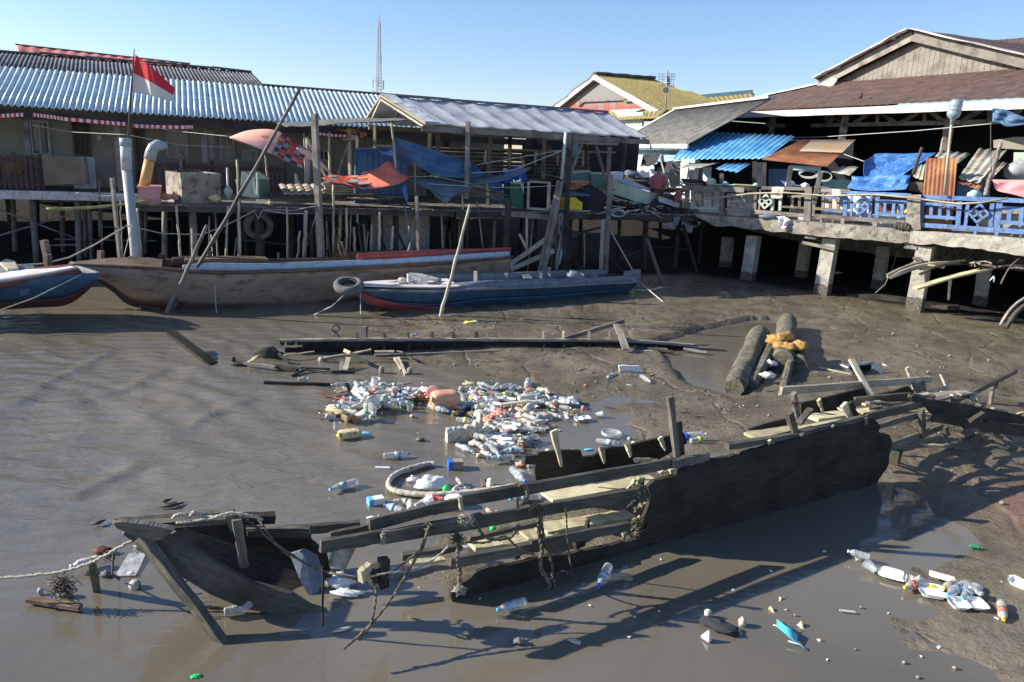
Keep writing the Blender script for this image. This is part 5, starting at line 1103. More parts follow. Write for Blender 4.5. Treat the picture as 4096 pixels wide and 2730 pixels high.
cord([S.at(1425,480,-.2),S.at(1650,880,-1.6),S.at(1705,965,-2.3)],.02,M['rope'],'rope running down from the square post to the stern of the blue boat','rope','rope')
cord([S.at(1700,965,-2.35),G(1900,1130,.1),G(2000,1205,.04),G(2230,1300,.06)],.018,M['rope'],'rope from the blue boat stern lying over the mud','rope','rope')
cord([S.at(1600,930,-2.4),S.at(1700,965,-2.4)],.02,M['rope'],'short rope turn on the stern of the blue boat','rope','rope')
longpole(G(1660,1010,.12),G(2000,1020,.1),.03,'darkbamboo','thin stick lying in the shade behind the blue boat','stick')
longpole(G(1670,1030,.12),G(1900,1005,.2),.03,'bamboo','pale stick lying in the shade behind the blue boat','stick')
# ---------- concrete walkway (frame B) ----------
def zB(c,x,y,v=0): V(c);return B.uz(x,y,v)
print('slab',[tuple(round(k,2) for k in zB(c,x,y)) for c,x,y in(('b4',400,345),('b4',1280,425),('b5',0,430),('b5',1783,570),('b4',640,470),('b5',0,555),('b5',770,610),('b5',1783,720))])
bw2=T('concrete_walkway','raised concrete walkway on square pillars at the right','walkway',B.P(6,1,0))
def stripslab(L,depth,name,mat,par,rough=.02,n=12):
 """L: list of (crop,x,ytop,ybot) on the plane v=0"""
 tp=[];bt=[]
 for c,x,y0,y1 in L: V(c);a=B.at(x,y0,0);b=B.at(x,y1,0);b=B.P((a-B.o).dot(B.u),0,b.z);tp.append(a);bt.append(b)
 def ip1(A,u):
  k=u*(len(A)-1);i=int(min(k,len(A)-2));return A[i].lerp(A[i+1],k-i)
 nu=n*(len(L)-1)
 mb=MB();rows=[]
 for i in range(nu+1):
  u=i/nu;a=ip1(tp,u);b=ip1(bt,u);r=ZV(rough*noise.noise(a*3));q=B.v*(rough*.7*noise.noise(a*4))
  rows.append(mb.add([b+r*1.6+q+ZV(-.02*abs(noise.noise(a*9))),b.lerp(a,.35)+q*.8,b.lerp(a,.7)-q*.6,a+r*.3,a+B.v*depth,b+B.v*depth]))
 for i in range(nu):
  p,q=rows[i],rows[i+1]
  for k in range(6): k2=(k+1)%6;mb.face((p+k,q+k,q+k2,p+k2))
 mb.face(tuple(rows[0]+k for k in range(6)));mb.face(tuple(rows[-1]+k for k in range(5,-1,-1)))
 return build(name,mb,M[mat],par)
stripslab([('b4',370,340,345),('b4',500,362,420),('b4',640,372,462),('b4',900,388,485),('b4',1170,405,505),('b4',1280,408,525),('b5',0,432,560),('b5',380,462,585),('b5',765,492,610)],3.6,'slab','concrete',bw2,.04)
stripslab([('b5',768,500,622),('b5',1100,522,640),('b5',1783,572,722),('b5',3300,695,872)],3.6,'slab','concretepale',bw2,.04)
mb=MB()
mb.obox(B.P(5,8.2,1.72),B.u*24,B.v*9,ZV(.12));build('rear_floor',mb,M['concrete'],bw2)
mb=MB().obox(B.P(5,12.6,.8),B.u*24,B.v*.2,ZV(1.9));build('rear_wall',mb,M['concrete'],bw2)
def pillar(c,x0,y0,x1,y1,v,w,lit=True):
 V(c);a=B.at(x0,y0,v);b=B.at(x1,y1,v);b.z=min(b.z,.1)-.15
 X=B.u;Y=B.v;mb=MB();n=10;rows=[]
 for i in range(n+1):
  t=i/n;p=a.lerp(b,t);rows.append(mb.add([p+X*(sx*w/2+.01*noise.noise(p*5+X*sx))+Y*(sy*w/2+.01*noise.noise(p*5+Y*sy)) for sx,sy in((-1,-1),(1,-1),(1,1),(-1,1))]))
 for i in range(n):
  for k in range(4): k2=(k+1)%4;mb.face((rows[i]+k,rows[i+1]+k,rows[i+1]+k2,rows[i]+k2))
 mb.face(tuple(rows[0]+k for k in range(4)))
 o=build('pillar',mb,M['concretepale'],bw2)
 f=a.lerp(b,.66);mb=MB();rows=[];n=10;m=20
 for i in range(n+1):
  p=f.lerp(b,i/n);r=[]
  for k in range(m):
   an=2*math.pi*k/m+.785;sq=1/max(abs(math.cos(an)),abs(math.sin(an)));rr=w/2*min(sq,1.38)*(1.02+.06*NN(k*1.7,i*2.1,x0)+(.05 if 0<i else -.03))
   r.append(p+X*rr*math.cos(an)+Y*rr*math.sin(an))
  rows.append(mb.add(r))
 for i in range(n):
  for k in range(m): k2=(k+1)%m;mb.face((rows[i]+k,rows[i+1]+k,rows[i+1]+k2,rows[i]+k2))
 build('barnacled_foot',mb,M['barnacle'],bw2);return o
pillar('b4',935,545,870,975,.9,.34);pillar('b4',1625,570,1530,1125,.45,.36);pillar('b5',905,640,790,1262,.3,.36)
for c,x0,y0,x1,y1 in(('b5',530,640,480,960),('b5',1440,800,1395,1130),('b4',1400,600,1360,840),('b4',700,560,680,780)): pillar(c,x0,y0,x1,y1,2.9,.3)
V('b5')
mb=MB().beam(B.at(770,628,.1),B.at(960,690,2.6),.3,.2);build('cross_beam',mb,M['concrete'],bw2)
V('b4');mb=MB().beam(B.at(1440,540,.1),B.at(1640,590,2.6),.3,.2);build('cross_beam',mb,M['concrete'],bw2)
V('b4');mb=MB().beam(B.at(1370,605,.25),B.at(1660,668,.2),.1,.08);ONE('nailed_board','grey board nailed across the middle pillar','board',mb,M['greywood'])
# ---------- balustrade ----------
def balustrade(label,items,base,group='railing sections along the concrete walkway'):
 t=T('railing',label,'railing',base,group)
 for it in items:
  nm,c,x0,y0,x1,y1,w,m=it[:8];w*=.72;v=it[8] if len(it)>8 else .12
  V(c);a=B.at(x0,y0,v);b=B.at(x1,y1,v);mb=MB().beam(a,b,.06,w,n=4,jit=.004,up=(B.u if abs((b-a).normalized().z)>.7 else (0,0,1))) if abs((b-a).normalized().z)<.7 else MB().beam(a,b,w,.06,n=4,jit=.004,up=B.v*-1)
  build(nm,mb,M[m],t)
 return t
def diamond(t,c,x,y,r,m):
 V(c);o=B.at(x,y,.06);s=(B.at(x+r,y,.06)-o).length
 U,Zv=B.u,ZV(1);P=[o+U*s,o+Zv*s,o-U*s,o-Zv*s]
 mb=MB()
 for i in range(4): mb.beam(P[i],P[(i+1)%4],.05,s*.3,up=B.v)
 for i in range(2): mb.beam((P[i]+P[(i+1)%4])/2,(P[(i+2)%4]+P[(i+3)%4])/2,.052,s*.17,up=B.v)
 build('diamond_panel',mb,M[m],t)
V('b4');g='greywood'
balustrade('weathered grey railing with a thick shelf beam beside the junk heap',[('top_beam','b4',285,115,845,135,.2,g,-.05),('post','b4',335,140,330,325,.2,g),('post','b4',650,150,645,365,.2,g),('brace','b4',370,150,430,280,.07,g,0),('brace','b4',815,160,885,315,.07,g,0),('rail','b4',360,292,615,302,.1,'mint'),('rail','b4',680,308,930,325,.1,g),
 ('rail','b4',700,235,860,240,.05,'whitewood'),('slat','b4',790,180,790,245,.1,g),('slat','b4',735,180,735,245,.08,g),('slat','b4',560,150,560,290,.05,g),('slat','b4',470,160,470,290,.05,g)],B.at(500,340,.1))
t=balustrade('grey railing with a green diamond panel and a towel on it',[('rail','b4',930,325,1400,365,.12,g),('rail','b4',1000,118,1390,125,.12,g),('rail','b4',1170,285,1390,297,.08,g),('rail','b4',1235,195,1390,190,.07,g),('slat','b4',1275,200,1275,290,.1,g),('slat','b4',1342,200,1340,290,.1,g),('slat','b4',1170,215,1165,320,.1,'mint'),('slat','b4',1100,150,1095,320,.12,'mint'),
 ('post','b4',950,130,940,330,.12,g),('post','b4',1420,110,1408,415,.26,g),('slat','b4',990,130,980,320,.06,g),('post','b4',915,330,910,380,.1,g)],B.at(1150,350,.1))
diamond(t,'b4',1035,240,60,'mint')
balustrade('grey and blue railing section left of the first blue diamond',[('rail','b4',1490,135,1792,150,.14,g),('rail','b4',1470,365,1792,392,.13,g),('rail','b4',1480,300,1740,322,.09,g),('slat','b4',1555,160,1550,300,.1,g),('slat','b4',1620,160,1615,310,.1,g),('slat','b4',1690,165,1685,310,.1,g),('post','b4',1475,190,1465,370,.1,g),('foot','b4',1535,390,1535,430,.08,g),('foot','b4',1640,395,1640,435,.08,g)],B.at(1630,400,.1))
p='bluepaint'
t=balustrade('blue railing section with a diamond panel beside the big grey post',[('rail','b5',150,158,770,185,.13,p),('rail','b5',60,378,775,432,.14,g),('post','b5',185,160,180,370,.14,p),('slat','b5',240,180,235,372,.07,p),('slat','b5',415,185,400,385,.1,p),('post','b5',475,195,462,388,.13,p),('rail','b5',490,238,770,250,.12,p),('rail','b5',480,345,740,372,.1,p),('slat','b5',540,240,535,350,.1,p),('slat','b5',620,242,612,355,.1,p),('slat','b5',695,245,688,365,.1,p),('slat','b5',330,160,328,205,.06,p),('slat','b5',320,355,320,380,.06,p),('rail','b5',0,318,155,330,.08,p),('rail','b5',0,205,155,212,.08,p),('foot','b5',160,385,160,440,.12,g),('foot','b5',450,425,450,460,.14,g)],B.at(450,440,.1))
diamond(t,'b5',322,280,74,p)
t=balustrade('bright blue railing section with a large diamond panel at the right edge',[('rail','b5',870,198,1783,232,.14,p),('rail','b5',840,448,1783,512,.15,p),('post','b5',880,210,850,420,.13,p),('post','b5',1208,240,1190,452,.15,p),('slat','b5',1285,245,1258,458,.1,p),('slat','b5',1500,255,1482,472,.12,p),('post','b5',1565,255,1540,485,.18,p),('rail','b5',890,262,1195,270,.11,p),('rail','b5',880,372,1190,390,.11,p),('slat','b5',955,270,950,375,.1,p),('slat','b5',1033,272,1028,378,.1,p),('slat','b5',1110,275,1105,382,.1,p),('rail','b5',1590,300,1783,306,.11,p),('rail','b5',1570,425,1783,440,.11,p),('slat','b5',1655,300,1645,428,.12,p),('slat','b5',1765,305,1755,432,.12,p),('slat','b5',1380,230,1380,262,.06,p),('slat','b5',1370,425,1368,460,.06,p),('foot','b5',1350,490,1345,540,.08,p),('foot','b5',1540,505,1535,560,.1,p)],B.at(1300,500,.1))
diamond(t,'b5',1376,345,92,p)
V('b5');mb=MB().beam(B.at(812,178,.15),B.at(800,495,.15),.32,.3,n=5,jit=.02,up=B.v);ONE('corner_post','big cracked grey concrete post between the two blue railing sections','post',mb,M['concrete'])
P=[]
for c,x,y in(('b4',298,300),('b4',300,235),('b4',330,228),('b4',440,225),('b4',640,202),('b4',900,168),('b4',1200,160),('b4',1500,182),('b5',0,190),('b5',250,182),('b5',450,176),('b5',800,210),('b5',1000,238),('b5',1200,260),('b5',1400,250),('b5',1640,210)):
 V(c);P.append(B.at(x,y,-.12))
ONE('water_pipe','long pale water pipe tied along the outside of the railings','pipe',MB().tube(P,.024,8),M['bamboo'])
def Bq(c,pts,v,ext,name,label,cat,mat,par=None): return quad(c,pts,v,ext,name,label,cat,mat,par,B)
quadcloth('b4',[(1092,112,1088,205),(1150,108,1140,215),(1200,112,1188,210)],[(-.0,-.1)]*3,mat='whitecloth',label='cream towel hung over the grey railing',name='towel',cat='towel',fold=.03,fr=B,nu=14,nv=8,fq=9)
quadcloth('b4',[(1630,130,1630,180),(1670,132,1668,184),(1712,134,1708,182)],[(-.02,-.06)]*3,mat='whitecloth',label='small beige cloth hung over the railing left of the blue diamond',name='rag',cat='cloth',fold=.02,fr=B,nu=10,nv=5)
quadcloth('b4',[(1135,375,1160,430),(1200,370,1180,490),(1265,405,1215,480)],[(-.05,-.12)]*3,mat='bag',label='crumpled clear plastic bag hanging over the slab edge',name='plastic_bag',cat='bag',fold=.06,fr=B,nu=12,nv=10)
quadcloth('b4',[(1330,380,1325,400),(1380,385,1370,410)],[(-.05,-.05)]*2,mat='bag',label='small plastic scrap on the slab edge',name='plastic_scrap',cat='plastic',fold=.02,fr=B,nu=5,nv=4)
quadcloth('b5',[(640,280,640,330),(680,265,670,400),(740,300,735,410)],[(.3,.3)]*3,mat='bag',label='white plastic bag caught behind the blue railing',name='plastic_bag',cat='bag',fold=.05,fr=B,nu=8,nv=8)
quadcloth('b5',[(705,330,710,345),(740,300,740,340)],[(.05,.05)]*2,mat='yellow',label='yellow scrap caught in the blue railing',name='scrap',cat='plastic',fold=.01,fr=B,nu=5,nv=4)
lump('b4',1095,378,.15,(.35,.15,.1),'greytarp','sack','grey sack lying on the slab edge','sack',3,.2,B)
lump('b4',1320,325,.5,(.2,.2,.12),'concrete','bowl','grey bowl behind the railing','bowl',3,.1,B)
Bq('b4',[(365,140),(620,150),(615,340),(360,330)],.7,B.v*.05,'low_wall','pale panelled low wall behind the shelf beam','wall','whitewood')
Bq('b4',[(690,165),(930,170),(925,372),(690,365)],.7,B.v*.05,'low_wall','white low wall behind the second railing post','wall','whitewood')
Bq('b5',[(200,190),(400,195),(395,420),(195,410)],.9,B.v*.05,'low_wall','white low wall behind the first blue diamond','wall','wallwhite')
Bq('b5',[(405,190),(765,200),(760,360),(400,350)],1.0,B.v*.05,'board_wall','red brown board wall behind the blue railing','wall','redwood')
Bq('b5',[(405,355),(765,362),(765,470),(400,455)],.95,B.v*.05,'low_wall','white low wall under the red brown boards','wall','wallwhite')
Bq('b4',[(1540,170),(1740,175),(1735,410),(1530,400)],.9,B.v*.05,'low_wall','cream low wall behind the grey and blue railing','wall','whitecloth')
V('b5');a=[B.at(880,200,.35),B.at(1150,215,.35),B.at(1135,520,.35),B.at(850,500,.35)]
V('a5');a=[B.at(793,1045,.3),B.at(1037,1045,.3)];V('b5');a+=[B.at(1135,520,.3),B.at(850,500,.3)]
mb=MB().corr(a[3],a[2],a[1],a[0],pitch=.1,amp=.012,nv=4);ONE('rusty_sheet','rusty corrugated sheet standing upright behind the blue railing','sheet',mb,M['rustroof'])
V('b5')
mb=MB().corr(B.at(1570,560,.5),B.at(1783,575,.5),B.at(1783,300,.5),B.at(1570,290,.5),pitch=.25,amp=.012,nv=2);mb=MB()
for k in range(9):
 y=310+k*28;mb.beam(B.at(1560,y,.6+.01*k),B.at(2000,y+14,.6+.01*k),.02,.1)
ONE('slatted_board','pale slatted board behind the blue railing at the right edge','board',mb,M['oldzinc'])
V('b5')
mb=MB()
for k in range(5): mb.blob(B.at(640+k*28,455+k*4,.0),(.07,.07,.1),8,6,.5,k)
ONE('pipe_stubs','cluster of dark pipe stubs under the railing','pipes',mb,M['darkwood'])
# ---------- stalls ----------
V('a4')
def awn(c,pts,vs,mat,label,pitch=.14,amp=.018,name='awning',fr=B,cat='awning'):
 """pts: bottom-left, bottom-right, top-right, top-left"""
 V(c);a=[fr.at(x,y,v) for (x,y),v in zip(pts,vs)];mb=MB().corr(a[0],a[1],a[2],a[3],pitch=pitch,amp=amp,nv=3);return ONE(name,label,cat,mb,M[mat])
awn('a4',[(168,1054),(905,1048),(1140,872),(392,835)],(1.4,1.2,3.2,3.2),'blueroof','large bright blue corrugated awning below the brown roof',.19,.022)
awn('a4',[(875,1055),(1390,1111),(1610,905),(1195,900)],(1.1,.7,2.6,2.8),'rustroof','rust red and ochre corrugated awning right of the blue awning',.09,.014)
V('a4');a=[B.at(1170,990,1.66),B.at(1510,1002,1.46),B.at(1612,902,2.52),B.at(1270,902,2.67)]
mb=MB().corr(a[0],a[1],a[2],a[3],pitch=.09,amp=.014,nv=3);ONE('roof_sheet','pale ochre rusty sheet laid over the top of the rust red awning','sheet',mb,M['rustpale'])
awn('a4',[(512,1130),(690,1156),(802,1084),(600,1085)],(.6,.5,1.5,1.6),'blueroof','small bright blue corrugated awning under the large one',.19,.018)
awn('a4',[(220,1120),(395,1122),(550,1080),(300,1086)],(.6,.6,1.6,1.7),'oldzinc','small grey sagging awning left of the small blue one',.3,.01)
awn('a4',[(1420,1155),(1568,1180),(1640,1110),(1500,1110)],(.8,.7,1.4,1.5),'oldzinc','pale sheet awning between rusty awning and blue tarpaulin',.3,.008)
awn('a4',[(1090,1140),(1340,1150),(1340,1110),(1090,1100)],(1.2,1.1,1.1,1.2),'wallcyan','pale board under the front edge of the rusty awning',.5,.004,'board',cat='board')
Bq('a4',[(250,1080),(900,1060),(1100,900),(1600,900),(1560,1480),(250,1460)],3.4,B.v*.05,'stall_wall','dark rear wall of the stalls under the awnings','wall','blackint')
Bq('a4',[(832,1078),(905,1080),(905,1270),(832,1275)],1.9,B.v*.05,'board','cream upright board between the stalls','board','whitewood')
Bq('a4',[(410,1120),(480,1115),(470,1230),(412,1225)],2.2,B.v*.05,'board','white board under the grey awning','board','wallwhite')
Bq('a4',[(930,1130),(1080,1130),(1080,1300),(930,1300)],2.0,B.v*.05,'board','dark blue board in the stall under the rusty awning','board','bluewall')
Bq('a4',[(1350,1210),(1560,1215),(1560,1300),(1350,1300)],2.2,B.v*.05,'board','grey board at the right end of the stalls','board','wallcyan')
Bq('a4',[(240,1080),(305,1075),(280,1250),(235,1250)],1.5,B.v*.1,'post','white and blue striped post at the left end of the stalls','post','wallwhite')
poles([('a4',402,1120,398,1250,1.0,-.05,'greywood','grey post under the small grey awning'),('a4',563,1165,560,1265,.7,-.06,'greywood','grey post under the small blue awning'),('a4',820,1070,815,1380,1.0,-.06,'darkwood','dark post between the blue and rusty awnings'),
 ('a4',900,1080,885,1450,.3,-.045,'darkwood','slim dark post rising past the shelf beam end'),('a4',1105,1110,1070,1330,.35,-.06,'greywood','light grey leaning post of the rusty awning, left of two'),('a4',1340,1150,1285,1400,.1,-.06,'greywood','light grey leaning post of the rusty awning, right of two'),
 ('a5',762,960,690,1175,.3,.045,'darkwood','dark leaning pole at the right end of the blue tarpaulin'),('a5',1382,925,1290,1215,.2,.05,'greywood','grey leaning pole above the pink cloth'),('a5',1290,1210,1260,1340,.2,.06,'greywood','rough stump pole at the corner of the pink cloth'),('a5',1300,760,1300,1210,.15,.01,'wire','thin upright rod wound with blue tape')],fr=B)
def basin(x,y,v,r,mat,label,c='a4',h=.14,name='basin'):
 V(c);p=B.at(x,y,v);mb=MB().lathe([(r*.6,0),(r*.62,.005),(r,h),(r*1.06,h),(r*1.06,h+.015),(r*.97,h+.012),(r*.58,.02)],18,Matrix.Translation(p-ZV(h)),cap=False);mb.face(tuple(range(0,18)));return ONE(name,label,'basin',mb,M[mat])
basin(340,1245,.3,.28,'pvcgrey','grey basin on the shelf beam at its left end');basin(330,1215,.6,.35,'rubber','black wok standing behind the grey basin',h=.16,name='wok')
basin(545,1255,.3,.18,'wallcyan','small turquoise basin on the shelf beam');basin(655,1258,.3,.27,'wallcyan','wide turquoise basin on the shelf beam');basin(750,1258,.2,.33,'palewood','wide tan basin at the right end of the shelf beam')
basin(1180,1262,.6,.22,'bluewall','dark blue bowl on the railing ledge');basin(1350,1275,.5,.2,'pvcgrey','grey pan on the railing ledge')
for i,(x,y,s,m,lb) in enumerate(((480,1235,.16,'whitecloth','cream box on the shelf beam'),(590,1250,.1,'whitewood','small white tin on the shelf beam'),(830,1260,.09,'wallcyan','small turquoise bottle beside the tan basin'),(1215,1265,.12,'foamwhite','white dish beside the dark blue bowl'),(1100,1255,.14,'foamwhite','white bundle left of the dark blue bowl'))):
 lump('a4',x,y,.5,(s,s*.8,s*.8),m,'kitchen_item',lb,'kitchenware',i,.25,B,10,8)
mb=MB();V('a4')
for k in range(3):
 c=B.at(1235+k*5,1165,1.2);mb.tube([c+B.u*.25*math.cos(a)+ZV(.1*math.sin(a)-k*.02) for a in np.linspace(0,2*math.pi,21)],.015,5,False)
ONE('hose_coil','coil of white hose hanging under the rusty awning','hose',mb,M['fencewhite'])
mb=MB()
for k in range(2):
 c=B.at(1365+k*5,1185,1.0);mb.tube([c+B.u*.2*math.cos(a)+ZV(.13*math.sin(a)-k*.02) for a in np.linspace(0,2*math.pi,21)],.015,5,False)
ONE('hose_coil','coil of white hose hanging right of the leaning post','hose',mb,M['fencewhite'])
quadcloth('a5',[(400,1010,305,1070),(480,1008,310,1200),(560,1010,400,1200),(700,1008,520,1195),(800,1005,600,1185),(875,1003,650,1150)],[(2.2,1.2),(2.2,1.0),(2.2,.9),(2.2,.8),(2.2,.8),(2.2,.8)],mat='bluetarp',label='large bright blue tarpaulin spread over a stall',name='tarpaulin',cat='tarpaulin',fold=.08,fr=B,nu=26,nv=16)
quadcloth('a5',[(215,1185,175,1280),(350,1195,300,1300),(480,1200,450,1302),(600,1182,560,1298),(675,1178,640,1290)],[(.75,.35),(.75,.35),(.75,.35),(.7,.35),(.7,.35)],mat='bluetarp',label='crumpled lower flap of blue tarpaulin behind the first blue diamond',name='tarpaulin',cat='tarpaulin',fold=.06,fr=B,nu=26,nv=10,fq=25)
cord([B.at(150,1015,1.5),B.at(310,1072,1.1)],.01,M['cord'],'short rope from the rusty awning to the blue tarpaulin','rope','rope')
awn('a5',[(1040,1205),(1212,1242),(1428,985),(1205,970)],(.5,.4,1.8,1.9),'oldzinc','pale ribbed sheet with rust stains sloping over the blue shed',.16,.02,'roof_sheet',cat='sheet')
awn('a5',[(860,1035),(1045,1082),(1140,1008),(905,985)],(.9,.8,1.6,1.7),'oldzinc','pale ribbed sheet behind the rusty upright sheet',.16,.018,'roof_sheet',cat='sheet')
awn('a5',[(690,1190),(770,1222),(795,1090),(725,1105)],(.6,.5,1.1,1.2),'oldzinc','pale ribbed sheet between the tarpaulin and the rusty upright sheet',.12,.015,'roof_sheet',cat='sheet')
awn('a5',[(1030,1235),(1205,1292),(1275,1200),(1100,1190)],(.35,.3,.8,.9),'rustroof','rusty sheet edge below the pale ribbed sheet',.09,.012,'roof_sheet',cat='sheet')
awn('a5',[(1230,1225),(1320,1195),(1430,1080),(1360,1075)],(.6,.6,1.4,1.4),'oldzinc','narrow ribbed sheet right of the pale ribbed sheet',.12,.015,'roof_sheet',cat='sheet')
Bq('a5',[(1035,1250),(1285,1200),(1285,1345),(1030,1345)],.8,B.v*.1,'shed_wall','dull blue shed wall under the ribbed sheets','wall','bluewall')
Bq('a5',[(655,1230),(775,1235),(772,1320),(655,1300)],.7,B.v*.1,'crate_side','brown wooden crate side behind the big grey post','crate','brownwood')
Bq('a5',[(1320,905),(1480,880),(1620,880),(1620,985),(1320,965)],3.0,B.v*.6,'water_tank_box','pale cream box wall at the right edge behind the ribbed sheets','wall','wallcream')
Bq('a5',[(1480,1000),(1620,1000),(1620,1110),(1475,1110)],2.4,B.v*.1,'cupboard','weathered pale cupboard at the right edge','cupboard','mint')
lump('a5',1540,1150,1.6,(.4,.3,.25),'pvcgrey','bundle','pale grey bundle under the cupboard at the right edge','bundle',2,.4,B)
quadcloth('a5',[(1300,1212,1325,1240),(1400,1215,1350,1300),(1500,1216,1470,1330),(1640,1218,1640,1375)],[(.2,.0)]*4,mat='pinkcloth',label='pink cloth hung over the railing at the right edge',name='hanging_cloth',cat='cloth',fold=.04,fr=B)
quadcloth('a5',[(1310,655,1312,765),(1400,660,1370,770),(1500,700,1440,800),(1640,750,1640,770)],[(1.2,1.2)]*4,mat='darkbluetarp',label='translucent blue cloth hanging under the eave at the right edge',name='hanging_cloth',cat='cloth',fold=.05,fr=B)
lump('b5',1340,180,.3,(.16,.1,.12),'wallcyan','rag','pale blue rag on the blue railing','cloth',3,.3,B)
t=T('bottle_on_pole','big water bottle upside down on a leaning pole above the rusty upright sheet','bottle',B.at(935,1330,.0))
V('a5');a=B.at(935,1335,.0);b=B.at(992,765,.0);mb=MB().tube([a,b],[.035,.028],8);build('pole',mb,M['palewood'],t)
d=(B.at(1030,620,0)-b).normalized();zx=d.to_track_quat('Z','Y').to_matrix().to_4x4();MM=Matrix.Translation(b-d*.05)@zx
pr=[(.03,0),(.035,.1),(.06,.13),(.13,.2),(.14,.24),(.14,.3),(.125,.32),(.14,.34),(.14,.4),(.125,.42),(.14,.44),(.14,.5),(.125,.52),(.135,.56),(.1,.6)]
mb=MB().lathe([(r*1.05,z*.95) for r,z in pr],18,MM);build('bottle',mb,plain('blue_tinted_plastic',(.3,.38,.45),.15,.85),t)
# ---------- big house (frame R) ----------
big=T('brown_roofed_house','large open fronted house with brown tiled roof and plank gable at the right','house',R.P(6,3,1.8))
V('a4');eL=R.at(262,702,0);V('a5');eR=R.at(1560,582,0);tL=R.at(20,462,2.6);tR=R.at(1560,352,2.6)
ze=(eL.z+eR.z)/2;zt=(tL.z+tR.z)/2;print('R eave',eL,eR,'top',tL,tR)
uL=(eL-R.o).dot(R.u);uT=(tL-R.o).dot(R.u);uRr=(eR-R.o).dot(R.u)+1.2
def tiles(u,v,a,b): return .02*abs(math.sin(a/.3*math.pi))+.03*((b/.36)%1)*-1+.03+.012*NN(a,b,0)
mb=MB();mb.patch(R.P(uL,0,eL.z),R.P(uRr,0,eR.z+.02),R.P(uRr,2.6,tR.z),R.P(uT,2.6,tL.z),190,22,.03,tiles);build('lower_roof',mb,M['browntile'],big)
mb=MB();mb.beam(R.P(uL-.05,-.03,eL.z-.12),R.P(uRr,-.03,eR.z-.13),.04,.2,n=20,jit=.008);build('fascia',mb,M['whitewood'],big)
mb=MB();mb.patch(R.P(uL,0,eL.z),R.P(uT,2.6,tL.z),R.P(uT,7,tL.z),R.P(uL,9,eL.z),40,10,.03,tiles);build('hip_roof',mb,M['browntile'],big)
mb=MB();mb.beam(R.P(uL-.05,-.02,eL.z+.03),R.P(uT,2.6,tL.z+.06),.3,.04,n=8,jit=.015);build('hip_flashing',mb,M['galv'],big)
V('a5')
gp=[R.at(x,y,2.62) for x,y in((70,455),(735,125),(1560,335),(1900,420),(1900,330),(1560,353))]
gp=[R.at(70,455,2.62),R.at(735,120,2.62),R.at(2150,465,2.62)]
gp2=[gp[0],gp[1],R.at(1560,320,2.62),R.P(uRr,2.62,R.at(1560,320,2.62).z-.35),R.P(uRr,2.62,tR.z)]
mb=MB();g0=(gp[0]-R.o).dot(R.u);ga=(gp[1]-R.o).dot(R.u);gr=(gp2[2]-R.o).dot(R.u);u=g0
def gtop(u):
 if u<ga: return gp[0].z+(gp[1].z-gp[0].z)*(u-g0)/(ga-g0)
 return gp[1].z+(gp2[2].z-gp[1].z)*(u-ga)/(gr-ga)
while u<uRr:
 w=.2;zb=tL.z+(tR.z-tL.z)*(u-uT)/max(.1,(uRr-1.2-uT));h1=gtop(u);h2=gtop(u+w)
 if min(h1,h2)>zb+.02: mb.prism([R.P(u+.006,2.62,zb-.05),R.P(u+w-.006,2.62,zb-.05),R.P(u+w-.006,2.62,h2),R.P(u+.006,2.62,h1)],R.v*RU(.03,.04))
 u+=w
build('gable_boards',mb,M['greywood'],big)
for q in((gp[0]-R.u*.5-ZV(.05),gp[1]+ZV(.1)),(gp[1]+ZV(.1),R.P(uRr,2.62,gtop(uRr))+ZV(.1))):
 mb=MB();mb.beam(q[0]-R.v*.28,q[1]-R.v*.28,.05,.3,n=6,jit=.01);build('verge_board',mb,M['greywood'],big)
 mb=MB();mb.patch(q[0]-R.v*.4+ZV(.17),q[1]-R.v*.4+ZV(.17),q[1]+R.v*7+ZV(.17),q[0]+R.v*7+ZV(.17),30,12,.04,tiles);build('upper_roof',mb,M['browntile'],big)
 mb=MB();mb.beam(q[0]-R.v*.42+ZV(.2),q[1]-R.v*.42+ZV(.2),.3,.03,n=12,jit=.015);build('verge_flashing',mb,M['whitewood'],big)
V('a5')
mb=MB();mb.prism([R.at(-40,470,2.2),R.at(60,420,2.2),R.at(100,428,2.2),R.at(70,475,2.2),R.at(40,485,2.2)],R.v*-.03);build('torn_flashing',mb,M['whitewood'],big)
mb=MB();mb.patch(R.at(1060,185,9),R.at(1800,330,5),R.at(1800,90,9),R.at(1190,140,12),40,12,.04,tiles);ONE('brown_roof','brown tiled roof of the next house at the upper right edge','roof',mb,M['browntile'])
zc=ze-.05
V('a5')
for x,y0,y1,v in((170,650,980,1.2),(1000,640,985,1.2)):
 a=R.at(x,y0,v);mb=MB().beam(Vector((a.x,a.y,eR.z)),Vector((a.x,a.y,1.8)),.22,.2);build('column',mb,M['concrete'],big)
V('a4')
for x in(480,960):
 a=R.at(x,780,1.2);mb=MB().beam(Vector((a.x,a.y,eL.z)),Vector((a.x,a.y,1.8)),.2,.2);build('column',mb,M['concrete'],big)
for c,x0,y0,x1,y1 in(('a5',-100,790,1560,755),('a5',0,665,1560,640),('a5',230,770,390,665),('a5',400,665,560,770),('a5',600,770,760,665),('a5',800,660,950,765),('a5',1070,765,1240,650),('a5',410,670,410,770),('a5',780,660,780,770),('a5',1290,655,1290,765),('a5',1420,760,1540,650),('a4',900,800,960,740),('a4',930,790,1050,795),('a4',1390,790,1460,700),('a4',1460,700,1530,790),('a5',0,750,60,670),('a5',60,680,140,780)):
 V(c);mb=MB().beam(R.at(x0,y0,1.15),R.at(x1,y1,1.15),.09,.12);build('truss_member',mb,M['greywood'],big)
mb=MB().obox(R.P((uL+uRr)/2,5.2,3.75),R.u*(uRr-uL),R.v*.1,ZV(4));build('inner_wall',mb,M['blackint'],big)
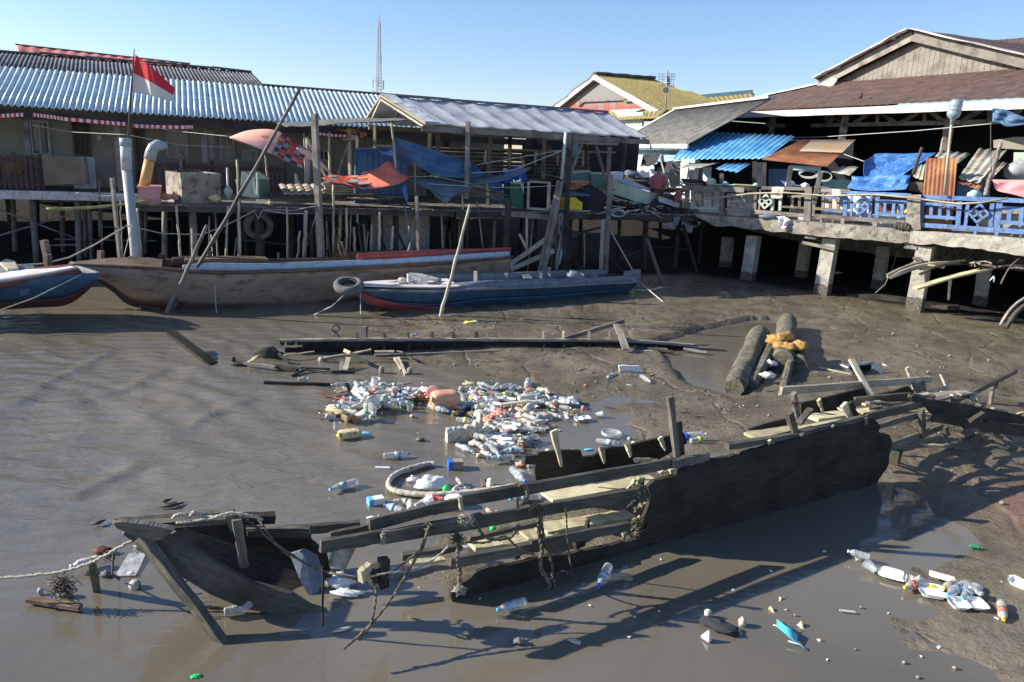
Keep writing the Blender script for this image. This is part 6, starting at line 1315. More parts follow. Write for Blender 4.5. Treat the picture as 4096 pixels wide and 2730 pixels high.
mb=MB().obox(R.P(uL+.6,2.6,3.6),R.u*.1,R.v*5.2,ZV(3.2));build('side_wall',mb,M['blackint'],big)
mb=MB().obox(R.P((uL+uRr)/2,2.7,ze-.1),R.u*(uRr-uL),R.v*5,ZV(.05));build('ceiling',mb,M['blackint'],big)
V('a4');quad('a4',[(420,755),(495,755),(490,825),(455,828),(445,780)],1.5,R.v*.05,'sign_board','small white board hanging under the left end of the brown roof','board','wallwhite',None,R)
V('a5');cord([R.at(-400,890,.5),R.at(0,878,.3),R.at(700,832,.1),R.at(1310,775,.0)],.01,M['cord'],'thin line strung across under the brown roof','wire','wire')
mb=MB()
for k in range(5):
 x=[215,340,265,930,500][k];x1=[400,495,285,985,560][k];y=[610,605,590,555,850][k];y1=[590,530,550,540,870][k]
V('a5')
for k,(x0,y0,x1,y1) in enumerate(((215,608,400,588),(338,603,497,532),(265,592,287,552),(930,553,1010,528))):
 mb=MB().beam(R.at(x0,y0,.5+.4*(600-y0)/60)+ZV(.06),R.at(x1,y1,.5+.9*(600-y1)/60)+ZV(.06),.06,.05);ONE('stick',['dark stick lying flat on the brown roof near its eave','longest dark stick lying slanted on the brown roof','short dark stub on the brown roof between two sticks','dark chip on the brown roof above the water bottle'][k],'stick',mb,M['darkwood'])
# ---------- asbestos roof house (frame A) ----------
A=Frame((4.56,33),(.158,-.987));A.v=Vector((.987,.158,0))
V('a3')
ah=T('grey_roofed_house','low white walled house with a dark grey corrugated roof behind the laundry','house',A.P(3,1,1.6))
e0=A.at(1495,840,-.4);e1=A.at(2110,832,-.4);t0=A.at(2025,540,2.2);zt9=t0.z;ua=(e0-A.o).dot(A.u);ub=(e1-A.o).dot(A.u);ut=(t0-A.o).dot(A.u);print('A',ua,ub,ut,e0,e1,t0)
mb=MB();mb.corr(A.P(ua,-.4,e0.z),A.P(ub+.4,-.4,e0.z),A.P(ub+.4,2.2,zt9),A.P(ut,2.2,zt9),pitch=.2,amp=.03,nv=2);build('roof',mb,M['asbestos2'],ah)
mb=MB();mb.beam(A.P(ua,-.42,e0.z-.1),A.P(ub+.3,-.42,e0.z-.08),.05,.15);build('fascia',mb,M['whitewood'],ah)
mb=MB();mb.beam(A.P(ua,-.4,e0.z+.04),A.P(ut,2.2,zt9+.05),.25,.06).beam(A.P(ut,2.2,zt9+.05),A.P(ub+.4,2.2,zt9+.05),.3,.08);build('ridge_cap',mb,M['whitewood'],ah)
zz=e0.z-.15
mb=MB().obox(A.P((ua+ub)/2,.08,(zz-.5+1.2)/2),A.u*(ub-ua),A.v*.16,ZV(zz-.5-1.2));build('wall',mb,M['wallwhite'],ah)
mb=MB().obox(A.P((ua+ub)/2,.08,zz-.25),A.u*(ub-ua),A.v*.18,ZV(.5));build('wall_band',mb,M['wallcyan'],ah)
mb=MB().prism([A.at(1960,1120,-.03),A.at(2000,1040,-.03),A.at(2060,1060,-.03),A.at(2055,1240,-.03),A.at(1965,1240,-.03)],A.v*.02);build('green_trim',mb,M['mint'],ah)
mb=MB().obox(A.P(ua+.5,1.3,2.6),A.u*.15,A.v*2.2,ZV(2.8));build('side_wall',mb,M['wallcyan'],ah)
for i,(pts,m,lb,vd) in enumerate((([(1460,975,1462,1050),(1520,970,1520,1060),(1585,975,1580,1045)],'greytarp','dark teal cloth at the left end of the washing line',-.9),([(1585,955,1590,990),(1625,945,1640,975),(1668,935,1668,990)],'blackcloth','small dark cloth second on the washing line',-.9),([(1705,1045,1706,1050),(1745,940,1730,1040),(1800,935,1790,1050),(1868,932,1868,990)],'blackcloth','large dark shirt on the washing line left of the person',-.8),([(1820,1030,1822,1080),(1880,1000,1860,1180),(1940,1005,1940,1130),(1990,990,1975,1080)],'blackcloth','dark clothes hanging right behind the person',-.5),([(1975,1000,1990,1050),(2030,1000,2020,1130),(2060,995,2050,1135)],'blackcloth','dark garment at the right end of the washing line',-.5))):
 V('a3');top=[A.at(p[0],p[1],vd) for p in pts];bot=[A.at(p[2],p[3],vd-.05) for p in pts]
 def fn(u,t,top=top,bot=bot):
  k=u*(len(top)-1);j=int(min(k,len(top)-2));f=k-j;return top[j].lerp(top[j+1],f).lerp(bot[j].lerp(bot[j+1],f),t)+A.v*(.05*math.sin(u*14+t*2))
 ONE('laundry',lb,'laundry',MB().sheet(fn,16,8,.01,1,1,True),M[m],'laundry on the line by the white wall')
V('a3')
cord([A.at(1440,970,-.9),A.at(1700,935,-.9),A.at(1870,930,-.8),A.at(2080,990,-.6)],.012,M['wire'],'washing line in front of the white wall','line','line',.02)
cord([A.at(1560,1060,-1.2),A.at(1700,1040,-1.2),A.at(1880,950,-1.2)],.012,M['wire'],'dark cable sagging before the white wall','cable','cable',.05)
mb=MB().tube([A.at(1880,955,-1.0),A.at(1958,1240,-1.3)],.03,6);ONE('prop','pale leaning clothes prop right of the person','pole',mb,M['palewood'])
for i,(x,y,r,m,lb) in enumerate(((1615,1125,(.32,.3,.15),'greytarp','grey heap against the white wall left of the person'),(1680,1145,(.4,.3,.07),'greytarp','flat grey cover on the pile left of the person'),(1640,1190,(.8,.5,.2),'darkwood','dark pile of goods between freezer and person'),(1490,1165,(.2,.2,.15),'wallwhite','pale bundle behind the freezer'),(1950,1250,(.7,.4,.08),'brownwood','brown pile of boards at the feet of the person'))):
 V('a3');mb=MB().blob(DY(x,y,25.6),r,18,12,.35,2.4,i);ONE('heap',lb,'heap',mb,M[m])
# ---------- person ----------
def person():
 V('a3');hd=A.at(1868,1060,-1.5);s=1.62;ft=Vector((hd.x+.02,hd.y,hd.z-s))
 t=T('person','person in a faded red shirt standing by the white wall','person',ft)
 def P(x,y,z): return (ft.x+x,ft.y+y,ft.z+z)
 vs=[(0,0,.92,.15,.11),(0,0,1.1,.145,.1),(0,.0,1.28,.16,.1),(0,.0,1.38,.12,.085),(0,-.01,1.44,.05,.05),(0,-.015,1.5,.07,.08),(0,-.02,1.58,.062,.075),
  (-.17,0,1.34,.05,.05),(-.22,.0,1.08,.038,.038),(-.2,-.08,.86,.028,.028),(-.19,-.11,.78,.03,.02),
  (.17,0,1.34,.05,.05),(.23,.0,1.08,.038,.038),(.18,-.1,.88,.028,.028),(.15,-.13,.8,.03,.02),
  (-.09,0,.85,.085,.085),(-.1,0,.48,.055,.055),(-.1,.01,.08,.04,.04),(-.11,-.12,.03,.035,.025),
  (.09,0,.85,.085,.085),(.1,0,.48,.055,.055),(.1,.01,.08,.04,.04),(.11,-.12,.03,.035,.025)]
 es=[(0,1),(1,2),(2,3),(3,4),(4,5),(5,6),(3,7),(7,8),(8,9),(9,10),(3,11),(11,12),(12,13),(13,14),(0,15),(15,16),(16,17),(17,18),(0,19),(19,20),(20,21),(21,22)]
 for w,s0 in((-1,10),(1,14)):
  bx=vs[s0]
  for k in range(5):
   vs.append((bx[0]+w*(.022-.011*k),bx[1]-.01,bx[2]-.05-(.01 if k in(1,2,3) else 0),.008,.008));es.append((s0,len(vs)-1))
 me=bpy.data.meshes.new('body');me.from_pydata([(x,y,z) for x,y,z,_,_ in vs],es,[])
 o=bpy.data.objects.new('body',me);C.objects.link(o);o.parent=t;md=o.modifiers.new('skin','SKIN')
 for i,v in enumerate(vs): me.skin_vertices[0].data[i].radius=(v[3],v[4])
 me.skin_vertices[0].data[0].use_root=True
 s2=o.modifiers.new('sub','SUBSURF');s2.levels=1;s2.render_levels=1;me.materials.append(M['skin'])
 mb=MB();prof=[(.21,.15,.78),(.2,.14,.9),(.19,.13,1.05),(.2,.135,1.2),(.215,.13,1.32),(.17,.11,1.4),(.075,.07,1.44)];rows=[]
 for a,b,z in prof: rows.append(mb.add([P(a*math.cos(k/16*6.283)*(1+.03*math.sin(k*3)),b*math.sin(k/16*6.283)*(1+.03*math.sin(k*4)),z) for k in range(16)]))
 for i in range(len(rows)-1):
  for k in range(16): k2=(k+1)%16;mb.face((rows[i]+k,rows[i]+k2,rows[i+1]+k2,rows[i+1]+k),None,True)
 for w in(-1,1): mb.tube([P(w*.15,0,1.36),P(w*.21,0,1.25),P(w*.235,0,1.1)],[.075,.07,.075],10,False)
 build('shirt',mb,M['pinkshirt'],t)
 mb=MB();
 for w in(-1,1): mb.tube([P(w*.08,0,.95),P(w*.1,0,.7),P(w*.1,0,.45)],[.125,.11,.1],10,False)
 build('shorts',mb,M['doordark'],t)
 mb=MB().blob(P(0,.035,1.59),(.07,.07,.055),14,10,.03);build('hair',mb,M['doordark'],t)
 mb=MB()
 for w in(-1,1): mb.blob(P(w*.03,-.088,1.53),(.012,.006,.007),8,6,0);mb.blob(P(w*.077,-.01,1.52),(.012,.02,.03),8,6,0)
 mb.blob(P(0,-.1,1.505),(.012,.018,.02),8,6,0).blob(P(0,-.09,1.47),(.025,.008,.006),8,6,0)
 build('face',mb,M['skin'],t)
person()
# ---------- yellow roof house ----------
V('a3')
Yg=46;g0=DY(1350,222,Yg);F2=Frame((g0.x,g0.y),(.36,-.93));ap=F2.at(1350,222,0);la=F2.at(965,522,0);ra=F2.at(1925,545,0)
def f2(x,y,v=0): return F2.at(x,y,v)
yh=T('yellow_roofed_house','house with yellow tiled roof and a peeling red stained gable','house',f2(1450,560))
re=ap+F2.v*3.5
def yt(u,v,a,b): return .05*abs(math.sin(a/.35*math.pi))-.14*((b/.5)%1)
print('gable',la,ap,ra,re)
n_=F2.v*-.4
mb=MB();mb.patch(ra+n_,ra+F2.v*6.5,re,ap+n_,60,18,.1,yt);build('right_roof',mb,M['yellowtile'],yh)
mb=MB().patch(la+n_,la+F2.v*9,re,ap+n_,40,10,.1,yt);build('left_roof',mb,M['asbestos2'],yh)
mb=MB().beam(ap+n_+ZV(.08),re+ZV(.1),.4,.12,n=10,jit=.03);build('ridge_cap',mb,M['asbestos2'],yh)
mb=MB();pp=[la+F2.u*.9+ZV(.05),ap+ZV(-.35),ra-F2.u*1.1+ZV(-.1),f2(1900,640),f2(1000,640)]
zb=f2(1450,560).z;zt_=ap.z
P0=mb.add(pp);P1=mb.add([p+F2.v*.12 for p in pp]);uvv=[((p-la).dot(F2.u)/(ra-la).length*4,max(0,(p.z-zb)/(zt_-zb))) for p in pp]
mb.face((P0,P0+1,P0+2,P0+3,P0+4),uvv);mb.face((P1+4,P1+3,P1+2,P1+1,P1),uvv[::-1]);build('gable_wall',mb,M['gable'],yh)
for a,b in((la,ap),(ap,ra)):
 mb=MB().beam(a+n_*.9-ZV(.18),b+n_*.9-ZV(.14),.08,.26);build('verge_board',mb,M['whitewood'],yh)
mb=MB().tube([f2(x,y,-.1) for x,y in((1155,505),(1195,465),(1560,445),(1570,465),(1620,460),(1625,430))],.06,6);build('drain_pipe',mb,M['greywood'],yh)
mb=MB().patch(f2(1480,622,-1.6),f2(1870,602,-1.6),f2(1935,537,-.1),f2(1420,552,-.1),40,8,.08,yt);build('lower_roof',mb,M['yellowtile'],yh)
mb=MB().patch(f2(1435,556,-.3)+ZV(.1),f2(1490,588,-.95)+ZV(.1),f2(1640,580,-.95)+ZV(.1),f2(1740,542,-.3)+ZV(.1),20,4,.04);build('white_patch',mb,M['galv'],yh)
mb=MB().obox(f2(1610,675,-1.2),F2.u*2.6,F2.v*.1,ZV(1.2));build('lower_wall',mb,M['mint'],yh)
V('a4')
t=T('far_yellow_roof','distant yellow tiled roof with a green ridge','roof',DY(550,620,66))
mb=MB().patch(DY(420,680,60),DY(900,680,60),DY(800,532,66),DY(310,577,66),50,12,.1,yt);build('tiles',mb,M['yellowtile'],t)
mb=MB().beam(DY(310,575,66),DY(800,528,66),.5,.35);build('ridge',mb,M['wallcyan'],t)
mb=MB().prism([DY(805,528,66),DY(825,552,66),DY(770,560,66)],Vector((0,.2,0)));build('gable_end',mb,M['mintdark'],t)
V('a3')
Ym=80;c=DY(1940,372,Ym);tp=DY(1944,240,Ym);k=(tp.z-c.z)
t=T('minaret','distant white minaret with a green onion dome','minaret',c-ZV(6))
r=k*.24
mb=MB().lathe([(r*.95,-6),(r*.95,k*.05),(r*1.25,k*.1),(r*1.2,k*.3),(r*.9,k*.34)],16,Matrix.Translation(c));build('shaft',mb,M['wallwhite'],t)
mb=MB().lathe([(r*.75,k*.34),(r*.85,k*.36),(r*.85,k*.44)],16,Matrix.Translation(c));build('drum',mb,M['mintdark'],t)
mb=MB().lathe([(r*.85,k*.44),(r*.9,k*.6),(r*.82,k*.75),(r*.6,k*.9),(r*.3,k*1.0),(r*.08,k*1.08),(.02,k*1.4)],16,Matrix.Translation(c));build('dome',mb,plain('dome_green',(.07,.2,.2),.35),t)
mb=MB().lathe([(r*.92,k*.55),(r*.93,k*.6)],16,Matrix.Translation(c));build('white_ring',mb,M['foamwhite'],t)
t=T('tv_antenna','tall television aerial with many thin elements in front of the minaret','antenna',DY(1932,570,40))
mb=MB().tube([DY(1932,575,40),DY(1945,190,40)],.035,6);build('mast',mb,M['steel'],t)
for y in(215,238,262,318,330): mb=MB().beam(DY(1860 if y<300 else 1870,y+3,40),DY(2025 if y<300 else 2015,y,40),.02,.02);build('element',mb,M['steel'],t)
for x in(1878,1905,1965,1985,2000): mb=MB().beam(DY(x,210,39.9),DY(x,330,39.9),.018,.018);build('element',mb,M['steel'],t)
mb=MB().lathe([(.02,0),(.1,.03),(.15,.08),(.1,.04)],14,Matrix.Translation(DY(1932,365,40))@Matrix.Rotation(1.4,4,'X'),cap=False);build('dish',mb,M['pvc'],t)
V('d');Yt=120
b=DY(869,262,Yt);tp=DY(871,50,Yt);h=tp.z-b.z
t=T('radio_tower','tall slender lattice radio tower on the skyline','tower',b)
def lw(f): return .55-.32*f
legs=[];mb=MB()
for kx in(0,1,2):
 a0=kx*2.094+.5;P=[Vector((b.x+lw(i/20)*math.cos(a0),Yt+lw(i/20)*math.sin(a0),b.z+h*i/20)) for i in range(21)];legs.append(P);m_=MB().tube(P,.045,5);build('leg',m_,M['steel'],t)
for i in range(30):
 f=i/30
 def lp(k,f): q=f*20;j=int(min(q,19));return legs[k][j].lerp(legs[k][j+1],q-j)
 for k in range(3): mb.beam(lp(k,f),lp((k+1)%3,f),.032,.032).beam(lp(k,f),lp((k+1)%3,min(1,(i+1)/30)),.032,.032)
build('lattice',mb,M['steel'],t)
for dx,f in((-.75,.28),(.8,.27),(-.7,.16),(.75,.14),(.4,.55),(0,.3)):
 f2=f;m_=MB().beam(Vector((b.x+dx,Yt-.3,b.z+h*f2)),Vector((b.x+dx,Yt-.3,b.z+h*f2+1.3)),.16,.12).beam(Vector((b.x,Yt,b.z+h*f2+1)),Vector((b.x+dx,Yt-.3,b.z+h*f2+1)),.06,.06);build('panel_antenna',m_,M['pvc'],t)
mb=MB().tube([tp,tp+ZV(1.5)],.04,5);build('spike',mb,M['steel'],t)
# ---------- beneath the walkway ----------
def Bb(L,name='plank',cat='plank',grp=None):
 for c,x0,y0,x1,y1,v0,v1,w,h,m,lb in L:
  V(c);mb=MB().beam(B.at(x0,y0,v0),B.at(x1,y1,v1),w,h,n=8,jit=.006,bow=.1 if w<.15 else .03);ONE(name,lb,cat,mb,M[m],grp)
Bb([('b5',560,915,1100,785,-.6,.4,.1,.05,'palewood','pale bent plank under the walkway, middle of the bundle'),('b5',555,900,1030,768,-.6,.4,.1,.04,'greywood','grey bent plank at the top of the bundle under the walkway'),('b5',580,925,1250,765,-.6,.8,.08,.05,'palewood','longest pale plank of the bundle under the walkway'),('b5',850,895,1215,800,-.4,.5,.08,.05,'darkwood','dark plank poking out below the bundle under the walkway'),
('b5',805,1020,1480,835,-.7,.5,.24,.04,'mossywood','broad yellowish plank slanting lowest beside the right pillar'),('b5',770,795,1070,830,.1,.2,.3,.04,'mossywood','flat yellowish board on top of the right pillar'),('b5',1300,790,1400,800,.3,.3,.2,.03,'palewood','small pale board under the walkway right of the bundle'),('b5',1390,775,1500,790,.5,.5,.25,.03,'palewood','pale board lying highest right of the bundle'),('b5',1410,810,1540,830,.3,.3,.2,.03,'greywood','grey board stacked right of the bundle'),
('b5',1560,820,1783,815,.6,.6,.25,.03,'palewood','pale board at the right edge under the walkway'),('b5',1560,775,1600,770,.6,.6,.2,.03,'palewood','tiny pale block under the walkway at the right'),('b5',1650,840,1783,840,.4,.4,.15,.03,'greywood','lower grey board at the right edge under the walkway'),('b5',790,745,870,770,.1,.1,.15,.05,'greywood','short grey board behind the top of the right pillar'),('b5',1480,945,1515,955,.3,.3,.1,.05,'foamwhite','small white block hanging in the dark under the walkway'),
('b5',1310,815,1345,820,.2,.2,.1,.03,'palewood','tiny pale offcut right of the bundle'),('b5',1200,790,1500,850,1,1,.3,.04,'darkwood','dark board supporting the boards right of the bundle')])
Bb([('b5',1575,980,1755,740,-.3,.2,.03,.03,'brownwood','thin brown stick slanting under the slab at the right'),('b5',1570,1350,1800,1100,-1.6,-1.0,.05,.05,'greywood','upper dark pole leaning in the mud at the right edge'),('b5',1620,1372,1830,1150,-1.8,-1.2,.08,.08,'darkwood','lower dark pole leaning in the mud at the right edge')],'stick','stick')
quadcloth('b5',[(1105,930,1095,1120),(1125,920,1112,1125),(1135,940,1118,1100)],[(-.2,-.2)]*3,mat='whitecloth',label='dirty rag hanging from the broad plank under the walkway',name='rag',cat='rag',fold=.03,fr=B,nu=6,nv=14)
Bb([('b5',200,1080,740,1125,.9,1.2,.3,.12,'darkwood','long dark log lying behind the right pillar'),('b5',900,1200,1200,1195,1.2,1.2,.2,.1,'darkwood','dark beam on the mud right of the right pillar')],'beam','beam')
V('b5');cord([B.at(650,680,1.5),B.at(600,850,1.2),B.at(540,980,.9),B.at(450,1060,.9)],.012,M['greytarp'],'thin cable hanging down under the walkway','cable','cable')
quadcloth('b3',[(2005,375,2005,470),(2040,370,2030,460),(2068,375,2050,430)],[(-.05,-.1)]*3,mat='greytarp',label='grey rag hanging off the end of the junk heap',name='rag',cat='rag',fold=.03,nu=8,nv=8)
# ---------- second wreck (middle) ----------
V('d')
w2=T('boat_wreck','half sunk black boat wreck lying behind the heap of bottles','wreck',Q.P(3.5,.3,0))
V('c1')
def qp(c,x,y,v): V(c);return Q.at(x,y,v*.45 if v>0 else v)
tops=[('c1',495,250),('c1',800,246),('c1',1300,240),('c1',1800,238),('c1',2290,240),('b3',1300,1478),('b3',1700,1490),('b3',2160,1525)]
tp=[qp(c,x,y,.7) for c,x,y in tops];bt=[Vector((p.x,p.y,-.08)) for p in tp]
bt[0]=tp[0]-ZV(.06)
def ipl(A,u):
 k=u*(len(A)-1);i=int(min(k,len(A)-2));return A[i].lerp(A[i+1],k-i)
def jag(u,v):
 lo=ipl(bt,u);hi=ipl(tp,u)
 if u<.1: lo=hi-ZV(.05+.10*(NN(u*70,0,0)+.3))
 return lo.lerp(hi,v)+Q.v*(-.12*math.sin(v*1.5)+.01*NN(u*40,v*6,0))
build('hull_side',MB().sheet(jag,90,6,.04,7,.4),M['wreck'],w2)
lo2=[qp('c1',535,320,.6),qp('c1',1000,320,.6),qp('c1',1300,320,.6)]
mb=MB().sheet(lambda u,v:Vector((ipl(lo2,u).x,ipl(lo2,u).y,-.08)).lerp(ipl(lo2,u),v)+Q.v*.02*NN(u*30,v*4,0),20,4,.04,3,.4);build('hull_side',mb,M['wreck'],w2)
mb=MB()
for i in range(len(tp)-1): mb.beam(tp[i]+ZV(.02)-Q.v*.1,tp[i+1]+ZV(.02)-Q.v*.1,.1,.04,n=4,jit=.006)
build('gunwale',mb,M['greywood'],w2)
nr=[qp('c1',1340,392,-.05),qp('c1',1800,378,-.05),qp('c1',2285,362,-.05),qp('b3',1500,1590,-.05),qp('b3',2100,1620,-.05)]
mb=MB()
for i in range(4): mb.beam(nr[i],nr[i+1],.06,.06,n=4,jit=.006)
build('near_gunwale',mb,M['greywood'],w2)
mb=MB()
for i in range(4): mb.beam(nr[i]-ZV(.08),nr[i+1]-ZV(.08),.04,.14,n=4,jit=.006)
build('near_strake',mb,M['wreck'],w2)
for i,(c,x) in enumerate((('c1',1180),('c1',1420),('c1',1640),('c1',1850),('c1',2040),('c1',2250),('b3',830),('b3',1010),('b3',1240),('b3',1420),('b3',1600))):
 a=qp(c,x,300 if c=='c1' else 1515,.55);mb=MB().beam(Vector((a.x,a.y,.36)),Vector((a.x+.02,a.y-.02,-.05)),.05,.04,n=3,jit=.006);build('rib',mb,M['palewood' if c=='b3' else 'darkwood'],w2)
mb=MB()
for k in range(9): a=qp('c1',560+k*30,295,.6);mb.beam(a,a+ZV(.1),.015,.015)
build('nails',mb,M['darkwood'],w2)
random.seed(4)
for k in range(12):
 V('b3');x=RU(1350,2180);y=1500+RU(0,75);a=G(x,y,.06);an=RU(-.5,.5);L=RU(.3,.9)
 mb=MB().beam(a,a+Vector((L*math.cos(an),L*math.sin(an),RU(-.05,.08))),RU(.03,.09),.03,n=4,jit=.006);build('broken_strip',mb,M[random.choice(('palewood','greywood','wreckgrey','brownwood'))],w2)
def lumpG(c,x,y,z,rad,mat,name,label,cat,seed=0,amp=.35,rz=0,n=16,m=10,**k):
 V(c);kk=.58 if c[0]=='c' else 1;p=G(x,y,z*kk);mb=MB().blob((0,0,0),[q*kk for q in rad],n,m,amp,2.6,seed);mb.xf(Matrix.Translation(p)@Matrix.Rotation(rz,4,'Z'));return ONE(name,label,cat,mb,M[mat],**k)
lumpG('c1',390,380,.1,(.4,.1,.22),'wreck','hull_fragment','black ragged hull fragment at the left end of the middle wreck','wreckage',3,.6)
lumpG('c1',75,430,.05,(.06,.05,.1),'wreck','hull_fragment','small black stump at the far left of the middle wreckage','wreckage',5,.5)
lumpG('c1',120,475,.02,(.22,.07,.06),'wreck','hull_fragment','low black lump beside the small stump','wreckage',6,.5)
def gb(L,name='plank',cat='plank'):
 for c,x0,y0,x1,y1,z0,z1,w,h,m,lb in L:
  V(c);k=.65 if c[0]=='c' else 1;a=G(x0,y0,z0);b=G(x1,y1,z1);mb=MB().beam(a,b,w*k,h*k,n=6,jit=.004);ONE(name,lb,cat,mb,M[m])
gb([('d',392,764,490,838,.32,-.02,.16,.06,'wreck','black slanting plank rising from the water left of the middle wreck'),
('c1',170,455,450,490,.06,.06,.08,.05,'greywood','pale topped timber in the low wreckage at the left'),('c1',440,480,650,520,.05,.03,.14,.08,'wreck','thick black timber in the low wreckage'),('c1',590,572,740,500,.0,.07,.05,.05,'wreck','black curved stick poking left out of the low wreckage'),('c1',680,500,940,510,.04,.04,.06,.05,'wreck','black timber with notches in the low wreckage'),
('c1',740,515,960,530,.04,.03,.04,.03,'greywood','thin pale lath in the low wreckage'),('c1',960,535,1160,535,.03,.03,.07,.06,'wreck','black flat timber at the right end of the low wreckage'),('c1',350,630,990,645,.03,.02,.07,.06,'wreck','long black timber awash in the water below the middle wreck'),
('c1',530,388,800,352,.08,.12,.04,.03,'palewood','thin pale lath leaning on the middle wreck at its left'),('c1',870,425,1090,388,.03,.1,.05,.04,'greywood','grey stake in the fan of stakes, lowest'),('c1',880,410,1080,378,.05,.12,.05,.04,'palewood','pale stake in the fan of stakes, middle'),('c1',1080,385,1310,335,.1,.2,.1,.04,'palewood','pale forked plank leaning right against the wreck'),
('c1',1340,352,1515,352,.12,.12,.14,.03,'palewood','short pale board lying against the inside of the wreck'),('c1',1565,350,1660,395,.2,.05,.2,.02,'greywood','grey triangular board leaning inside the wreck'),('c1',1045,430,1045,520,.1,.02,.1,.03,'greywood','short grey board under the mud caked plank'),('c1',1105,405,1075,520,.15,.02,.12,.03,'palewood','pale board standing under the mud caked plank'),
('c1',1520,410,1580,515,.06,.02,.06,.05,'palewood','left of two short parallel pale sticks in the mud'),('c1',1550,405,1620,555,.06,.01,.06,.05,'palewood','right of two short parallel pale sticks in the mud'),
('b3',1000,1478,1560,1310,.1,.45,.05,.08,'greywood','long grey plank rising right from the middle wreck'),('b3',1490,1335,1580,1568,.4,.15,.13,.03,'greywood','grey board hanging from the rising plank'),
('c1',480,370,570,450,.15,.0,.1,.05,'mossywood','splintered pale board end in the water'),('c1',205,450,300,385,.02,.18,.08,.05,'mossywood','splintered pale board end at the far left')])
gb([('c1',1090,350,1265,440,.25,.02,.3,.08,'mossywood','thick mud caked plank lying across the fan of stakes')])
V('c1')
mb=MB().beam(G(1255,235,-.1),G(1250,130,0)+ZV(.0),.08,.08)
a=Q.at(1255,232,.9);mb=MB().beam(Vector((a.x,a.y,-.1)),Q.at(1250,128,.9),.09,.09,n=3,jit=.006);ONE('stake','short stout stake standing behind the middle wreck','stake',mb,M['greywood'])
a=Q.at(970,220,.9);b=Q.at(990,172,.9);mb=MB().tube([a,b],.015,6);P=[b+ZV(.06)+Q.u*.07*math.cos(k)+ZV(.06*math.sin(k)) for k in np.linspace(0,6.28,13)];mb.tube(P,.018,6,False).tube([b,b+Q.u*.08-ZV(.12)],.012,6);ONE('ring_bolt','iron ring bolt standing up behind the middle wreck','bolt',mb,M['rubber'])
for i,(x,y) in enumerate(((1403,540),(1655,550))):
 V('c1');mb=MB().lathe([(.04,-.05),(.045,.08),(.03,.1)],8,Matrix.Translation(G(x,y,0)));ONE('stump',['small round stump left of the pair of sticks','tiny stump right of the pair of sticks'][i],'stump',mb,M['greywood'])
lumpG('c1',862,425,.04,(.09,.08,.08),'styro','float','pale round float at the tip of the fan of stakes','float',1,.1)
# ---------- logs ----------
def log(c,x0,y0,x1,y1,z0,z1,r0_,r1_,label,sq=False,moss=False):
 V(c);a=G(x0,y0,z0);b=G(x1,y1,z1);n=26;mb=MB();rows=[];d=(b-a).normalized();X=d.cross(ZV(1)).normalized();Y=X.cross(d);m=8 if sq else 18
 for i in range(n+1):
  t=i/n;p=a.lerp(b,t);r=r0_+(r1_-r0_)*t
  rr=[]
  for k in range(m):
   an=2*math.pi*(k+.5)/m;q=r*(1+.13*NN(math.cos(an)*2,math.sin(an)*2,t*4+x0)+.1*NN(math.cos(an)*7,math.sin(an)*7,t*2.5+x0))
   if sq: q*=1/max(abs(math.cos(an)),abs(math.sin(an)))*.8
   if i in(0,n): q*=.88
   rr.append(p+X*q*math.cos(an)+Y*q*math.sin(an)+d*(.04*NN(k,i,2) if i in(0,n) else 0))
  rows.append(mb.add(rr))
 for i in range(n):
  for k in range(m): k2=(k+1)%m;mb.face((rows[i]+k,rows[i+1]+k,rows[i+1]+k2,rows[i]+k2),None,not sq)
 mb.face(tuple(rows[0]+k for k in range(m)));mb.face(tuple(rows[-1]+k for k in range(m-1,-1,-1)))
 ONE('log',label,'log',mb,M['log'],'old logs lying together on the mud')
log('d',1687,893,1747,768,.1,.22,.17,.21,'thick old grey log, leftmost of the group, with moss on its left')
log('d',1800,830,1808,738,.2,.25,.2,.2,'thick grey log lying behind the orange foam, farthest of the group')
log('d',1727,885,1775,795,.08,.25,.12,.12,'squared grey beam between the two thick logs',True)
log('d',1800,893,1818,822,.08,.2,.09,.08,'squared mossy beam, rightmost of the group',True)
log('d',1832,842,1832,808,.12,.15,.2,.17,'short stump log under the orange foam at the right')
for i,(x,y,rx,ry,rz_,z,s) in enumerate(((1783,783,.17,.15,.1,.42,0),(1805,775,.2,.12,.09,.5,1),(1812,798,.16,.16,.08,.4,2),(1838,795,.2,.13,.09,.42,3),(1792,795,.13,.12,.08,.4,4))):
 lumpG('d',x,y,z,(rx,ry,rz_),'sponge','foam_rubber',['orange foam piece, leftmost on the logs','orange foam piece, farthest back on the logs','orange foam piece in the middle of the others','orange foam piece, rightmost on the logs','small orange foam piece in front of the others'][i],'foam',i,.5,.5*i)
for i,(x,y) in enumerate(((1778,820),(1795,815),(1770,835),(1765,862))):
 lumpG('d',x,y,.2,(.12,.08,.05),'bag','plastic_scrap',['crumpled clear plastic between the logs, left piece','crumpled clear plastic between the logs, right piece','bluish bottle scrap low between the logs','white scrap at the foot of the logs'][i],'plastic',i,.7)
t=T('broken_box','broken pale open box sunk in the mud in front of the shells','box',(G(1965,850,0)))
V('c7')
A=[G(775,240,.22),G(985,212,.22),G(1075,218,.22),G(1165,352,.02),G(1100,355,.0),G(895,320,.02)]
mb=MB().prism([G(775,235,.25),G(1075,215,.25),G(1040,235,.2),G(830,262,.2)],ZV(.02));build('rim',mb,M['whitewood'],t)
mb=MB().prism([G(770,238,.24),G(835,265,.22),G(905,345,-.02),G(870,330,-.02)],Vector((.02,0,.02)));build('left_wall',mb,M['whitewood'],t)
mb=MB().prism([G(1045,232,.22),G(1078,218,.24),G(1168,352,.0),G(1150,352,.0)],Vector((.02,0,.0)));build('right_wall',mb,M['whitewood'],t)
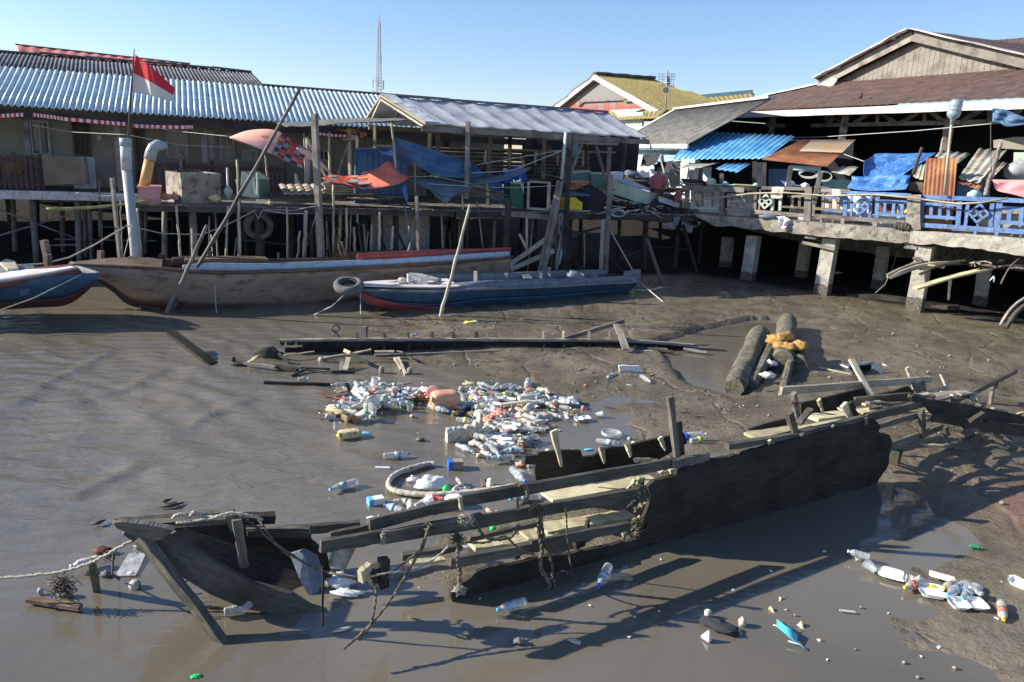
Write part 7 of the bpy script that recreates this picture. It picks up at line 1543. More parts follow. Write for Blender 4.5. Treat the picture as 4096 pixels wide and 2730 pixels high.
mb=MB().prism([G(835,262,.21),G(1042,234,.21),G(1040,300,-.03),G(900,300,-.03)],Vector((0,.02,0)));build('back_wall',mb,M['blackint'],t)
lumpG('c7',1155,258,.1,(.13,.1,.1),'foamwhite','plastic_ball','dirty white rounded tub behind the broken box','tub',2,.12)
lumpG('c7',740,75,.06,(.18,.08,.06),'bag','plastic_bag','crumpled translucent plastic on the mud right of the logs','bag',3,.5,.4)
lumpG('c7',800,160,.04,(.2,.07,.03),'bag','plastic_bag','flattened pale plastic strip on the mud behind the broken box','bag',5,.7,.2)
lumpG('c7',665,95,.04,(.05,.05,.05),'styro','shell_lump','pale lump beside the crumpled plastic right of the logs','shell',5,.3)
# ---------- big wreck (frame W) ----------
K=Frame((-2.85,5.15),(1,.12))
V('d')
w1=T('boat_wreck','large collapsed black boat wreck with bare ribs and beams across the foreground','wreck',W.P(2,.6,0))
V('d')
PL=[(1060,1395),(1035,1375),(1040,1345),(1078,1325),(1090,1308),(1130,1296),(1300,1268),(1400,1250),(1452,1243),(1470,1238),(1462,1222),(1480,1205),(1470,1185),(1478,1160),(1484,1130),(1478,1110),(1492,1100),(1540,1088),(1552,1075),(1575,1068),(1640,1050),(1690,1040),(1760,1020),(1850,998),(1930,978),(2000,962),(2012,975),(2008,990),(2030,997),(2040,1010),(2033,1030),(2037,1050),(2030,1075),(2022,1100)]
random.seed(3)
def densify(P,st=12,j=2.2):
 o=[]
 for (x0,y0),(x1,y1) in zip(P,P[1:]):
  n=max(1,int(math.hypot(x1-x0,y1-y0)/st))
  for k in range(n): t=k/n;o.append((x0+(x1-x0)*t+RU(-j,j),y0+(y1-y0)*t+RU(-j,j)))
 o.append(P[-1]);return o
pts=[W.at(x,y,0) for x,y in densify(PL)]
for p in pts:
 if p.z<0: p.z=-.06
base=[W.P(5.5,0,-.06),W.P(-.05,0,-.06)]
us=sorted([((p-W.o).dot(W.u),p.z) for p in pts]);
def topz(u):
 c=[z for uu,z in us if abs(uu-u)<.06]
 return max(c) if c else 0
mb=MB();outline=pts+base
import bmesh
bm=bmesh.new();vs_=[bm.verts.new(((p-W.o).dot(W.u),p.z,0)) for p in outline];fc=bm.faces.new(vs_);bmesh.ops.triangulate(bm,faces=[fc])
for _ in range(3):
 bmesh.ops.subdivide_edges(bm,edges=[e for e in bm.edges if e.calc_length()>.09],cuts=1,use_grid_fill=False);bmesh.ops.triangulate(bm,faces=bm.faces[:])
bm.verts.ensure_lookup_table()
def hullp(u,z,off): return W.P(u,-.07*math.sin(min(1,max(0,z/1.1))*3.0)+off+.02*NN(u*3,z*4,0)+(.007 if int(z/.15+.15*NN(u*.5,0,0)+9)%2 else 0),z)
idx={v:i for i,v in enumerate(bm.verts)}
n0=mb.add([hullp(v.co.x,v.co.y,0) for v in bm.verts]);n1=mb.add([hullp(v.co.x,v.co.y,.04) for v in bm.verts])
for f in bm.faces:
 ids=[idx[v] for v in f.verts];uv=[(v.co.x,v.co.y) for v in f.verts];mb.face(tuple(n0+i for i in ids),uv);mb.face(tuple(n1+i for i in ids[::-1]),uv[::-1])
for e in bm.edges:
 if len(e.link_faces)==1: a,b=[idx[v] for v in e.verts];mb.face((n0+a,n0+b,n1+b,n1+a))
bm.free();build('hull_side',mb,M['wreck'],w1)
def farpanel(c,P,v,mat='wreck',name='far_hull_side'):
 V(c);q=[W.at(x,y,v) for x,y in densify(P,10 if c!='d' else 6,2)];mb=MB().prism(q,W.v*.035);return build(name,mb,M[mat],w1)
farpanel('c3',[(1060,1010),(1100,990),(965,985),(968,905),(1085,898),(1092,872),(1310,850),(1500,850),(1525,915),(1620,905),(1650,890),(1700,850),(1800,822),(1930,815),(2050,780),(2171,752),(2500,680),(2530,780),(2171,990),(1600,1120),(1100,1200),(1070,1150)],1.15)
farpanel('c7',[(440,565),(640,520),(850,465),(985,432),(1040,440),(1050,520),(930,560),(900,640),(560,700),(440,700)],1.1)
farpanel('c7',[(1060,500),(1220,465),(1360,420),(1410,470),(1400,500),(1230,510),(1060,520)],1.4)
farpanel('c7',[(-10,790),(100,750),(310,700),(320,760),(180,785),(0,800)],1.05,'darkwood')
def wb(L,par=w1,n=6,jit=.005):
 for it in L:
  nm,c,x0,y0,x1,y1,v0,v1,w,h,m=it[:11];V(c);F_=K if c=='c4' or (c=='c5' and x0<1000 and nm!='stringer' and x0!=785) else W;a=F_.at(x0,y0,v0-(.15 if F_ is K else 0));b=F_.at(x1,y1,v1-(.15 if F_ is K else 0));w*=.75 if nm!='rib' else .5;h*=.75
  vert=abs((b-a).normalized().z)>.75
  mb=MB().beam(a,b,w,h,n=n,jit=jit,taper=(.35 if nm=='rib' and m=='mossywood' and vert else 1),up=(W.v*-1 if vert else (0,0,1)));build(nm,mb,M[m],par)
g='wreckgrey';k_='wreck'
wb([ # long stringers of the near side
('stringer','c5',1160,300,1880,125,.02,.02,.04,.12,g),('stringer','c6',70,790,1560,525,-.02,-.02,.05,.13,g),('stringer','c6',1540,535,1800,488,-.03,-.03,.05,.12,g),
('stringer','c5',845,395,1160,330,.15,.15,.04,.09,g),('stringer','c5',765,475,1265,395,-.05,-.05,.05,.13,g),('stringer','c5',1262,405,2059,260,-.08,-.08,.05,.14,g),('stringer','c6',0,965,1300,742,-.07,-.07,.05,.14,g),
('stringer','c6',0,1228,620,1105,-.02,-.02,.05,.12,g),('stringer','c6',560,1098,1245,968,-.02,-.02,.05,.12,g),
('gunwale','c7',-200,935,420,840,.0,.0,.08,.08,g),('gunwale','c7',380,840,1000,690,.0,.0,.08,.09,g),('gunwale','c7',990,690,1560,548,.0,.0,.07,.12,g),
('stringer','c7',1010,790,1450,665,.05,.05,.05,.09,g),('stringer','c7',1175,945,1480,835,.0,.0,.05,.12,g),('stringer','c7',1480,835,1650,765,.0,.0,.05,.1,g),
('inner_plank','c6',670,765,1300,660,.75,.75,.3,.04,'mossywood'),('inner_plank','c6',1290,665,1430,645,.75,.75,.3,.04,'mossywood'),('inner_plank','c6',640,985,960,935,.55,.55,.26,.04,'mossywood'),('inner_plank','c6',960,935,1260,885,.55,.55,.26,.04,'mossywood'),
('inner_plank','c6',150,1105,520,1060,.4,.4,.2,.04,'mossywood'),('inner_plank','c6',520,1040,700,1010,.5,.5,.25,.04,'mossywood'),('inner_plank','c5',1480,590,1740,555,.35,.35,.22,.04,'mossywood'),('inner_plank','c6',790,915,990,885,.8,.8,.06,.04,'mossywood'),
('inner_plank','c6',1100,1075,1235,1058,.3,.3,.12,.03,'mossywood'),('inner_stringer','c6',130,1060,600,950,.35,.45,.05,.06,g),('inner_stringer','c5',1420,560,1900,480,.4,.4,.06,.07,g),
('inner_plank','c6',1280,505,1450,510,.9,.7,.05,.05,g),
('inner_plank','c7',0,850,400,790,.35,.35,.22,.05,'mossywood'),('inner_plank','c7',530,695,820,660,.5,.5,.24,.05,'mossywood'),('inner_plank','c7',920,650,1360,600,.55,.55,.22,.05,'mossywood'),('inner_plank','c7',60,880,520,765,.15,.2,.06,.05,'mossywood'),('inner_plank','c7',410,790,800,715,.25,.3,.12,.04,'mossywood'),
('inner_stringer','c7',890,555,1370,510,.8,.8,.05,.16,g),('inner_stringer','c7',1090,610,1360,570,.7,.7,.05,.05,'mossywood'),('inner_stringer','c7',930,680,1450,640,.3,.3,.04,.04,'mossywood'),
('rib','c3',1240,655,1318,1010,1.0,.95,.16,.05,'mossywood'),('rib','c3',1700,820,1730,980,1.05,.98,.14,.05,'mossywood'),('rib','c3',1950,790,1985,915,1.05,.98,.12,.05,'mossywood'),('rib','c6',1465,350,1500,440,1.0,.95,.12,.05,'mossywood'),
('rib','c6',1530,65,1580,485,.12,.08,.12,.06,g),('rib','c6',1585,240,1610,470,.16,.12,.14,.05,k_),
('rib','c6',70,770,75,845,-.06,-.06,.03,.03,'palewood'),('rib','c6',1330,625,1310,790,.05,.05,.12,.06,'mossywood'),
('rib','c7',340,650,385,815,.02,.02,.14,.06,g),('rib','c7',520,615,415,745,.15,.1,.13,.05,g),('rib','c7',800,575,855,700,.15,.12,.18,.06,'mossywood'),('rib','c7',855,560,905,690,.2,.15,.14,.06,k_),
('rib','c7',590,535,625,640,.95,.95,.12,.05,'mossywood'),('rib','c7',1475,640,1485,860,-.02,-.02,.17,.06,g),('rib','c7',985,690,985,800,-.03,-.03,.1,.06,g),('rib','c7',435,820,435,865,-.03,-.03,.12,.05,'mossywood'),('rib','c7',700,755,700,795,-.03,-.03,.1,.05,'mossywood'),('rib','c7',160,880,160,920,-.04,-.04,.09,.05,'mossywood'),
('rib','c7',1390,500,1390,590,.6,.6,.04,.12,'mossywood'),('rib','c7',1680,770,1690,850,.0,.0,.14,.05,g),('rib','c6',1470,580,1480,605,.02,.02,.12,.05,'mossywood'),('rib','c6',1545,565,1540,605,.02,.02,.12,.05,'mossywood'),
('rib','c6',1215,1005,1215,1060,.1,.1,.12,.05,'mossywood'),('rib','c6',960,925,955,980,.3,.3,.06,.05,k_),('rib','c6',895,1040,900,1110,.1,.1,.2,.08,k_),('rib','c6',460,1150,465,1190,.05,.05,.1,.06,k_),
('top_rail','c7',265,460,1545,360,.95,1.2,.06,.13,'palewood'),('rail_post','c7',375,480,400,680,.75,.8,.09,.07,'greywood'),('rail_post','c7',1350,260,1385,340,1.3,1.25,.1,.04,'palewood'),('rail_post','c7',1430,390,1470,510,1.1,1.0,.2,.07,g),('rail_post','c7',1480,380,1500,520,1.15,1.1,.07,.07,g),
('rail_post','c7',870,190,1045,510,1.35,.85,.1,.04,'palewood'),('rail_post','c7',1390,360,1410,450,1.3,1.2,.06,.04,'greywood'),
('stern_plank','c7',1385,530,1580,560,.35,.15,.04,.2,k_),
('cross_beam','c7',1740,560,2285,290,.4,1.6,.07,.09,g),('cross_beam','c7',2070,430,2110,410,1.1,1.2,.1,.1,g),('rail_post','c7',2085,440,2060,590,1.1,1.1,.08,.06,'greywood'),
('stern_stringer','c7',1570,690,2000,760,-.1,-.2,.05,.13,k_),('stern_stringer','c7',2000,760,2420,810,-.2,-.3,.05,.2,k_),('stern_peg','c7',1835,770,2015,655,-.3,-.4,.09,.09,k_),
('stern_plank','c7',1560,540,1740,500,.3,.5,.15,.04,'greywood'),('stern_plank','c7',1590,500,1760,480,.6,.8,.2,.04,'palewood'),('stern_plank','c7',1660,480,1880,470,.8,.9,.12,.04,'palewood'),('stern_plank','c7',1640,470,1810,465,1.1,1.2,.1,.04,k_),('stern_plank','c7',1640,315,1720,500,1.2,1.0,.07,.04,'palewood'),('stern_plank','c7',1680,420,1580,530,1.1,.8,.06,.04,'palewood'),
('stern_plank','c7',1500,480,1545,520,1.0,.9,.25,.1,'palewood'),('stern_plank','c7',1800,580,2010,555,.3,.4,.08,.03,g),('stern_plank','c7',1960,580,2000,600,.1,.1,.1,.03,g),('stern_plank','c7',2080,610,2200,625,.1,.2,.06,.04,'palewood')])
random.seed(8)
wb([('stern_plank','c7',x,y,x+RU(-260,260),y+RU(-50,40),v,v+RU(-.2,.3),RU(.05,.14),.035,random.choice(('palewood','greywood','mossywood','wreckgrey'))) for x,y,v in [(RU(1420,1950),RU(480,600),RU(.3,1.1)) for _ in range(16)]+[(RU(850,1500),RU(560,680),RU(.2,.7)) for _ in range(9)]])
V('c7');P=[(1380,520),(1400,502),(1490,520),(1570,538),(1750,560),(1930,590),(1950,600),(2100,620),(2300,665),(2420,700),(2420,800),(2280,770),(2080,745),(1900,705),(1700,690),(1570,665),(1540,620),(1500,560),(1400,560)]
V('c7');q=[W.at(x,y,-.05) for x,y in densify(P,16,3)];build('stern_side',MB().prism(q,W.v*.04),M[k_],w1)
gb([('c7',1480,925,1780,945,.06,.06,.1,.05,'palewood','pale timber lying under the stern of the big wreck'),('c7',1760,945,1850,955,.08,.06,.14,.1,'wreckgrey','dark end of the timber under the stern'),('c7',2000,800,2140,860,.25,.1,.12,.03,'palewood','pale pointed board hanging below the stern'),('c7',2100,820,2160,860,.2,.1,.1,.05,'wreckgrey','grey board end below the stern at the right'),
('c7',1870,860,1950,820,.05,.2,.05,.04,'wreckgrey','dark stick leaning under the stern'),('c7',1960,790,2000,870,.3,.05,.05,.04,'mossywood','short pale stake under the stern'),('c7',590,258,870,318,.08,.08,.05,.03,'palewood','long pale lath lying left of the broken box'),('c7',610,238,760,280,.05,.05,.02,.02,'palewood','thin pale twig left of the broken box'),
('c7',2300,660,2353,645,.3,.4,.08,.04,'palewood','pale board end at the right edge behind the stern'),('c7',800,330,930,380,.03,.03,.02,.02,'palewood','thin twig in front of the broken box'),
('c7',1250,985,1230,1090,.3,.02,.14,.04,'mossywood','pale torn plank standing in the water right of the hull'),('c7',1290,975,1265,1080,.32,.02,.08,.05,'wreck','dark torn plank standing beside the pale one'),('c7',1165,1040,1160,1000,.1,.25,.06,.03,'palewood','small pale splinter at the broken end of the hull')])
V('c7')
mb=MB()
random.seed(11)
for k in range(120):
 x=RU(1350,2250);y=560+ (x-1350)*.18+RU(0,230)
 p=G(x,y,RU(.02,.06));mb.box(p,(RU(.03,.3),RU(.015,.05),RU(.01,.03)),RU(0,3),RU(-.2,.2),RU(-.2,.2))
o=ONE('splinters','splinters and small broken wood scattered under the stern','splinters',mb,M['wreckgrey']);o['kind']='stuff'
V('c4')
def wp(c,x,y,v): V(c);return K.at(x,y,v-.2)
def wq(nm,c,P,v,mat,th=.05,j=2,st=14):
 V(c);q=[]
 for i,(x,y) in enumerate(densify(P+[P[0]],st,j)[:-1]): q.append(K.at(x,y,v-.2))
 return build(nm,MB().prism(q,K.v*th),M[mat],w1)
mb=MB();a=wp('c4',1180,370,.2);b=G(*(0,0)) if False else None
V('c5');kb=W.at(735,1040,.25);V('c4')
n=10;rows=[]
pts_=[(1010,320,.22,.14),(1250,430,.2,.24),(1500,590,.18,.30),(1750,740,.2,.30),(2000,860,.22,.28)];P=[wp('c4',x,y,v) for x,y,v,w in pts_]+[wp('c5',500,930,.25),wp('c5',740,1030,.3)]
ww=[.09,.17,.21,.22,.2,.18,.09]
mb=MB();rw=[]
for i,p in enumerate(P):
 d=(P[min(i+1,6)]-P[max(i-1,0)]).normalized();nrm=d.cross(W.v).normalized();
 if nrm.z<0: nrm=-nrm
 rw.append(mb.add([p+nrm*ww[i]/2-W.v*.04,p-nrm*ww[i]/2-W.v*.04,p-nrm*ww[i]/2+W.v*.04,p+nrm*ww[i]/2+W.v*.04]))
for i in range(6):
 for k in range(4): k2=(k+1)%4;mb.face((rw[i]+k,rw[i]+k2,rw[i+1]+k2,rw[i+1]+k),[(i*.5,k*.3),(i*.5,k*.3+.3),(i*.5+.5,k*.3+.3),(i*.5+.5,k*.3)])
mb.face(tuple(rw[0]+k for k in(3,2,1,0)));mb.face(tuple(rw[-1]+k for k in range(4)));build('stem',mb,M[g],w1)
mb=MB().sheet(lambda u,t:ipl(P,u).lerp(K.P((ipl(P,u)-K.o).dot(K.u)+.25*t,.55,.5*(1-u)-.05),t)-ZV(.12*math.sin(t*3.1)*(1-u*.5)),20,8,.02,2,.5);build('bow_bottom',mb,M['wreck'],w1)
V('c4');so=G(1825,1290,-.05);st=K.at(1140,400,-.06)
mb=MB().beam(st,so,.07,.075,n=8,jit=.008);build('strut',mb,M[g],w1)
mb=MB()
for x,y in((1445,672),(1525,785),(1600,880),(1680,997)): V('c4');f=(x-1140)/685;p=st.lerp(so,f);mb.tube([p-K.u*.02+ZV(.03),p+K.u*.09+ZV(.045)],.005,5)
build('nails',mb,M['wire'],w1)
wq('bow_cheek','c4',[(925,285),(990,280),(1180,300),(1320,330),(1400,345),(1300,420),(1200,440),(1090,400),(940,330),(912,300)],.1,g,.06,1.5)
wb([('deck_plank','c4',935,285,1430,243,.15,.5,.14,.05,g),('deck_plank','c4',1120,300,1900,250,.2,.2,.1,.06,g),('deck_plank','c4',1400,215,1880,200,.9,.9,.1,.04,g),('deck_plank','c4',1880,240,2210,230,.45,.5,.1,.05,k_),('deck_plank','c5',100,255,400,250,.6,.7,.1,.1,k_),
('beam','c5',170,350,680,350,.55,.55,.06,.08,g),('beam','c5',440,350,1085,305,.7,.9,.07,.1,g),('beam','c5',180,370,690,388,.4,.5,.04,.06,k_),('post','c4',1905,260,1965,640,.1,.12,.09,.05,g),('block','c4',1840,290,1925,270,.15,.15,.05,.16,g),
('beam','c5',1090,345,1180,330,.3,.3,.1,.05,k_),('post','c5',1270,372,1270,455,-.1,-.1,.04,.04,'palewood'),('post','c5',1890,75,1900,175,-.06,-.06,.04,.04,'palewood'),
('broken_rib','c5',1085,720,1165,650,-.1,-.05,.06,.14,'mossywood'),('broken_rib','c5',1150,720,1285,650,-.05,.0,.1,.15,k_),('broken_rib','c5',1275,570,1270,800,-.03,-.05,.1,.1,k_)])
wq('bow_inner_side','c4',[(1380,330),(1900,290),(2060,330),(2340,330),(2460,360),(2510,440),(2620,520),(2660,700),(2600,900),(2620,1000),(2500,960),(2300,840),(2000,640),(1800,540),(1500,400)],.8,k_,.04)
V('c5');mb=MB().prism([K.at(520,540,.42),K.at(640,505,.42),K.at(740,560,.42),K.at(790,700,.4),K.at(760,880,.3),K.at(720,960,.2),K.at(600,740,.3)],K.v*.03);build('grey_board',mb,M['greytarp'],w1)
wb([('post','c5',785,640,785,1110,-.02,.02,.018,.018,k_)])
V('c6')
for k in range(14):
 y=640+k*30;x=1310+RU(-25,40)-(k*1.5);p=W.at(x,y,.05);q=p+Vector((RU(-.06,.06),RU(-.03,.03),RU(-.13,.09)));mb=MB().beam(p,q,.05,.035,n=3,jit=.008,taper=.3).beam(p+Vector((.03,0,.02)),q+Vector((RU(-.08,.08),0,-.03)),.03,.02,n=3,jit=.006,taper=.2);build('splintered_end',mb,M['wreckgrey' if k%3 else 'mossywood'],w1)
V('c6')
mb=MB()
for k in range(10):
 p=W.at(RU(330,1250),1180+RU(-10,25),-.03)
mb=MB()
def wr(pts,v,r,mat,label,grp=None,name='rope'):
 r*=.55
 P=[]
 for it in pts:
  V(it[0]);k=it[0]=='c4' or (it[0]=='c5' and it[1]<840);vv=it[3] if len(it)>3 else v;P.append(K.at(it[1],it[2],vv-.1) if k else W.at(it[1],it[2],vv))
 o=[]
 for i in range(len(P)-1):
  p0=P[max(i-1,0)];p1=P[i];p2=P[i+1];p3=P[min(i+2,len(P)-1)]
  for k in range(8):
   f=k/8;o.append(.5*((2*p1)+(p2-p0)*f+(2*p0-5*p1+4*p2-p3)*f*f+(-p0+3*p1-3*p2+p3)*f**3)+Vector((NN(i*3+f*3,1,0)*r*.8,0,NN(i*3+f*3,5,0)*r*.8)))
 o.append(P[-1]);n=len(o)
 mb=MB()
 for s in(0,math.pi):
  q=[]
  for i,p in enumerate(o):
   d=(o[min(i+1,n-1)]-o[max(i-1,0)]);d=d.normalized() if d.length>1e-6 else ZV(1);x=d.cross(W.v);x=x.normalized() if x.length>.1 else Vector((1,0,0));y=d.cross(x);q.append(p+(x*math.cos(i*1.3+s)+y*math.sin(i*1.3+s))*r*.45)
  mb.tube(q,r*.7,6)
 return ONE(name,label,'rope',mb,M[mat],grp)
wr([('c4',-60,735),('c4',200,715),('c4',430,690),('c4',640,640),('c4',740,600),('c4',880,530),('c4',1000,460),('c4',1095,420)],.25,.022,'rope','pale twisted rope running from the left edge up to the bow tip')
wr([('c5',850,690,.2),('c5',1060,740,.0),('c5',1230,770,-.05),('c5',1380,660,-.1),('c5',1550,510,-.12),('c5',1650,330,-.14)],0,.016,'mudrope','rope slanting from the broken rib up to the beam')
wr([('c5',1640,310,-.15),('c5',1580,500,-.2),('c5',1470,680,-.25),('c5',1350,880,-.3),('c5',1200,1070,-.35),('c5',1050,1220,-.4),('c5',950,1300,-.42)],0,.02,'mudrope','long muddy rope slanting down from the beam into the water')
wr([('c5',1170,740,-.15),('c5',1215,830,-.2),('c5',1195,1000,-.3),('c5',1160,1130,-.38),('c5',1080,1230,-.4)],0,.02,'mudrope','muddy rope hanging from the broken rib into the water')
wr([('c5',1170,720,-.15),('c5',1300,690,-.15),('c5',1500,670,-.15),('c5',1680,580,-.1),('c5',1800,470,-.1)],0,.014,'rope','pale thin rope along the yellow plank end')
wr([('c5',120,230,.2),('c5',230,300,.15),('c5',340,400,.1),('c5',500,520,.1),('c5',700,640,.1),('c5',900,700,.05),('c5',1090,745,0)],0,.02,'mudrope','dark rope running down from the bow to the broken rib')
wr([('c5',250,230,.2),('c5',320,330,.12),('c5',420,470,.1),('c5',520,560,.1)],0,.014,'mudrope','thinner dark rope beside the rope from the bow')
wr([('c4',1390,250,.1),('c4',1440,215,.1),('c4',1520,240,.1),('c4',1560,200,.1),('c4',1640,235,.1),('c4',1760,240,.1),('c4',1900,215,.1),('c4',2040,240,.15)],0,.025,'rope','pale rope bundled along the bow deck of the wreck, upper turn')
wr([('c4',1420,290,.08),('c4',1560,270,.08),('c4',1700,250,.08),('c4',1830,210,.08),('c4',2000,225,.1),('c4',2110,260,.15)],0,.02,'rope','pale rope bundled along the bow deck of the wreck, lower turn')
wr([('c6',480,690,-.1),('c6',520,680,-.12),('c6',540,740,-.12),('c6',535,790,-.1),('c6',570,800,-.05)],0,.03,'mudrope','muddy rope knotted round the uppermost beam')
wr([('c6',470,770,-.1),('c6',475,860,-.1)],0,.018,'mudrope','short rope end hanging under the uppermost beam')
wr([('c6',750,815,-.12),('c6',790,805,-.14),('c6',810,880,-.15),('c6',815,1000,-.12),('c6',825,1130,-.1),('c6',850,1300,-.12),('c6',870,1400,-.15)],0,.014,'mudrope','thin rope hanging over the middle beams down to the coil')
wr([('c6',560,850,-.14),('c6',600,820,-.15),('c6',630,900,-.15),('c6',620,1000,-.15),('c6',640,1120,-.15),('c6',630,1250,-.15),('c6',690,1370,-.18),('c6',640,1460,-.2)],0,.035,'mudrope','thick muddy rope hanging over the middle beam, left strand')
wr([('c6',600,830,-.15),('c6',640,960,-.17),('c6',660,1080,-.17),('c6',700,1180,-.17),('c6',720,1350,-.18),('c6',760,1440,-.2),('c6',860,1450,-.2),('c6',890,1400,-.2)],0,.024,'mudrope','muddy rope hanging over the middle beam and looping at the water')
wr([('c6',735,1310,-.15),('c6',780,1280,-.15),('c6',830,1300,-.15)],0,.014,'mudrope','short rope arc against the dark hull')
wr([('c6',80,915,-.14),('c6',140,905,-.16),('c6',190,960,-.16),('c6',240,1040,-.14),('c6',330,1060,-.14),('c6',430,1040,-.14),('c6',480,960,-.12)],0,.025,'mudrope','rope garland slung below the second beam')
wr([('c6',100,1080,-.1),('c6',250,1080,-.12),('c6',380,1040,-.12),('c6',450,1100,-.12),('c6',520,1150,-.1),('c6',590,1165,-.1)],0,.018,'mudrope','dark branch-like rope below the garland')
wr([('c6',45,1010,-.14),('c6',60,1100,-.16),('c6',50,1200,-.16),('c6',70,1300,-.16),('c6',55,1440,-.18)],0,.03,'mudrope','ragged muddy rope hanging at the left of the hull remains')
def frays(c,x,y,v,n,s,mat,label,name='frayed_rope'):
 s*=.42
 V(c);mb=MB();random.seed(int(x+y))
 p=(K if c=='c4' else W).at(x,y,v)
 for k in range(n):
  q=p+Vector((RU(-s,s),RU(-s,s)*.5,RU(-s,s)))*.5;mb.tube([q,q+Vector((RU(-s,s),RU(-s,s)*.5,RU(-s,s*.6)))*.6,q+Vector((RU(-s,s),RU(-s,s)*.5,RU(-s,s*.4)))],.003,4)
 ONE(name,label,'rope',mb,M[mat])
frays('c5',1650,310,-.15,50,.1,'mudrope','frayed rope knot on the second beam')
frays('c6',600,850,-.15,80,.16,'mudrope','large frayed rope knot over the middle beam')
frays('c6',120,915,-.15,70,.13,'rope','pale frayed rope bundle on the second beam at the left')
frays('c6',50,1050,-.15,60,.14,'mudrope','dark frayed tangle on the lower beams at the left')
frays('c6',70,1400,-.18,50,.12,'rope','pale frayed rope end at the hull foot')
frays('c4',500,780,.1,90,.26,'mudrope','net and twig tangle hanging from the rope at the far left','net_tangle')
frays('c4',1120,490,.25,30,.1,'rope','pale net scraps under the bow tip','net_scraps')
frays('c4',870,540,.2,30,.13,'mudrope','moss and net hanging on the rope beside the stake','net_scraps')
frays('c7',380,560,.7,40,.14,'mudrope','frayed rope hanging on the left post of the back rail')
frays('c6',1320,700,.0,50,.13,'mudrope','shredded fibres on the broken ribs at the hull edge')
frays('c6',1310,930,.0,50,.13,'mudrope','shredded fibres lower on the broken hull edge')
V('c4')
mb=MB().beam(G(790,900,-.1),K.at(745,585,.22),.05,.05,n=4,jit=.008);ONE('stake','dark wet stake holding the rope at the left of the bow','stake',mb,M['wreckgrey'])
mb=MB().prism([G(205,930,.02),G(245,898,.02),G(668,960,.02),G(630,1000,.02)],ZV(.03));ONE('floating_plank','pinkish brown plank floating at the lower left','plank',mb,M['brownwood'])
V('c4')
mb=MB().tube([K.at(910,530,.1),K.at(905,700,.05),G(960,745,.02)],.008,5);ONE('cord','thin cord hanging from the rope with pale bits','cord',mb,M['mudrope'])
t=T('glass_sheet','flat translucent plastic sheet lying in shallow water left of the strut','plastic sheet',G(1040,620,0))
V('c4');mb=MB().prism([G(1030,540,.012),G(1190,490,.02),G(1130,640,.012),G(1090,712,.01),G(925,715,.008)],ZV(.004));build('sheet',mb,M['clear'],t)
lumpG('c4',1085,785,.04,(.085,.08,.075),'styro','float_ball','mossy round float with a hole near the glassy sheet','float',3,.12)
lumpG('c4',855,700,.03,(.08,.05,.05),'rubber','debris_lump','dark debris lump beside the thin cord','debris',2,.6)
lumpG('c4',545,850,.05,(.07,.06,.06),'pvcgrey','can','dull grey can end in the net tangle','can',2,.15)
lumpG('c4',325,835,.04,(.04,.04,.05),'pvcgrey','debris_lump','small grey lump left of the net tangle','debris',4,.3)
lumpG('c4',490,855,.04,(.03,.04,.06),'styro','scrap','pale scrap at the foot of the net tangle','scrap',4,.3)
lumpG('c4',1050,692,.02,(.04,.03,.02),'foamwhite','scrap','white scrap on the glassy sheet','scrap',4,.4)
lumpG('c4',830,510,.05,(.14,.08,.06),'redwood','coconut_husk','red brown husk floating behind the rope','husk',4,.4)
lumpG('c4',985,530,.05,(.02,.02,.02),'rubber','buckle','small black frame on the rope','scrap',4,.2)
for i,(x0,y0,x1,y1,m) in enumerate(((1280,160,1485,122,'darkwood'),(735,295,850,262,'darkwood'),(1290,110,1380,95,'darkwood'))):
 V('c4');mb=MB().tube([G(x0,y0,.02),G((x0+x1)/2,(y0+y1)/2+6,.03),G(x1,y1,.02)],[.008,.02,.006],6);ONE('driftwood_stick',['long thin dark stick floating behind the bow','dark pointed stick left of the bow','short dark stick behind the long thin one'][i],'stick',mb,M[m])
# ---------- litter ----------
def lathe_bottle(seed,crush=0):
 pr=[(.0,0),(.1,.0),(.128,.02),(.132,.05)]
 for k in range(7): z=.08+k*.09;pr+=[(.133,z),(.124,z+.03),(.133,z+.06)]
 pr+=[(.132,.7),(.125,.74),(.1,.8),(.065,.87),(.045,.9),(.045,.93)]
 mb=MB().lathe(pr,14,None,True,False)
 if crush:
  o=[]
  for x,y,z in mb.v:
   k=1-crush*.5*max(0,NN(seed,z*3,0)+.3);o.append((x*(1+crush*.2)+crush*.12*NN(z*4,seed,1),y*k+crush*.1*NN(z*3,seed,5),z))
  mb.v=o
 mb.xf(Matrix.Rotation(math.pi/2,4,'Y'));return mb
def bandm(r,z0,z1,crush=0):
 return MB().lathe([(r,z0),(r+.002,z0),(r+.002,z1),(r,z1)],14,None,True,False).xf(Matrix.Rotation(math.pi/2,4,'Y'))
def labm(name,a,b):
 m,nt,bs=newmat(name);v=mapping(nt,(5,9,1));n1=nz(nt,v,1.3,3);nt.links.new(ramp(nt,n1,[(.46,a),(.52,b)]),bs.inputs['Base Color']);bs.inputs['Roughness'].default_value=.35;return m
M['lblue']=labm('blue_label',(.1,.33,.55),(.55,.62,.64));M['lred']=labm('red_label',(.7,.08,.05),(.75,.3,.2));M['lyellow']=labm('yellow_label',(.75,.65,.05),(.7,.75,.3));M['lorange']=labm('orange_label',(.85,.25,.08),(.85,.5,.3));M['lgreen']=labm('green_label',(.05,.5,.2),(.7,.85,.7))
M['capblue']=plain('blue_cap',(.03,.15,.6),.4);M['capwhite']=plain('white_cap',(.75,.78,.8),.4);M['capgreen']=plain('green_cap',(.02,.55,.12),.4);M['capyellow']=plain('yellow_cap',(.8,.5,.02),.4);M['caplight']=plain('light_blue_cap',(.15,.5,.75),.4)
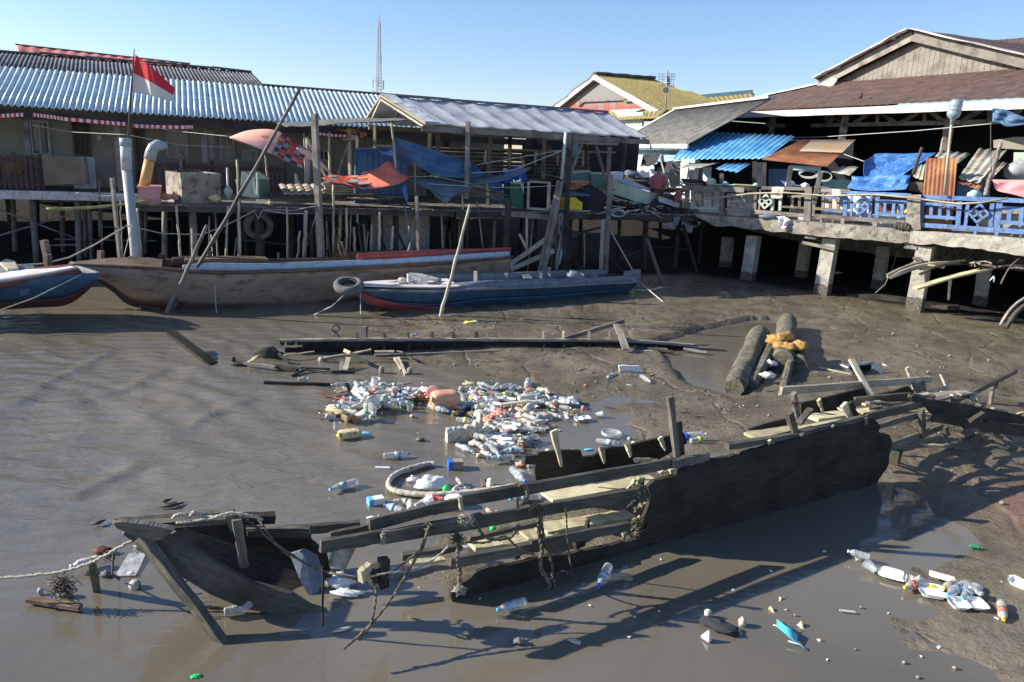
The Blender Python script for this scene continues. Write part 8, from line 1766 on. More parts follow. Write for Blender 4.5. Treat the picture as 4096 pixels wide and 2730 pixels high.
BT={'b':('clear','lblue','capblue','bottle with blue label and cap',0),'l':('clear','lblue','caplight','blue labelled bottle with light cap',.3),'w':('clear',None,'capwhite','clear unlabelled bottle',0),'x':('dirtyclear',None,None,'dented dull capless bottle',1.0),
'c':('cloudy',None,'capwhite','cloudy pale bottle',.3),'r':('dirtyclear','lred','capyellow','red labelled bottle',.2),'y':('clear','lyellow','capgreen','yellow labelled bottle',0),'o':('cloudy','lorange','capwhite','orange labelled bottle',.3),'g':('clear','lgreen','capgreen','green labelled bottle',.2),'G':('greenclear',None,'capgreen','dark green bottle',0)}
PROTO={}
def proto(k):
 if k in PROTO:
  return PROTO[k]
 bm_,lm,cm,desc,cr=BT[k]
 parts=[('body',lathe_bottle(ord(k),cr),bm_)]
 if lm: parts.append(('label',bandm(.137,.42,.66),lm))
 if cm: parts.append(('cap',MB().lathe([(.052,.9),(.052,1.0),(.04,1.0)],12).xf(Matrix.Rotation(math.pi/2,4,'Y')),cm))
 r=[]
 for nm,mb,m in parts:
  me=bpy.data.meshes.new(nm);me.from_pydata(mb.v,[],mb.f);uvl=me.uv_layers.new(name='UVMap');uvl.data.foreach_set('uv',[c for f in mb.uv for p in f for c in p]);me.polygons.foreach_set('use_smooth',mb.sm);me.materials.append(M[m]);me.update();r.append((nm,me))
 PROTO[k]=r;return r
LAND=[('the orange jerrycan','c2',1400,330),('the torn foam block','c2',1600,720),('the white plastic bag','c2',1280,1170),('the curved hose','c2',860,1150),('the yellow jerrycan','c2',480,660),('the blue box','c2',1490,965),('the carton pieces','c2',450,540),('the pink scrap','c3',925,450),('the white foam tray by the mud','c3',1490,560),('the reddish stick','c2',300,320),('the round plastic lid','c3',1800,690),('the far bottles','c3',1000,230),('the beam of the big wreck','c3',1000,1230),('the pale board in the heap','c3',830,390),('the big foam cover','c3',1980,70)]
LW=[]
for nm,c,x,y in LAND: V(c);p=G(x,y,0);LW.append((nm,p))
labcount={}
def where(p):
 nm,q=min(LW,key=lambda t:(t[1]-p).length);d=p-q;L=d.length
 rel=('right of' if d.x>0 else 'left of') if abs(d.x)>abs(d.y)*.9 else ('behind' if d.y>0 else 'in front of')
 return ('just ' if L<.45 else 'slightly ' if L<.8 else 'well ' if L<1.3 else 'far ')+rel+' '+nm
BPOS=[]
def bottle(k,a,b,z=None,label=None,fix=False,thick=1.0,roll=None):
 """a: base end, b: cap end in world"""
 d=b-a;L=d.length;o=bpy.data.objects.new('plastic_bottle',None);C.objects.link(o);o.empty_display_size=.05
 o.location=a;X=d.normalized();rr=RU(0,6.28) if roll is None else roll
 Y=ZV(1).cross(X).normalized();Z=X.cross(Y);Mx=Matrix((X,Y,Z)).transposed()@Matrix.Rotation(rr,3,'X')
 o.rotation_euler=Mx.to_euler();tk=thick*min(1.35,max(.85,.27/L));o.scale=(L,L*tk,L*tk)
 for nm,me in proto(k): c=bpy.data.objects.new(nm,me);C.objects.link(c);c.parent=o
 m=(a+b)/2;BPOS.append((m.x,m.y))
 sx=d.dot(rt);sy=d.dot(Vector((0,1,0)))
 dr='cap to the '+(('right' if sx>0 else 'left') if abs(sx)>abs(sy) else ('back' if sy>0 else 'front'))
 if label is None: label=BT[k][3]+', '+where(m)
 labcount.setdefault(label,[]).append(o);tag(o,label,'bottle','plastic bottles washed together');return o
random.seed(42)
EX=[('c2',805,903,1058,882,'b',.045,'clear ribbed bottle with blue label floating alone behind the curved hose'),('c2',552,1148,283,1230,'l',.05,'clear bottle with blue cap floating alone left of the curved hose'),
('c2',905,1345,1090,1332,'x',.05),('c2',1065,1425,1060,1325,'c',.05),('c2',1000,1430,812,1375,'b',.06),('c2',1240,1375,1238,1275,'o',.06),('c2',885,1470,1010,1455,'l',.03),('c2',1220,1400,1400,1348,'w',.05),('c2',1160,1420,1230,1360,'x',.05),('c2',1110,1390,1200,1340,'c',.07),
('c2',1515,795,1672,862,'l',.04),('c2',1690,760,1800,855,'x',.1),('c2',1800,790,1915,885,'w',.07),('c2',2150,838,1935,862,'l',.08),('c2',2060,915,1808,928,'b',.06),('c2',1760,860,1850,900,'c',.05),
('c3',838,1030,972,1158,'b',.07,'big clear bottle with blue cap leaning toward the uppermost beam'),('c3',895,1040,960,1055,'w',.04),('c3',1112,1290,812,1320,'l',.05,'large clear bottle seen under the uppermost beam of the wreck'),('c3',1655,755,1888,785,'b',.06,'clear bottle with blue label beside the round plastic lid'),
('c3',1085,715,935,750,'w',.08),('c3',870,735,972,745,'b',.1),('c3',745,690,905,742,'l',.06),('c3',600,560,752,612,'w',.06),('c3',520,525,645,498,'w',.06),('c3',648,465,742,525,'w',.08),('c3',760,500,862,505,'x',.08),('c3',740,562,870,550,'w',.06),('c3',900,580,1000,592,'w',.08),('c3',940,645,1085,660,'w',.07),('c3',830,608,922,645,'l',.06),('c3',1000,605,1188,560,'c',.07),('c3',1180,495,1312,525,'w',.06),('c3',898,362,1152,325,'c',.1),('c3',960,322,1110,303,'w',.12),('c3',970,465,1062,380,'c',.1),('c3',1050,385,1152,380,'w',.12),('c3',1300,350,1490,400,'l',.07),('c3',1300,430,1412,442,'w',.07),('c3',1335,485,1412,505,'r',.05),('c3',1000,480,1080,500,'o',.07),('c3',1140,470,1222,475,'G',.07),('c3',1175,395,1262,440,'r',.08),
('c3',512,205,622,225,'b',.05),('c3',600,235,705,252,'w',.07),('c3',735,245,832,208,'w',.06),('c3',872,230,818,270,'b',.05),('c3',1000,172,978,262,'b',.05),('c3',455,300,505,362,'w',.07),('c3',530,300,592,322,'G',.07),('c3',600,292,742,315,'w',.07),('c3',495,392,602,370,'w',.07),('c3',450,430,542,445,'y',.08),('c3',480,425,602,428,'c',.09),('c3',38,415,240,478,'b',.06,'clear bottle with blue label floating in front of the orange jerrycan'),('c3',372,378,378,442,'b',.07),('c3',265,425,375,445,'r',.07),('c3',305,552,465,560,'y',.06,'clear bottle with a bright yellow label and green cap in front of the heap'),('c3',335,345,402,330,'w',.07),('c3',330,300,380,380,'w',.06),
('c2',335,462,445,488,'r',.06),('c2',340,525,222,535,'x',.05),('c2',490,395,622,412,'w',.08),('c2',640,385,640,480,'g',.09),('c2',690,400,705,505,'w',.1),('c2',540,258,625,342,'c',.08),('c2',585,262,672,332,'x',.1),('c2',700,325,690,385,'b',.1),('c2',740,350,862,365,'b',.1),('c2',880,372,1022,372,'l',.09),('c2',960,405,1095,388,'g',.08),('c2',818,412,982,445,'y',.07),('c2',1085,310,908,335,'b',.07),('c2',850,285,720,298,'w',.09),('c2',718,205,885,225,'x',.06),('c2',800,240,885,232,'w',.06),('c2',505,285,602,335,'c',.09),('c2',570,335,635,365,'c',.1),('c2',628,545,718,538,'g',.06),('c2',790,400,800,330,'w',.1),('c2',860,400,960,380,'w',.09),
('c3',1765,150,1842,108,'l',.06),('c3',2088,135,2175,190,'w',.06),('c6',1105,1245,1032,1392,'b',.06,'bottle with a blue cap floating in the dark shadow of the hull'),('c6',528,1490,328,1552,'l',.05,'clear bottle with light blue cap floating in front of the hull foot'),('d',515,1408,605,1385,'x',.05,'dull dented bottle floating right of the strut under the stem'),
('c4',790,575,560,638,'c',.06,'pale narrow waisted bottle floating behind the rope at the left'),('c8',1312,388,1163,345,'w',.06,'clear bottle with a brownish cap at the edge of the hull shadow'),('c8',1660,550,1545,592,'r',.06),('c8',1960,565,1832,640,'l',.08),('c8',2020,600,1930,660,'l',.06),('c8',1900,560,1808,595,'r',.06),('c8',2200,692,2216,812,'r',.05,'red labelled bottle with yellow cap, rightmost of the litter at the lower right'),('c8',2075,640,1960,572,'x',.08),('c8',1555,525,1700,560,'x',.06),('c8',1985,308,2075,325,'G',.04,'dark green bottle lying alone on the red tinted mud'),
('b3',710,1312,602,1298,'w',.05,'clear bottle lying alone on the mud before the blue boat'),('c1',1660,215,1748,198,'b',.04,'bottle with a blue label afloat behind the middle wreck'),('c1',655,605,772,600,'x',.04,'pale bottle afloat above the long black timber'),('c6',1655,330,1790,325,'w',.1,'clear bottle behind the tall upright rib of the wreck'),('c6',1675,375,1790,352,'y',.08,'yellow labelled bottle behind the tall upright rib of the wreck'),('c6',1495,420,1545,385,'b',.08,'bottle lying left of the tall upright rib of the wreck'),
('c2',1840,1140,1825,1215,'c',.04),('c2',1520,1130,1570,1190,'x',.05),('c2',1480,1240,1530,1190,'c',.05),('c2',1540,1225,1640,1210,'l',.05),('c6',260,850,300,890,'r',.04,'dirty bottle end seen between the first and second beam'),('c6',320,870,365,885,'x',.04),('c6',60,1125,160,1110,'c',.12,'white crushed bottle lying on the lower beam at the left'),('c5',1345,670,1480,635,'r',.05,'bottle with a red cap end lying behind the slanting rope'),('c2',1410,660,1550,635,'l',.22,'small bottle lying on top of the torn foam block')]
for it in EX:
 c,x0,y0,x1,y1,k,z=it[:7];V(c);bottle(k,G(x0,y0,z),G(x1,y1,z+RU(-.01,.02)),label=it[7] if len(it)>7 else None)
V('c2');HA=[G(x,y) for x,y in((345,250),(480,240),(600,230),(760,240),(900,260),(1060,300),(1180,320),(1080,400),(980,440),(760,520),(600,520),(450,545),(300,540),(360,470),(430,400),(380,330))]
V('c3');HB=[G(x,y) for x,y in((350,290),(430,260),(530,230),(860,290),(1000,310),(1160,320),(1350,360),(1460,400),(1380,480),(1250,520),(1180,590),(1090,690),(950,840),(800,900),(640,880),(520,830),(560,700),(600,600),(480,520),(440,470),(380,430),(400,360))]
def inpoly(p,P):
 r=False;j=len(P)-1
 for i in range(len(P)):
  a,b=P[i],P[j]
  if (a.y>p[1])!=(b.y>p[1]) and p[0]<(b.x-a.x)*(p[1]-a.y)/(b.y-a.y)+a.x: r=not r
  j=i
 return r
kinds='wwwxxxxxxcccccbblooryrgG'
for HP,nn in((HA,30),(HB,58)):
 x0=min(p.x for p in HP);x1=max(p.x for p in HP);y0=min(p.y for p in HP);y1=max(p.y for p in HP);n=0;tr=0
 while n<nn and tr<4000:
  tr+=1;q=(RU(x0,x1),RU(y0,y1))
  if not inpoly(q,HP) or min(math.hypot(q[0]-a,q[1]-b) for a,b in BPOS)<.1: continue
  an=random.gauss(0,.7)+(math.pi if random.random()<.5 else 0);L=RU(.2,.3);dz=RU(-.02,.03);z=RU(.04,.09)
  dv=Vector((math.cos(an)*L/2,math.sin(an)*L/2,dz));p=Vector((q[0],q[1],z));bottle(random.choice(kinds),p-dv,p+dv,thick=RU(.9,1.1));n+=1
for lb,os_ in labcount.items():
 if len(os_)>1:
  for o in os_: o['group']='alike: '+lb[:60]
WR=[('bag','plastic_wrapper','crumpled clear film'),('foamwhite','foam_scrap','white foam scrap'),('jerryyellow','plastic_scrap','tan plastic scrap'),('lred','plastic_wrapper','red wrapper'),('blackcloth','plastic_bag','muddy black bag'),('brownwood','husk','brown husk piece'),('lorange','plastic_wrapper','orange wrapper'),('cloudy','plastic_wrapper','cloudy film')]
lc2={}
for k in range(62):
 HP=HA if k%3==0 else HB;c0=sum((p for p in HP),ZV(0))/len(HP);q=c0.lerp(random.choice(HP),RU(.2,1.08));m_,nm,ds=random.choice(WR);s=RU(.035,.08)
 mb=MB().blob((0,0,0),(s*RU(1,2),s,s*.5),12,8,.8,3,k);mb.xf(Matrix.Translation((q.x,q.y,RU(.02,.09)))@Matrix.Rotation(RU(0,3),4,'Z'))
 lb=ds+' in the litter, '+where(q);o=ONE(nm,lb,'litter',mb,M[m_],'scraps among the bottles');lc2.setdefault(lb,[]).append(o)
for lb,os_ in lc2.items():
 if len(os_)>1:
  for o in os_: o['group']='alike: '+lb[:60]
def cupm(r=.045,h=.1):
 return MB().lathe([(r*.7,0),(r,h),(r*1.08,h),(r*1.0,h-.004),(r*.68,.004)],14,None,True,False)
def cup(c,x,y,z,label,s=1,tilt=1.4,rz=0,mat='clear'):
 V(c);p=G(x,y,z);mb=cupm(.045*s,.1*s);mb.xf(Matrix.Translation(p)@Matrix.Rotation(rz,4,'Z')@Matrix.Rotation(tilt,4,'Y'));ONE('plastic_cup',label,'cup',mb,M[mat],'plastic cups')
cup('c2',345,645,.02,'clear cup floating behind the yellow jerrycan',1,.2)
cup('c2',1630,790,.03,'grey square cup in front of the torn foam block',1,1.3,0,'cloudy')
cup('c2',750,440,.08,'pale wide cup in the middle of the left heap',1.7,.9,2.5,'cloudy')
cup('c2',540,530,.06,'brownish cup right of the carton pieces',1.3,1.2,.4,'cloudy')
cup('c2',580,535,.05,'tan cup end right of the carton pieces',1,1.5,4,'jerry')
cup('c2',715,235,.06,'white cup at the back of the left heap',1.4,.2,0,'foamwhite')
cup('c5',900,640,.05,'translucent tub floating in the bow of the wreck',2.4,.5,1.0,'dirtyclear')
cup('c8',1355,480,.04,'clear cup lying left of the white foam cover at the lower right',1.1,1.3,2.2)
cup('c2',1165,1375,.05,'clear cup among the bottles by the wreck beam',1.4,1.2,.3)
cup('c2',1055,475,.01,'clear cup lid afloat right of the left heap',1,.1)
cup('c3',1640,515,.03,'clear cup lying on the mud right of the heap',1.1,1.4,.2)
def tray(t,p,L,Wd,h,rz,mat,nm='tray',flip=False):
 mb=MB();prof=[(.8,0),(1,h),(1.06,h),(.98,h-.006),(.78,.008)];rows=[]
 for s,z in prof:
  r=[]
  for k in range(20):
   an=2*math.pi*k/20+.157;ca,sa=math.cos(an),math.sin(an);q=1/((abs(ca)**5+abs(sa)**5)**.2);r.append(Vector((ca*q*L/2*s,sa*q*Wd/2*s,(h-z) if flip else z)))
  rows.append(mb.add(r))
 for i in range(4):
  for k in range(20): k2=(k+1)%20;mb.face((rows[i]+k,rows[i]+k2,rows[i+1]+k2,rows[i+1]+k),None,False)
 mb.face(tuple(rows[0]+k for k in range(19,-1,-1)));mb.face(tuple(rows[-1]+k for k in range(20)))
 mb.xf(Matrix.Translation(p)@Matrix.Rotation(rz,4,'Z'))
 return mb if t is None else build(nm,mb,M[mat],t)
def foambox(c,x,y,z,label,L,Wd,rz,flip=False,openn=True,tilt=0):
 V(c);q=.75 if c=='c8' else .85;L*=q;Wd*=q;p=G(x,y,z);t=T('foam_food_box',label,'food box',p,'white foam food boxes')
 tray(t,p,L,Wd,.035,rz,'foamwhite','tray',flip)
 if openn: tray(t,p+Vector((-math.sin(rz)*Wd*1.02,math.cos(rz)*Wd*1.02,.012)),L,Wd,.03,rz,'foamwhite','lid',flip)
foambox('c8',1465,505,.03,'white foam box with its ribbed cover up, upper left at the lower right litter',.3,.22,-.5,True,False)
foambox('c8',1735,650,.02,'open white foam box, left of two open ones at the lower right',.28,.13,-.25)
foambox('c8',1905,712,.02,'open white foam box, right of two open ones at the lower right',.24,.2,-1.6)
foambox('c3',1480,560,.02,'open white foam tray on the mud edge right of the heap',.15,.13,-1.2)
foambox('c3',665,415,.1,'white foam tray in the middle of the right heap',.18,.13,-.1,False,False)
foambox('c3',690,360,.08,'white foam tray at the back of the right heap, left half',.2,.12,-.1,False,False)
foambox('c3',815,370,.08,'white foam tray at the back of the right heap, right half',.2,.12,-.2,False,False)
foambox('c3',790,650,.07,'large white foam box open beside the torn foam block',.3,.15,-.35)
foambox('c3',660,740,.05,'white foam tray in front of the large open foam box, left',.22,.14,-.1,False,False)
foambox('c3',780,760,.06,'white foam tray in front of the large open foam box, right',.22,.14,.2,True,False)
foambox('c3',800,800,.06,'white foam lid on the bottles at the near end of the heap',.22,.1,-.05,True,False)
foambox('c2',300,440,.05,'white square foam tub at the left end of the heap',.12,.12,.2,True,False)
foambox('c2',1480,1320,.08,'white foam box resting beside the wreck beam',.2,.16,.3,True,False)
foambox('c8',2330,580,.02,'white foam tray at the right edge',.25,.2,-.9,False,False)
V('c8');mb=MB().prism([G(1712,500,.05),G(1720,515,.05),G(1880,560,.06),G(1880,548,.06)],ZV(.04));ONE('foam_strip','long white foam strip above the open foam boxes','foam',mb,M['foamwhite'])
lumpG('c8',1740,590,.05,(.12,.06,.05),'yellow','wrapper','yellow wrapper between the foam box and the bottles at the lower right','wrapper',3,.5,.3)
lumpG('c8',1905,558,.08,(.07,.05,.05),'yellow','wrapper','yellow wrapper on the red bottle at the lower right','wrapper',4,.4,.3)
lumpG('c8',2000,600,.07,(.2,.12,.07),'bag','plastic_bag','clear plastic bag over the bottles at the lower right','bag',6,.4,.3)
lumpG('c8',2295,522,.04,(.09,.03,.03),'lyellow','wrapper','bright yellow wrapper at the right edge','wrapper',2,.3,-.3)
lumpG('c8',1250,400,.02,(.08,.04,.04),'styro','shell_lump','pale shell cluster under the clear bottle','shell',2,.6)
lumpG('c8',300,850,.03,(.27,.13,.05),'blackcloth','plastic_bag','wrinkled black plastic bag sunk in the water at the lower right','bag',2,.6,-.6)
lumpG('c8',455,825,.05,(.055,.06,.07),'styro','plastic_jug','pale knobbly lump beside the black bag','lump',2,.3)
lumpG('c8',222,765,.06,(.05,.05,.06),'styro','scrap','pale tip on the black bag','scrap',5,.3)
V('c8');mb=MB().prism([G(178,930,.01),G(230,893,.08),G(247,950,.01),G(225,962,.01)],Vector((0,.02,.004)));ONE('foam_shard','white pointed foam shard in front of the black bag','foam',mb,M['foamwhite'])
V('c8');mb=MB().sheet(lambda u,v:G(690+130*u,835+105*u+ (v-.5)*55,.02+.05*math.sin(u*3.1)*(1-v*.4)),10,4,.008);ONE('turquoise_shard','broken turquoise plastic piece standing in the water','plastic',mb,plain('turquoise',(.08,.45,.58),.4))
V('c8');mb=MB().prism([G(755,852,.05),G(815,858,.03),G(765,885,.02)],ZV(.006));ONE('turquoise_shard','small turquoise chip behind the broken turquoise piece','plastic',mb,M['wallcyan'])
longpole(G(840,825,.02),G(985,950,.008),.018,'mossywood','rotten stick slanting into the water right of the turquoise piece','stick')
longpole(G(635,725,.015),G(860,850,.01),.014,'mossywood','thin mossy stick left of the turquoise piece','stick')
longpole(G(705,655,.015),G(750,740,.01),.009,'mossywood','twig above the turquoise piece','stick')
V('c8');mb=MB().tube([G(762,952,.03),G(840,975,.03),G(895,1018,.0)],.006,5);ONE('wire','thin pale turquoise wire curving in the water','wire',mb,M['wallcyan'])
mb=MB().beam(G(1110,745,.015),G(1215,758,.015),.02,.01);ONE('straw','pale flat strip lying in the shallow water','strip',mb,M['cloudy'])
V('c2');mb=MB().beam(G(725,1017,.02),G(865,1020,.02),.03,.02);ONE('foam_strip','small white foam strip behind the bottle left of the hose','foam',mb,M['foamwhite'])
def jerry(c,x,y,z,L,Wd,Hh,rz,rx,mat,label,cap=None):
 V(c);p=G(x,y,z);t=T('jerrycan',label,'jerrycan',p);MM=Matrix.Translation(p)@Matrix.Rotation(rz,4,'Z')@Matrix.Rotation(rx,4,'X')
 mb=MB();rows=[]
 for i in range(9):
  f=i/8;xx=(f-.5)*L;s=(1-abs(2*f-1)**6*.25);r=[]
  for k in range(20):
   an=2*math.pi*k/20;ca,sa=math.cos(an),math.sin(an);q=1/((abs(ca)**5+abs(sa)**5)**.2);r.append(MM@Vector((xx,ca*q*Wd/2*s*(1+.02*math.sin(f*20)),sa*q*Hh/2*s)))
  rows.append(mb.add(r))
 for i in range(8):
  for k in range(20): k2=(k+1)%20;mb.face((rows[i]+k,rows[i+1]+k,rows[i+1]+k2,rows[i]+k2),None,True)
 mb.face(tuple(rows[0]+k for k in range(20)),None,False);mb.face(tuple(rows[-1]+k for k in range(19,-1,-1)));build('body',mb,M[mat],t)
 mb=MB().tube([MM@Vector((-L*.5,-Wd*.3,Hh*.2)),MM@Vector((-L*.56,-Wd*.3,Hh*.2))],[.04,.035],12);build('neck',mb,M[cap or mat],t)
 mb=MB().tube([MM@Vector((-L*.47,Wd*.25,-Hh*.1)),MM@Vector((-L*.54,Wd*.2,-Hh*.1)),MM@Vector((-L*.54,-Wd*.1,-Hh*.1)),MM@Vector((-L*.47,-Wd*.15,-Hh*.1))],.014,8);build('handle',mb,M[mat],t);return t
jerry('c2',1400,370,.13,.4,.25,.28,.35,0,'jerry','large dirty orange jerrycan lying in the middle of the bottles')
jerry('c2',480,690,.05,.28,.16,.1,.45,0,'jerryyellow','flat dirty yellow jerrycan with an orange cap floating in front','capyellow')
V('c2');mb=MB().lathe([(.07,0),(.09,.015),(.095,.05),(.085,.055)],20,Matrix.Translation(G(1285,290,.12))@Matrix.Rotation(1.2,4,'X'));ONE('round_tub','pale pink round tub behind the orange jerrycan','tub',mb,M['pinkcloth'])
V('c2');p=G(1585,775,0)
mb=MB();rows=[];Xd=(G(1755,740,0)-G(1420,775,0)).normalized();Yd=Vector((-Xd.y,Xd.x,0));a0=G(1422,780,0)
Lb=(G(1757,748,0)-a0).length
for i in range(17):
 f=i/16;h=(.17 if f<.55 else .19)+.02*NN(f*9,0,0)+(.1 if f>.88 else 0)+(.05 if f>.8 else 0);r_=.16
 q=a0+Xd*Lb*f;rows.append(mb.add([q+ZV(-.05),q+ZV(h*.8),q+Yd*.02+ZV(h),q+Yd*.09+ZV(h+.01*NN(f*20,1,0)),q+Yd*.11+ZV(-.05)]))
for i in range(16):
 for k in range(5): k2=(k+1)%5;mb.face((rows[i]+k,rows[i+1]+k,rows[i+1]+k2,rows[i]+k2))
mb.face(tuple(rows[0]+k for k in range(4,-1,-1)));mb.face(tuple(rows[-1]+k for k in range(5)));ONE('foam_block','torn dirty foam block with one high corner at the front of the heap','foam block',mb,M['styro'])
def carton(c,x,y,s,rz,m1,m2,name,label,cat):
 V(c);p=G(x,y,s[2]/2);t=T(name,label,cat,p-ZV(s[2]/2));mb=MB().box(p,s,rz);build('body',mb,M[m1],t)
 mb=MB().box(p+Vector((math.cos(rz)*-s[0]*.36,math.sin(rz)*-s[0]*.36,0)),(s[0]*.3,s[1]+.006,s[2]+.006),rz);build('end_band',mb,M[m2],t)
carton('c2',1500,985,(.17,.11,.1),.25,'palewood','capblue','small_carton','small blue and tan carton floating in front of the foam block','carton')
carton('c2',730,1335,(.16,.09,.07),.5,'foamwhite','caplight','small_carton','blue and white drink carton floating left of the wreck beam','carton')
V('c2')
for i,P in enumerate((((395,505),(452,525),(450,580),(398,555)),((455,520),(505,500),(508,530),(456,578)))):
 mb=MB().prism([G(x,y,.13 if j<2 else .0) for j,(x,y) in enumerate(P)],Vector((.01,.015,0)));ONE('carton_piece',['brown carton piece at the left heap, left flap','brown carton piece at the left heap, right flap'][i],'carton',mb,M['jerryyellow'])
gb([('c2',205,298,445,362,.05,.06,.06,.03,'redwood','reddish split stick poking left out of the left heap'),('c3',720,410,1010,372,.13,.15,.1,.04,'palewood','pale board lying across the right heap'),('c2',345,320,460,300,.08,.1,.14,.03,'brownwood','small brown board at the back of the left heap, lower'),('c2',350,265,450,245,.08,.1,.14,.03,'brownwood','small brown board at the back of the left heap, upper'),('c2',355,290,455,268,.1,.12,.14,.02,'greywood','small grey board between two brown ones'),
('c3',1070,640,1195,635,.03,.03,.12,.02,'palewood','pale flat chip in front of the right heap'),('c2',545,228,655,170,.02,.1,.012,.012,'bamboogreen','thin green twig standing behind the left heap'),('c2',1755,1120,1780,1195,.01,.01,.06,.015,'brownwood','brown chip floating right of the white bag'),('c3',988,985,1015,1085,.1,.03,.03,.01,'palewood','thin pale strip beside the far hull planking')],'small_board','board')
lumpG('c2',1130,350,.06,(.2,.12,.08),'sponge','plastic_bag','orange brown bag left of the orange jerrycan','bag',2,.6,.2);lumpG('c2',1220,312,.08,(.1,.08,.05),'lred','wrapper','red wrapper left of the orange jerrycan','wrapper',3,.5)
lumpG('c3',925,455,.1,(.1,.06,.06),'lpink' if 'lpink' in M else 'pinkcloth','pink_scrap','bright pink plastic scrap in the right heap','scrap',3,.3)
lumpG('c2',1545,495,.08,(.13,.09,.07),'blackcloth','black_bag','shiny black bag in front of the right heap','bag',5,.6);lumpG('c2',1480,495,.06,(.05,.04,.06),'lyellow','wrapper','yellow wrapper left of the black bag','wrapper',5,.4)
lumpG('c2',1640,500,.08,(.13,.05,.05),'jerry','orange_scrap','orange scrap right of the black bag','scrap',5,.4);lumpG('c3',535,500,.12,(.16,.1,.11),'whitecloth','milky_jug','milky plastic jug in the front of the right heap','jug',5,.2)
lumpG('c3',520,900,.05,(.06,.05,.05),'jerryyellow','lump','tan lump at the near end of the right heap','lump',1,.5)
lumpG('c3',930,985,.06,(.12,.07,.05),'jerry','food_wrapper','orange and white food wrapper beside the far hull planking','wrapper',2,.7)
lumpG('c3',1550,225,.05,(.06,.05,.04),'sponge','orange_ball','small orange lump on the wet mud behind the heap','lump',2,.3);lumpG('c3',1410,212,.03,(.05,.04,.03),'foamwhite','scrap','white crumpled scrap on the wet mud behind the heap','scrap',6,.6)
lumpG('c3',1525,440,.05,(.05,.04,.06),'pinkcloth','scrap','pale red carton on the mud right of the heap','scrap',7,.4);lumpG('c3',1580,840,.02,(.1,.05,.01),'caplight','wrapper','bright blue wrapper on the wet mud before the hull planking','wrapper',4,.5,.3)
lumpG('c3',1290,660,.02,(.07,.03,.02),'lyellow','wrapper','yellow wrapper just right of the slanted rib','wrapper',4,.5);lumpG('c3',1975,740,.03,(.05,.04,.04),'styro','shell_lump','small shell lump right of the round lid','shell',9,.5)
lumpG('c3',1190,850,.03,(.06,.04,.03),'foamwhite','scrap','white scrap left of the slanted rib','scrap',9,.5);lumpG('c3',2015,785,.04,(.06,.05,.05),'bag','plastic_bag','pale plastic behind the hull planking','bag',9,.4)
V('c3');mb=MB().lathe([(.13,0),(.14,.015),(.135,.04),(.115,.045),(.11,.035),(.02,.04)],24,Matrix.Translation(G(1800,700,.02)));ONE('tub_cover','round clear plastic lid on the wet mud','lid',mb,M['clear'])
V('c3');mb=MB().patch(G(1880,100,.05),G(2095,105,.05),G(2075,30,.18),G(1870,35,.18),10,5,.03,lambda u,v,a,b:.02*NN(a*6,b*6,0));ONE('foam_cover','torn white foam cover propped on the mud right of the middle wreck','foam',mb,M['foamwhite'])
lumpG('c3',1945,15,.06,(.12,.07,.05),'styro','foam_lump','pale lump behind the torn white foam cover','foam',1,.4)
lumpG('c3',1958,158,.03,(.1,.05,.03),'sponge','rag','orange rag in front of the torn white cover','rag',1,.6);lumpG('c3',1850,165,.03,(.09,.05,.03),'foamwhite','scrap','white scrap beside the orange rag','scrap',2,.5);lumpG('c3',1795,190,.03,(.1,.04,.03),'redwood','scrap','dark red scrap left of the orange rag','scrap',3,.5);lumpG('c3',1820,215,.02,(.15,.03,.01),'lyellow','wrapper','flat yellow wrapper below the dark red scrap','wrapper',3,.4);lumpG('c3',1965,225,.03,(.1,.05,.03),'foamwhite','scrap','white folded scrap below the orange rag','scrap',5,.6);lumpG('c3',1690,180,.02,(.1,.03,.02),'foamwhite','scrap','thin white scrap left of the far bottle','scrap',6,.4);lumpG('c3',2110,240,.03,(.07,.04,.03),'greencloth','scrap','green scrap at the lower right of the white cover','scrap',6,.4)
lumpG('b3',190,1330,.04,(.16,.07,.05),'lyellow','wrapper','yellow green wrapper on the mud before the blue boat','wrapper',7,.5,.2);lumpG('b3',225,1325,.05,(.09,.07,.05),'cloudy','plastic_cup','clear crushed cup beside the yellow green wrapper','cup',8,.5)
lumpG('b3',285,1450,.03,(.06,.04,.03),'lred','wrapper','small red wrapper near the middle wreck rail','wrapper',7,.4);lumpG('b3',545,1452,.02,(.05,.03,.02),'capblue','blue_scrap','small blue scrap near the middle wreck rail','scrap',7,.4)
lumpG('b3',1920,1215,.05,(.3,.12,.06),'greywood','debris_pile','heap of pale debris on the mud under the trailing rope','debris',3,.8);lumpG('b3',2030,1270,.03,(.16,.05,.03),'rope','debris_pile','small pale tangle on the mud in front of the debris','debris',3,.9)
lumpG('c6',1640,345,.14,(.11,.1,.08),'blueplastic','blue_bag','bright blue bag right of the tall upright rib','bag',2,.4);lumpG('c6',1755,355,.1,(.05,.05,.05),'pinkcloth','pink_scrap','pink scrap beside the bright blue bag','scrap',2,.4)
lumpG('c2',1280,1175,.08,(.3,.2,.15),'bag','plastic_bag','big white knotted plastic bag inside the curved hose','bag',4,.35,.3,28,20);lumpG('c2',1100,1135,.04,(.12,.08,.06),'bag','silver_wrapper','crumpled silver wrapper left of the big white bag','wrapper',4,.8)
V('c2');mb=MB().blob(G(1410,1222,.04),(.042,.042,.042),18,12,.02);ONE('green_ball','bright green plastic ball in front of the big white bag','ball',mb,M['capgreen'])
lumpG('c2',1315,1320,.05,(.18,.1,.04),'lred','red_bag','translucent red bag by the wreck beam','bag',4,.5);lumpG('c2',1165,745,.04,(.09,.06,.05),'rubber','debris_lump','small dark lump of debris left of the foam block','debris',4,.7);lumpG('c2',1085,520,.03,(.06,.04,.04),'jerryyellow','cork','small tan float right of the left heap','float',4,.2)
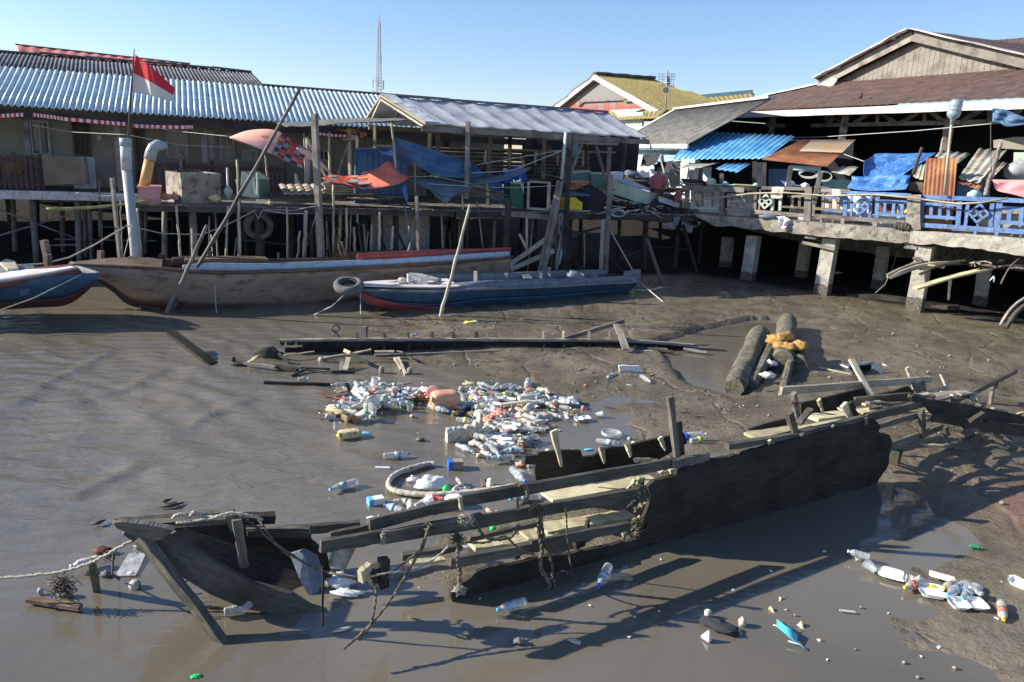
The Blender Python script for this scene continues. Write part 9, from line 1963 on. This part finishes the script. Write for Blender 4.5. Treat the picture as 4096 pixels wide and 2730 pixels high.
lumpG('c2',640,680,.005,(.12,.05,.02),'caplight','blue_scrap','blue scrap half sunk beside the yellow jerrycan','scrap',4,.4)
lumpG('c2',705,1502,.03,(.1,.04,.03),'bag','plastic_scrap','pale plastic at the end of the first wreck beam','plastic',4,.5);lumpG('c2',765,1500,.04,(.05,.04,.04),'pinkcloth','scrap','reddish scrap at the end of the first wreck beam','scrap',4,.5)
lumpG('c5',930,760,.05,(.2,.14,.1),'bag','plastic_bag','bluish plastic bags floating inside the bow','bag',6,.6);lumpG('c5',975,850,.03,(.22,.08,.04),'bag','wrapper','printed wrapper floating below the bluish bags','wrapper',6,.6);lumpG('c5',940,1145,.01,(.13,.03,.02),'styro','stick','pale fish-shaped chip floating near the thin post','chip',6,.2,.5)
lumpG('c6',300,985,.05,(.06,.05,.05),'capgreen','green_bottle_end','bright green bottle end below the second beam','bottle',1,.2);lumpG('c6',1240,1335,.01,(.08,.04,.03),'bamboogreen','leaf','green yellow scrap in the hull shadow','scrap',1,.4)
lumpG('c4',1575,1520,.01,(.06,.04,.015),'capgreen','wrapper','small green wrapper at the bottom edge','wrapper',2,.5,.4)
V('d');lumpG('d',1193,1474,.02,(.045,.03,.02),'rubber','black_scrap','small black crumpled thing at the bottom middle','scrap',2,.8);mb=MB().beam(G(1305,1468,.015),G(1333,1479,.015),.03,.02);ONE('foam_strip','small cream strip at the bottom middle','strip',mb,M['styro'])
for i,(c,x,y) in enumerate((('c6',1230,1660),)): pass
V('c2');HP=[(1300,988),(1250,985),(1150,1005),(1000,1050),(890,1110),(852,1165),(870,1205),(940,1240),(1080,1265),(1250,1272),(1450,1262),(1700,1240),(1900,1215),(2120,1185)]
for kk,(off,nm) in enumerate(((0,'outer'),(1,'inner'))):
 P=[G(x,y+ (9 if kk else 0)*(1 if y>1150 else -1),.03+.015*kk) for x,y in HP]
 P2=[]
 for i in range(len(P)-1):
  for k in range(6):
   f=k/6;p0=P[max(i-1,0)];p3=P[min(i+2,len(P)-1)];p1=P[i];p2=P[i+1];P2.append(.5*((2*p1)+(p2-p0)*f+(2*p0-5*p1+4*p2-p3)*f*f+(-p0+3*p1-3*p2+p3)*f**3))
 mb=MB().tube(P2,[.026+.003*math.sin(i*2.2) for i in range(len(P2))],10);ONE('foam_hose','long pale foam tube curving in a loop round the white bag, '+nm+' tube','hose',mb,M['styro'],'pale foam tubes looped round the white bag')
random.seed(99);V('d')
mb=MB();n=0
for k in range(420):
 x=RU(1000,2400);y=random.choice((RU(690,1150),RU(690,1000)))
 if y<690: continue
 p=G(x,y,0);p.z=gz((p.x,p.y))+.01
 if p.z<=.011 and random.random()<.8: continue
 s=RU(.006,.022)*RU(.5,1);mb.blob(p,(s*1.4,s,s*.9),6,4,.4,2,k)
for k in range(9):
 x=RU(1500,2353);y=RU(1350,1568);p=G(x,y,.01);s=RU(.004,.02);mb.blob(p,(s*1.4,s,s),7,5,.6,2,k+900)
for x,y in((1905,880),(1960,900),(2130,870),(2200,990),(2050,780),(2250,1120),(2300,1170),(2060,1130),(1830,830),(2270,840),(2180,830)):
 p=G(x,y,0);p.z=gz((p.x,p.y))+.02;mb.blob(p,(.035,.025,.025),8,6,.4,2,x)
o=ONE('shells','snail shells and small stones scattered over the mud','shells',mb,M['shell']);o['kind']='stuff'
mb=MB()
for k in range(260):
 x=RU(1000,2353);y=RU(690,1000);p=G(x,y,0);z=gz((p.x,p.y))+.008
 if z<.01: continue
 a=RU(0,3.1);L=RU(.03,.16);mb.beam(Vector((p.x,p.y,z)),Vector((p.x+L*math.cos(a),p.y+L*math.sin(a),z+RU(0,.02))),.01,.01)
for k in range(160):
 P=random.choice((HA,HB));q=random.choice(P);c0=sum((p for p in P),ZV(0))/len(P);f=RU(.3,1.1);p=c0.lerp(q,f)+Vector((RU(-.2,.2),RU(-.2,.2),.03));a=RU(0,3.1);L=RU(.05,.2);mb.beam(p,p+Vector((L*math.cos(a),L*math.sin(a),RU(-.01,.03))),.012,.01)
o=ONE('twigs','thin twigs and straws scattered over the mud and through the litter','twigs',mb,M['darkwood']);o['kind']='stuff'
mb=MB()
for k in range(260):
 P=random.choice((HA,HB,HB));q=random.choice(P);c0=sum((p for p in P),ZV(0))/len(P);f=RU(.1,1.12);p=c0.lerp(q,f)+Vector((RU(-.25,.25),RU(-.2,.2),.03));s=RU(.01,.05);mb.box(p,(s*2,s,.006),RU(0,3),RU(-.5,.5),RU(-.5,.5))
for k in range(36):
 x=RU(900,2353);y=RU(700,1540);p=G(x,y,0);p.z=max(.004,gz((p.x,p.y))+.006);s=RU(.006,.02);mb.box(p,(s*2,s,.004),RU(0,3))
o=ONE('litter_flakes','tiny pale flakes of plastic and foam scattered everywhere','litter',mb,M['foamwhite']);o['kind']='stuff'
# ---------- camera, sun, sky ----------
cd=bpy.data.cameras.new('camera');cam=bpy.data.objects.new('camera',cd);C.objects.link(cam);sc.camera=cam
cd.sensor_width=36;cd.lens=FS/4096*36;cd.clip_end=3000;cd.clip_start=.05
cam.matrix_world=Matrix(((rt.x,up.x,-f_.x,0),(rt.y,up.y,-f_.y,0),(rt.z,up.z,-f_.z,H),(0,0,0,1)))
EL=math.radians(26);AZ=math.radians(1.5)
sd=Vector((-math.cos(EL)*math.cos(AZ),math.cos(EL)*math.sin(AZ),math.sin(EL)))
sl=bpy.data.lights.new('sun','SUN');sl.energy=4.7;sl.angle=math.radians(.5);sl.color=(1,.92,.79);so_=bpy.data.objects.new('sun',sl);C.objects.link(so_);so_.rotation_euler=sd.to_track_quat('Z','Y').to_euler();so_.location=(-20,5,20)
w=bpy.data.worlds.new('World');sc.world=w;w.use_nodes=True;nt=w.node_tree;bg=nt.nodes['Background'];sk=nt.nodes.new('ShaderNodeTexSky');sk.sky_type='NISHITA';sk.sun_disc=False;sk.sun_elevation=EL;sk.sun_rotation=math.atan2(sd.x,sd.y);sk.air_density=1.0;sk.dust_density=.15;sk.ozone_density=6.5
tn=nt.nodes.new('ShaderNodeMix');tn.data_type='RGBA';tn.blend_type='MULTIPLY';tn.inputs[0].default_value=1;tn.inputs[7].default_value=(1.22,1.03,.98,1);nt.links.new(sk.outputs[0],tn.inputs[6]);nt.links.new(tn.outputs[2],bg.inputs[0]);bg.inputs[1].default_value=.1
sc.view_settings.view_transform='Standard';sc.view_settings.look='None';sc.view_settings.exposure=.93;sc.view_settings.gamma=1
sc.render.engine='CYCLES'
sc.render.resolution_x=1024;sc.render.resolution_y=682
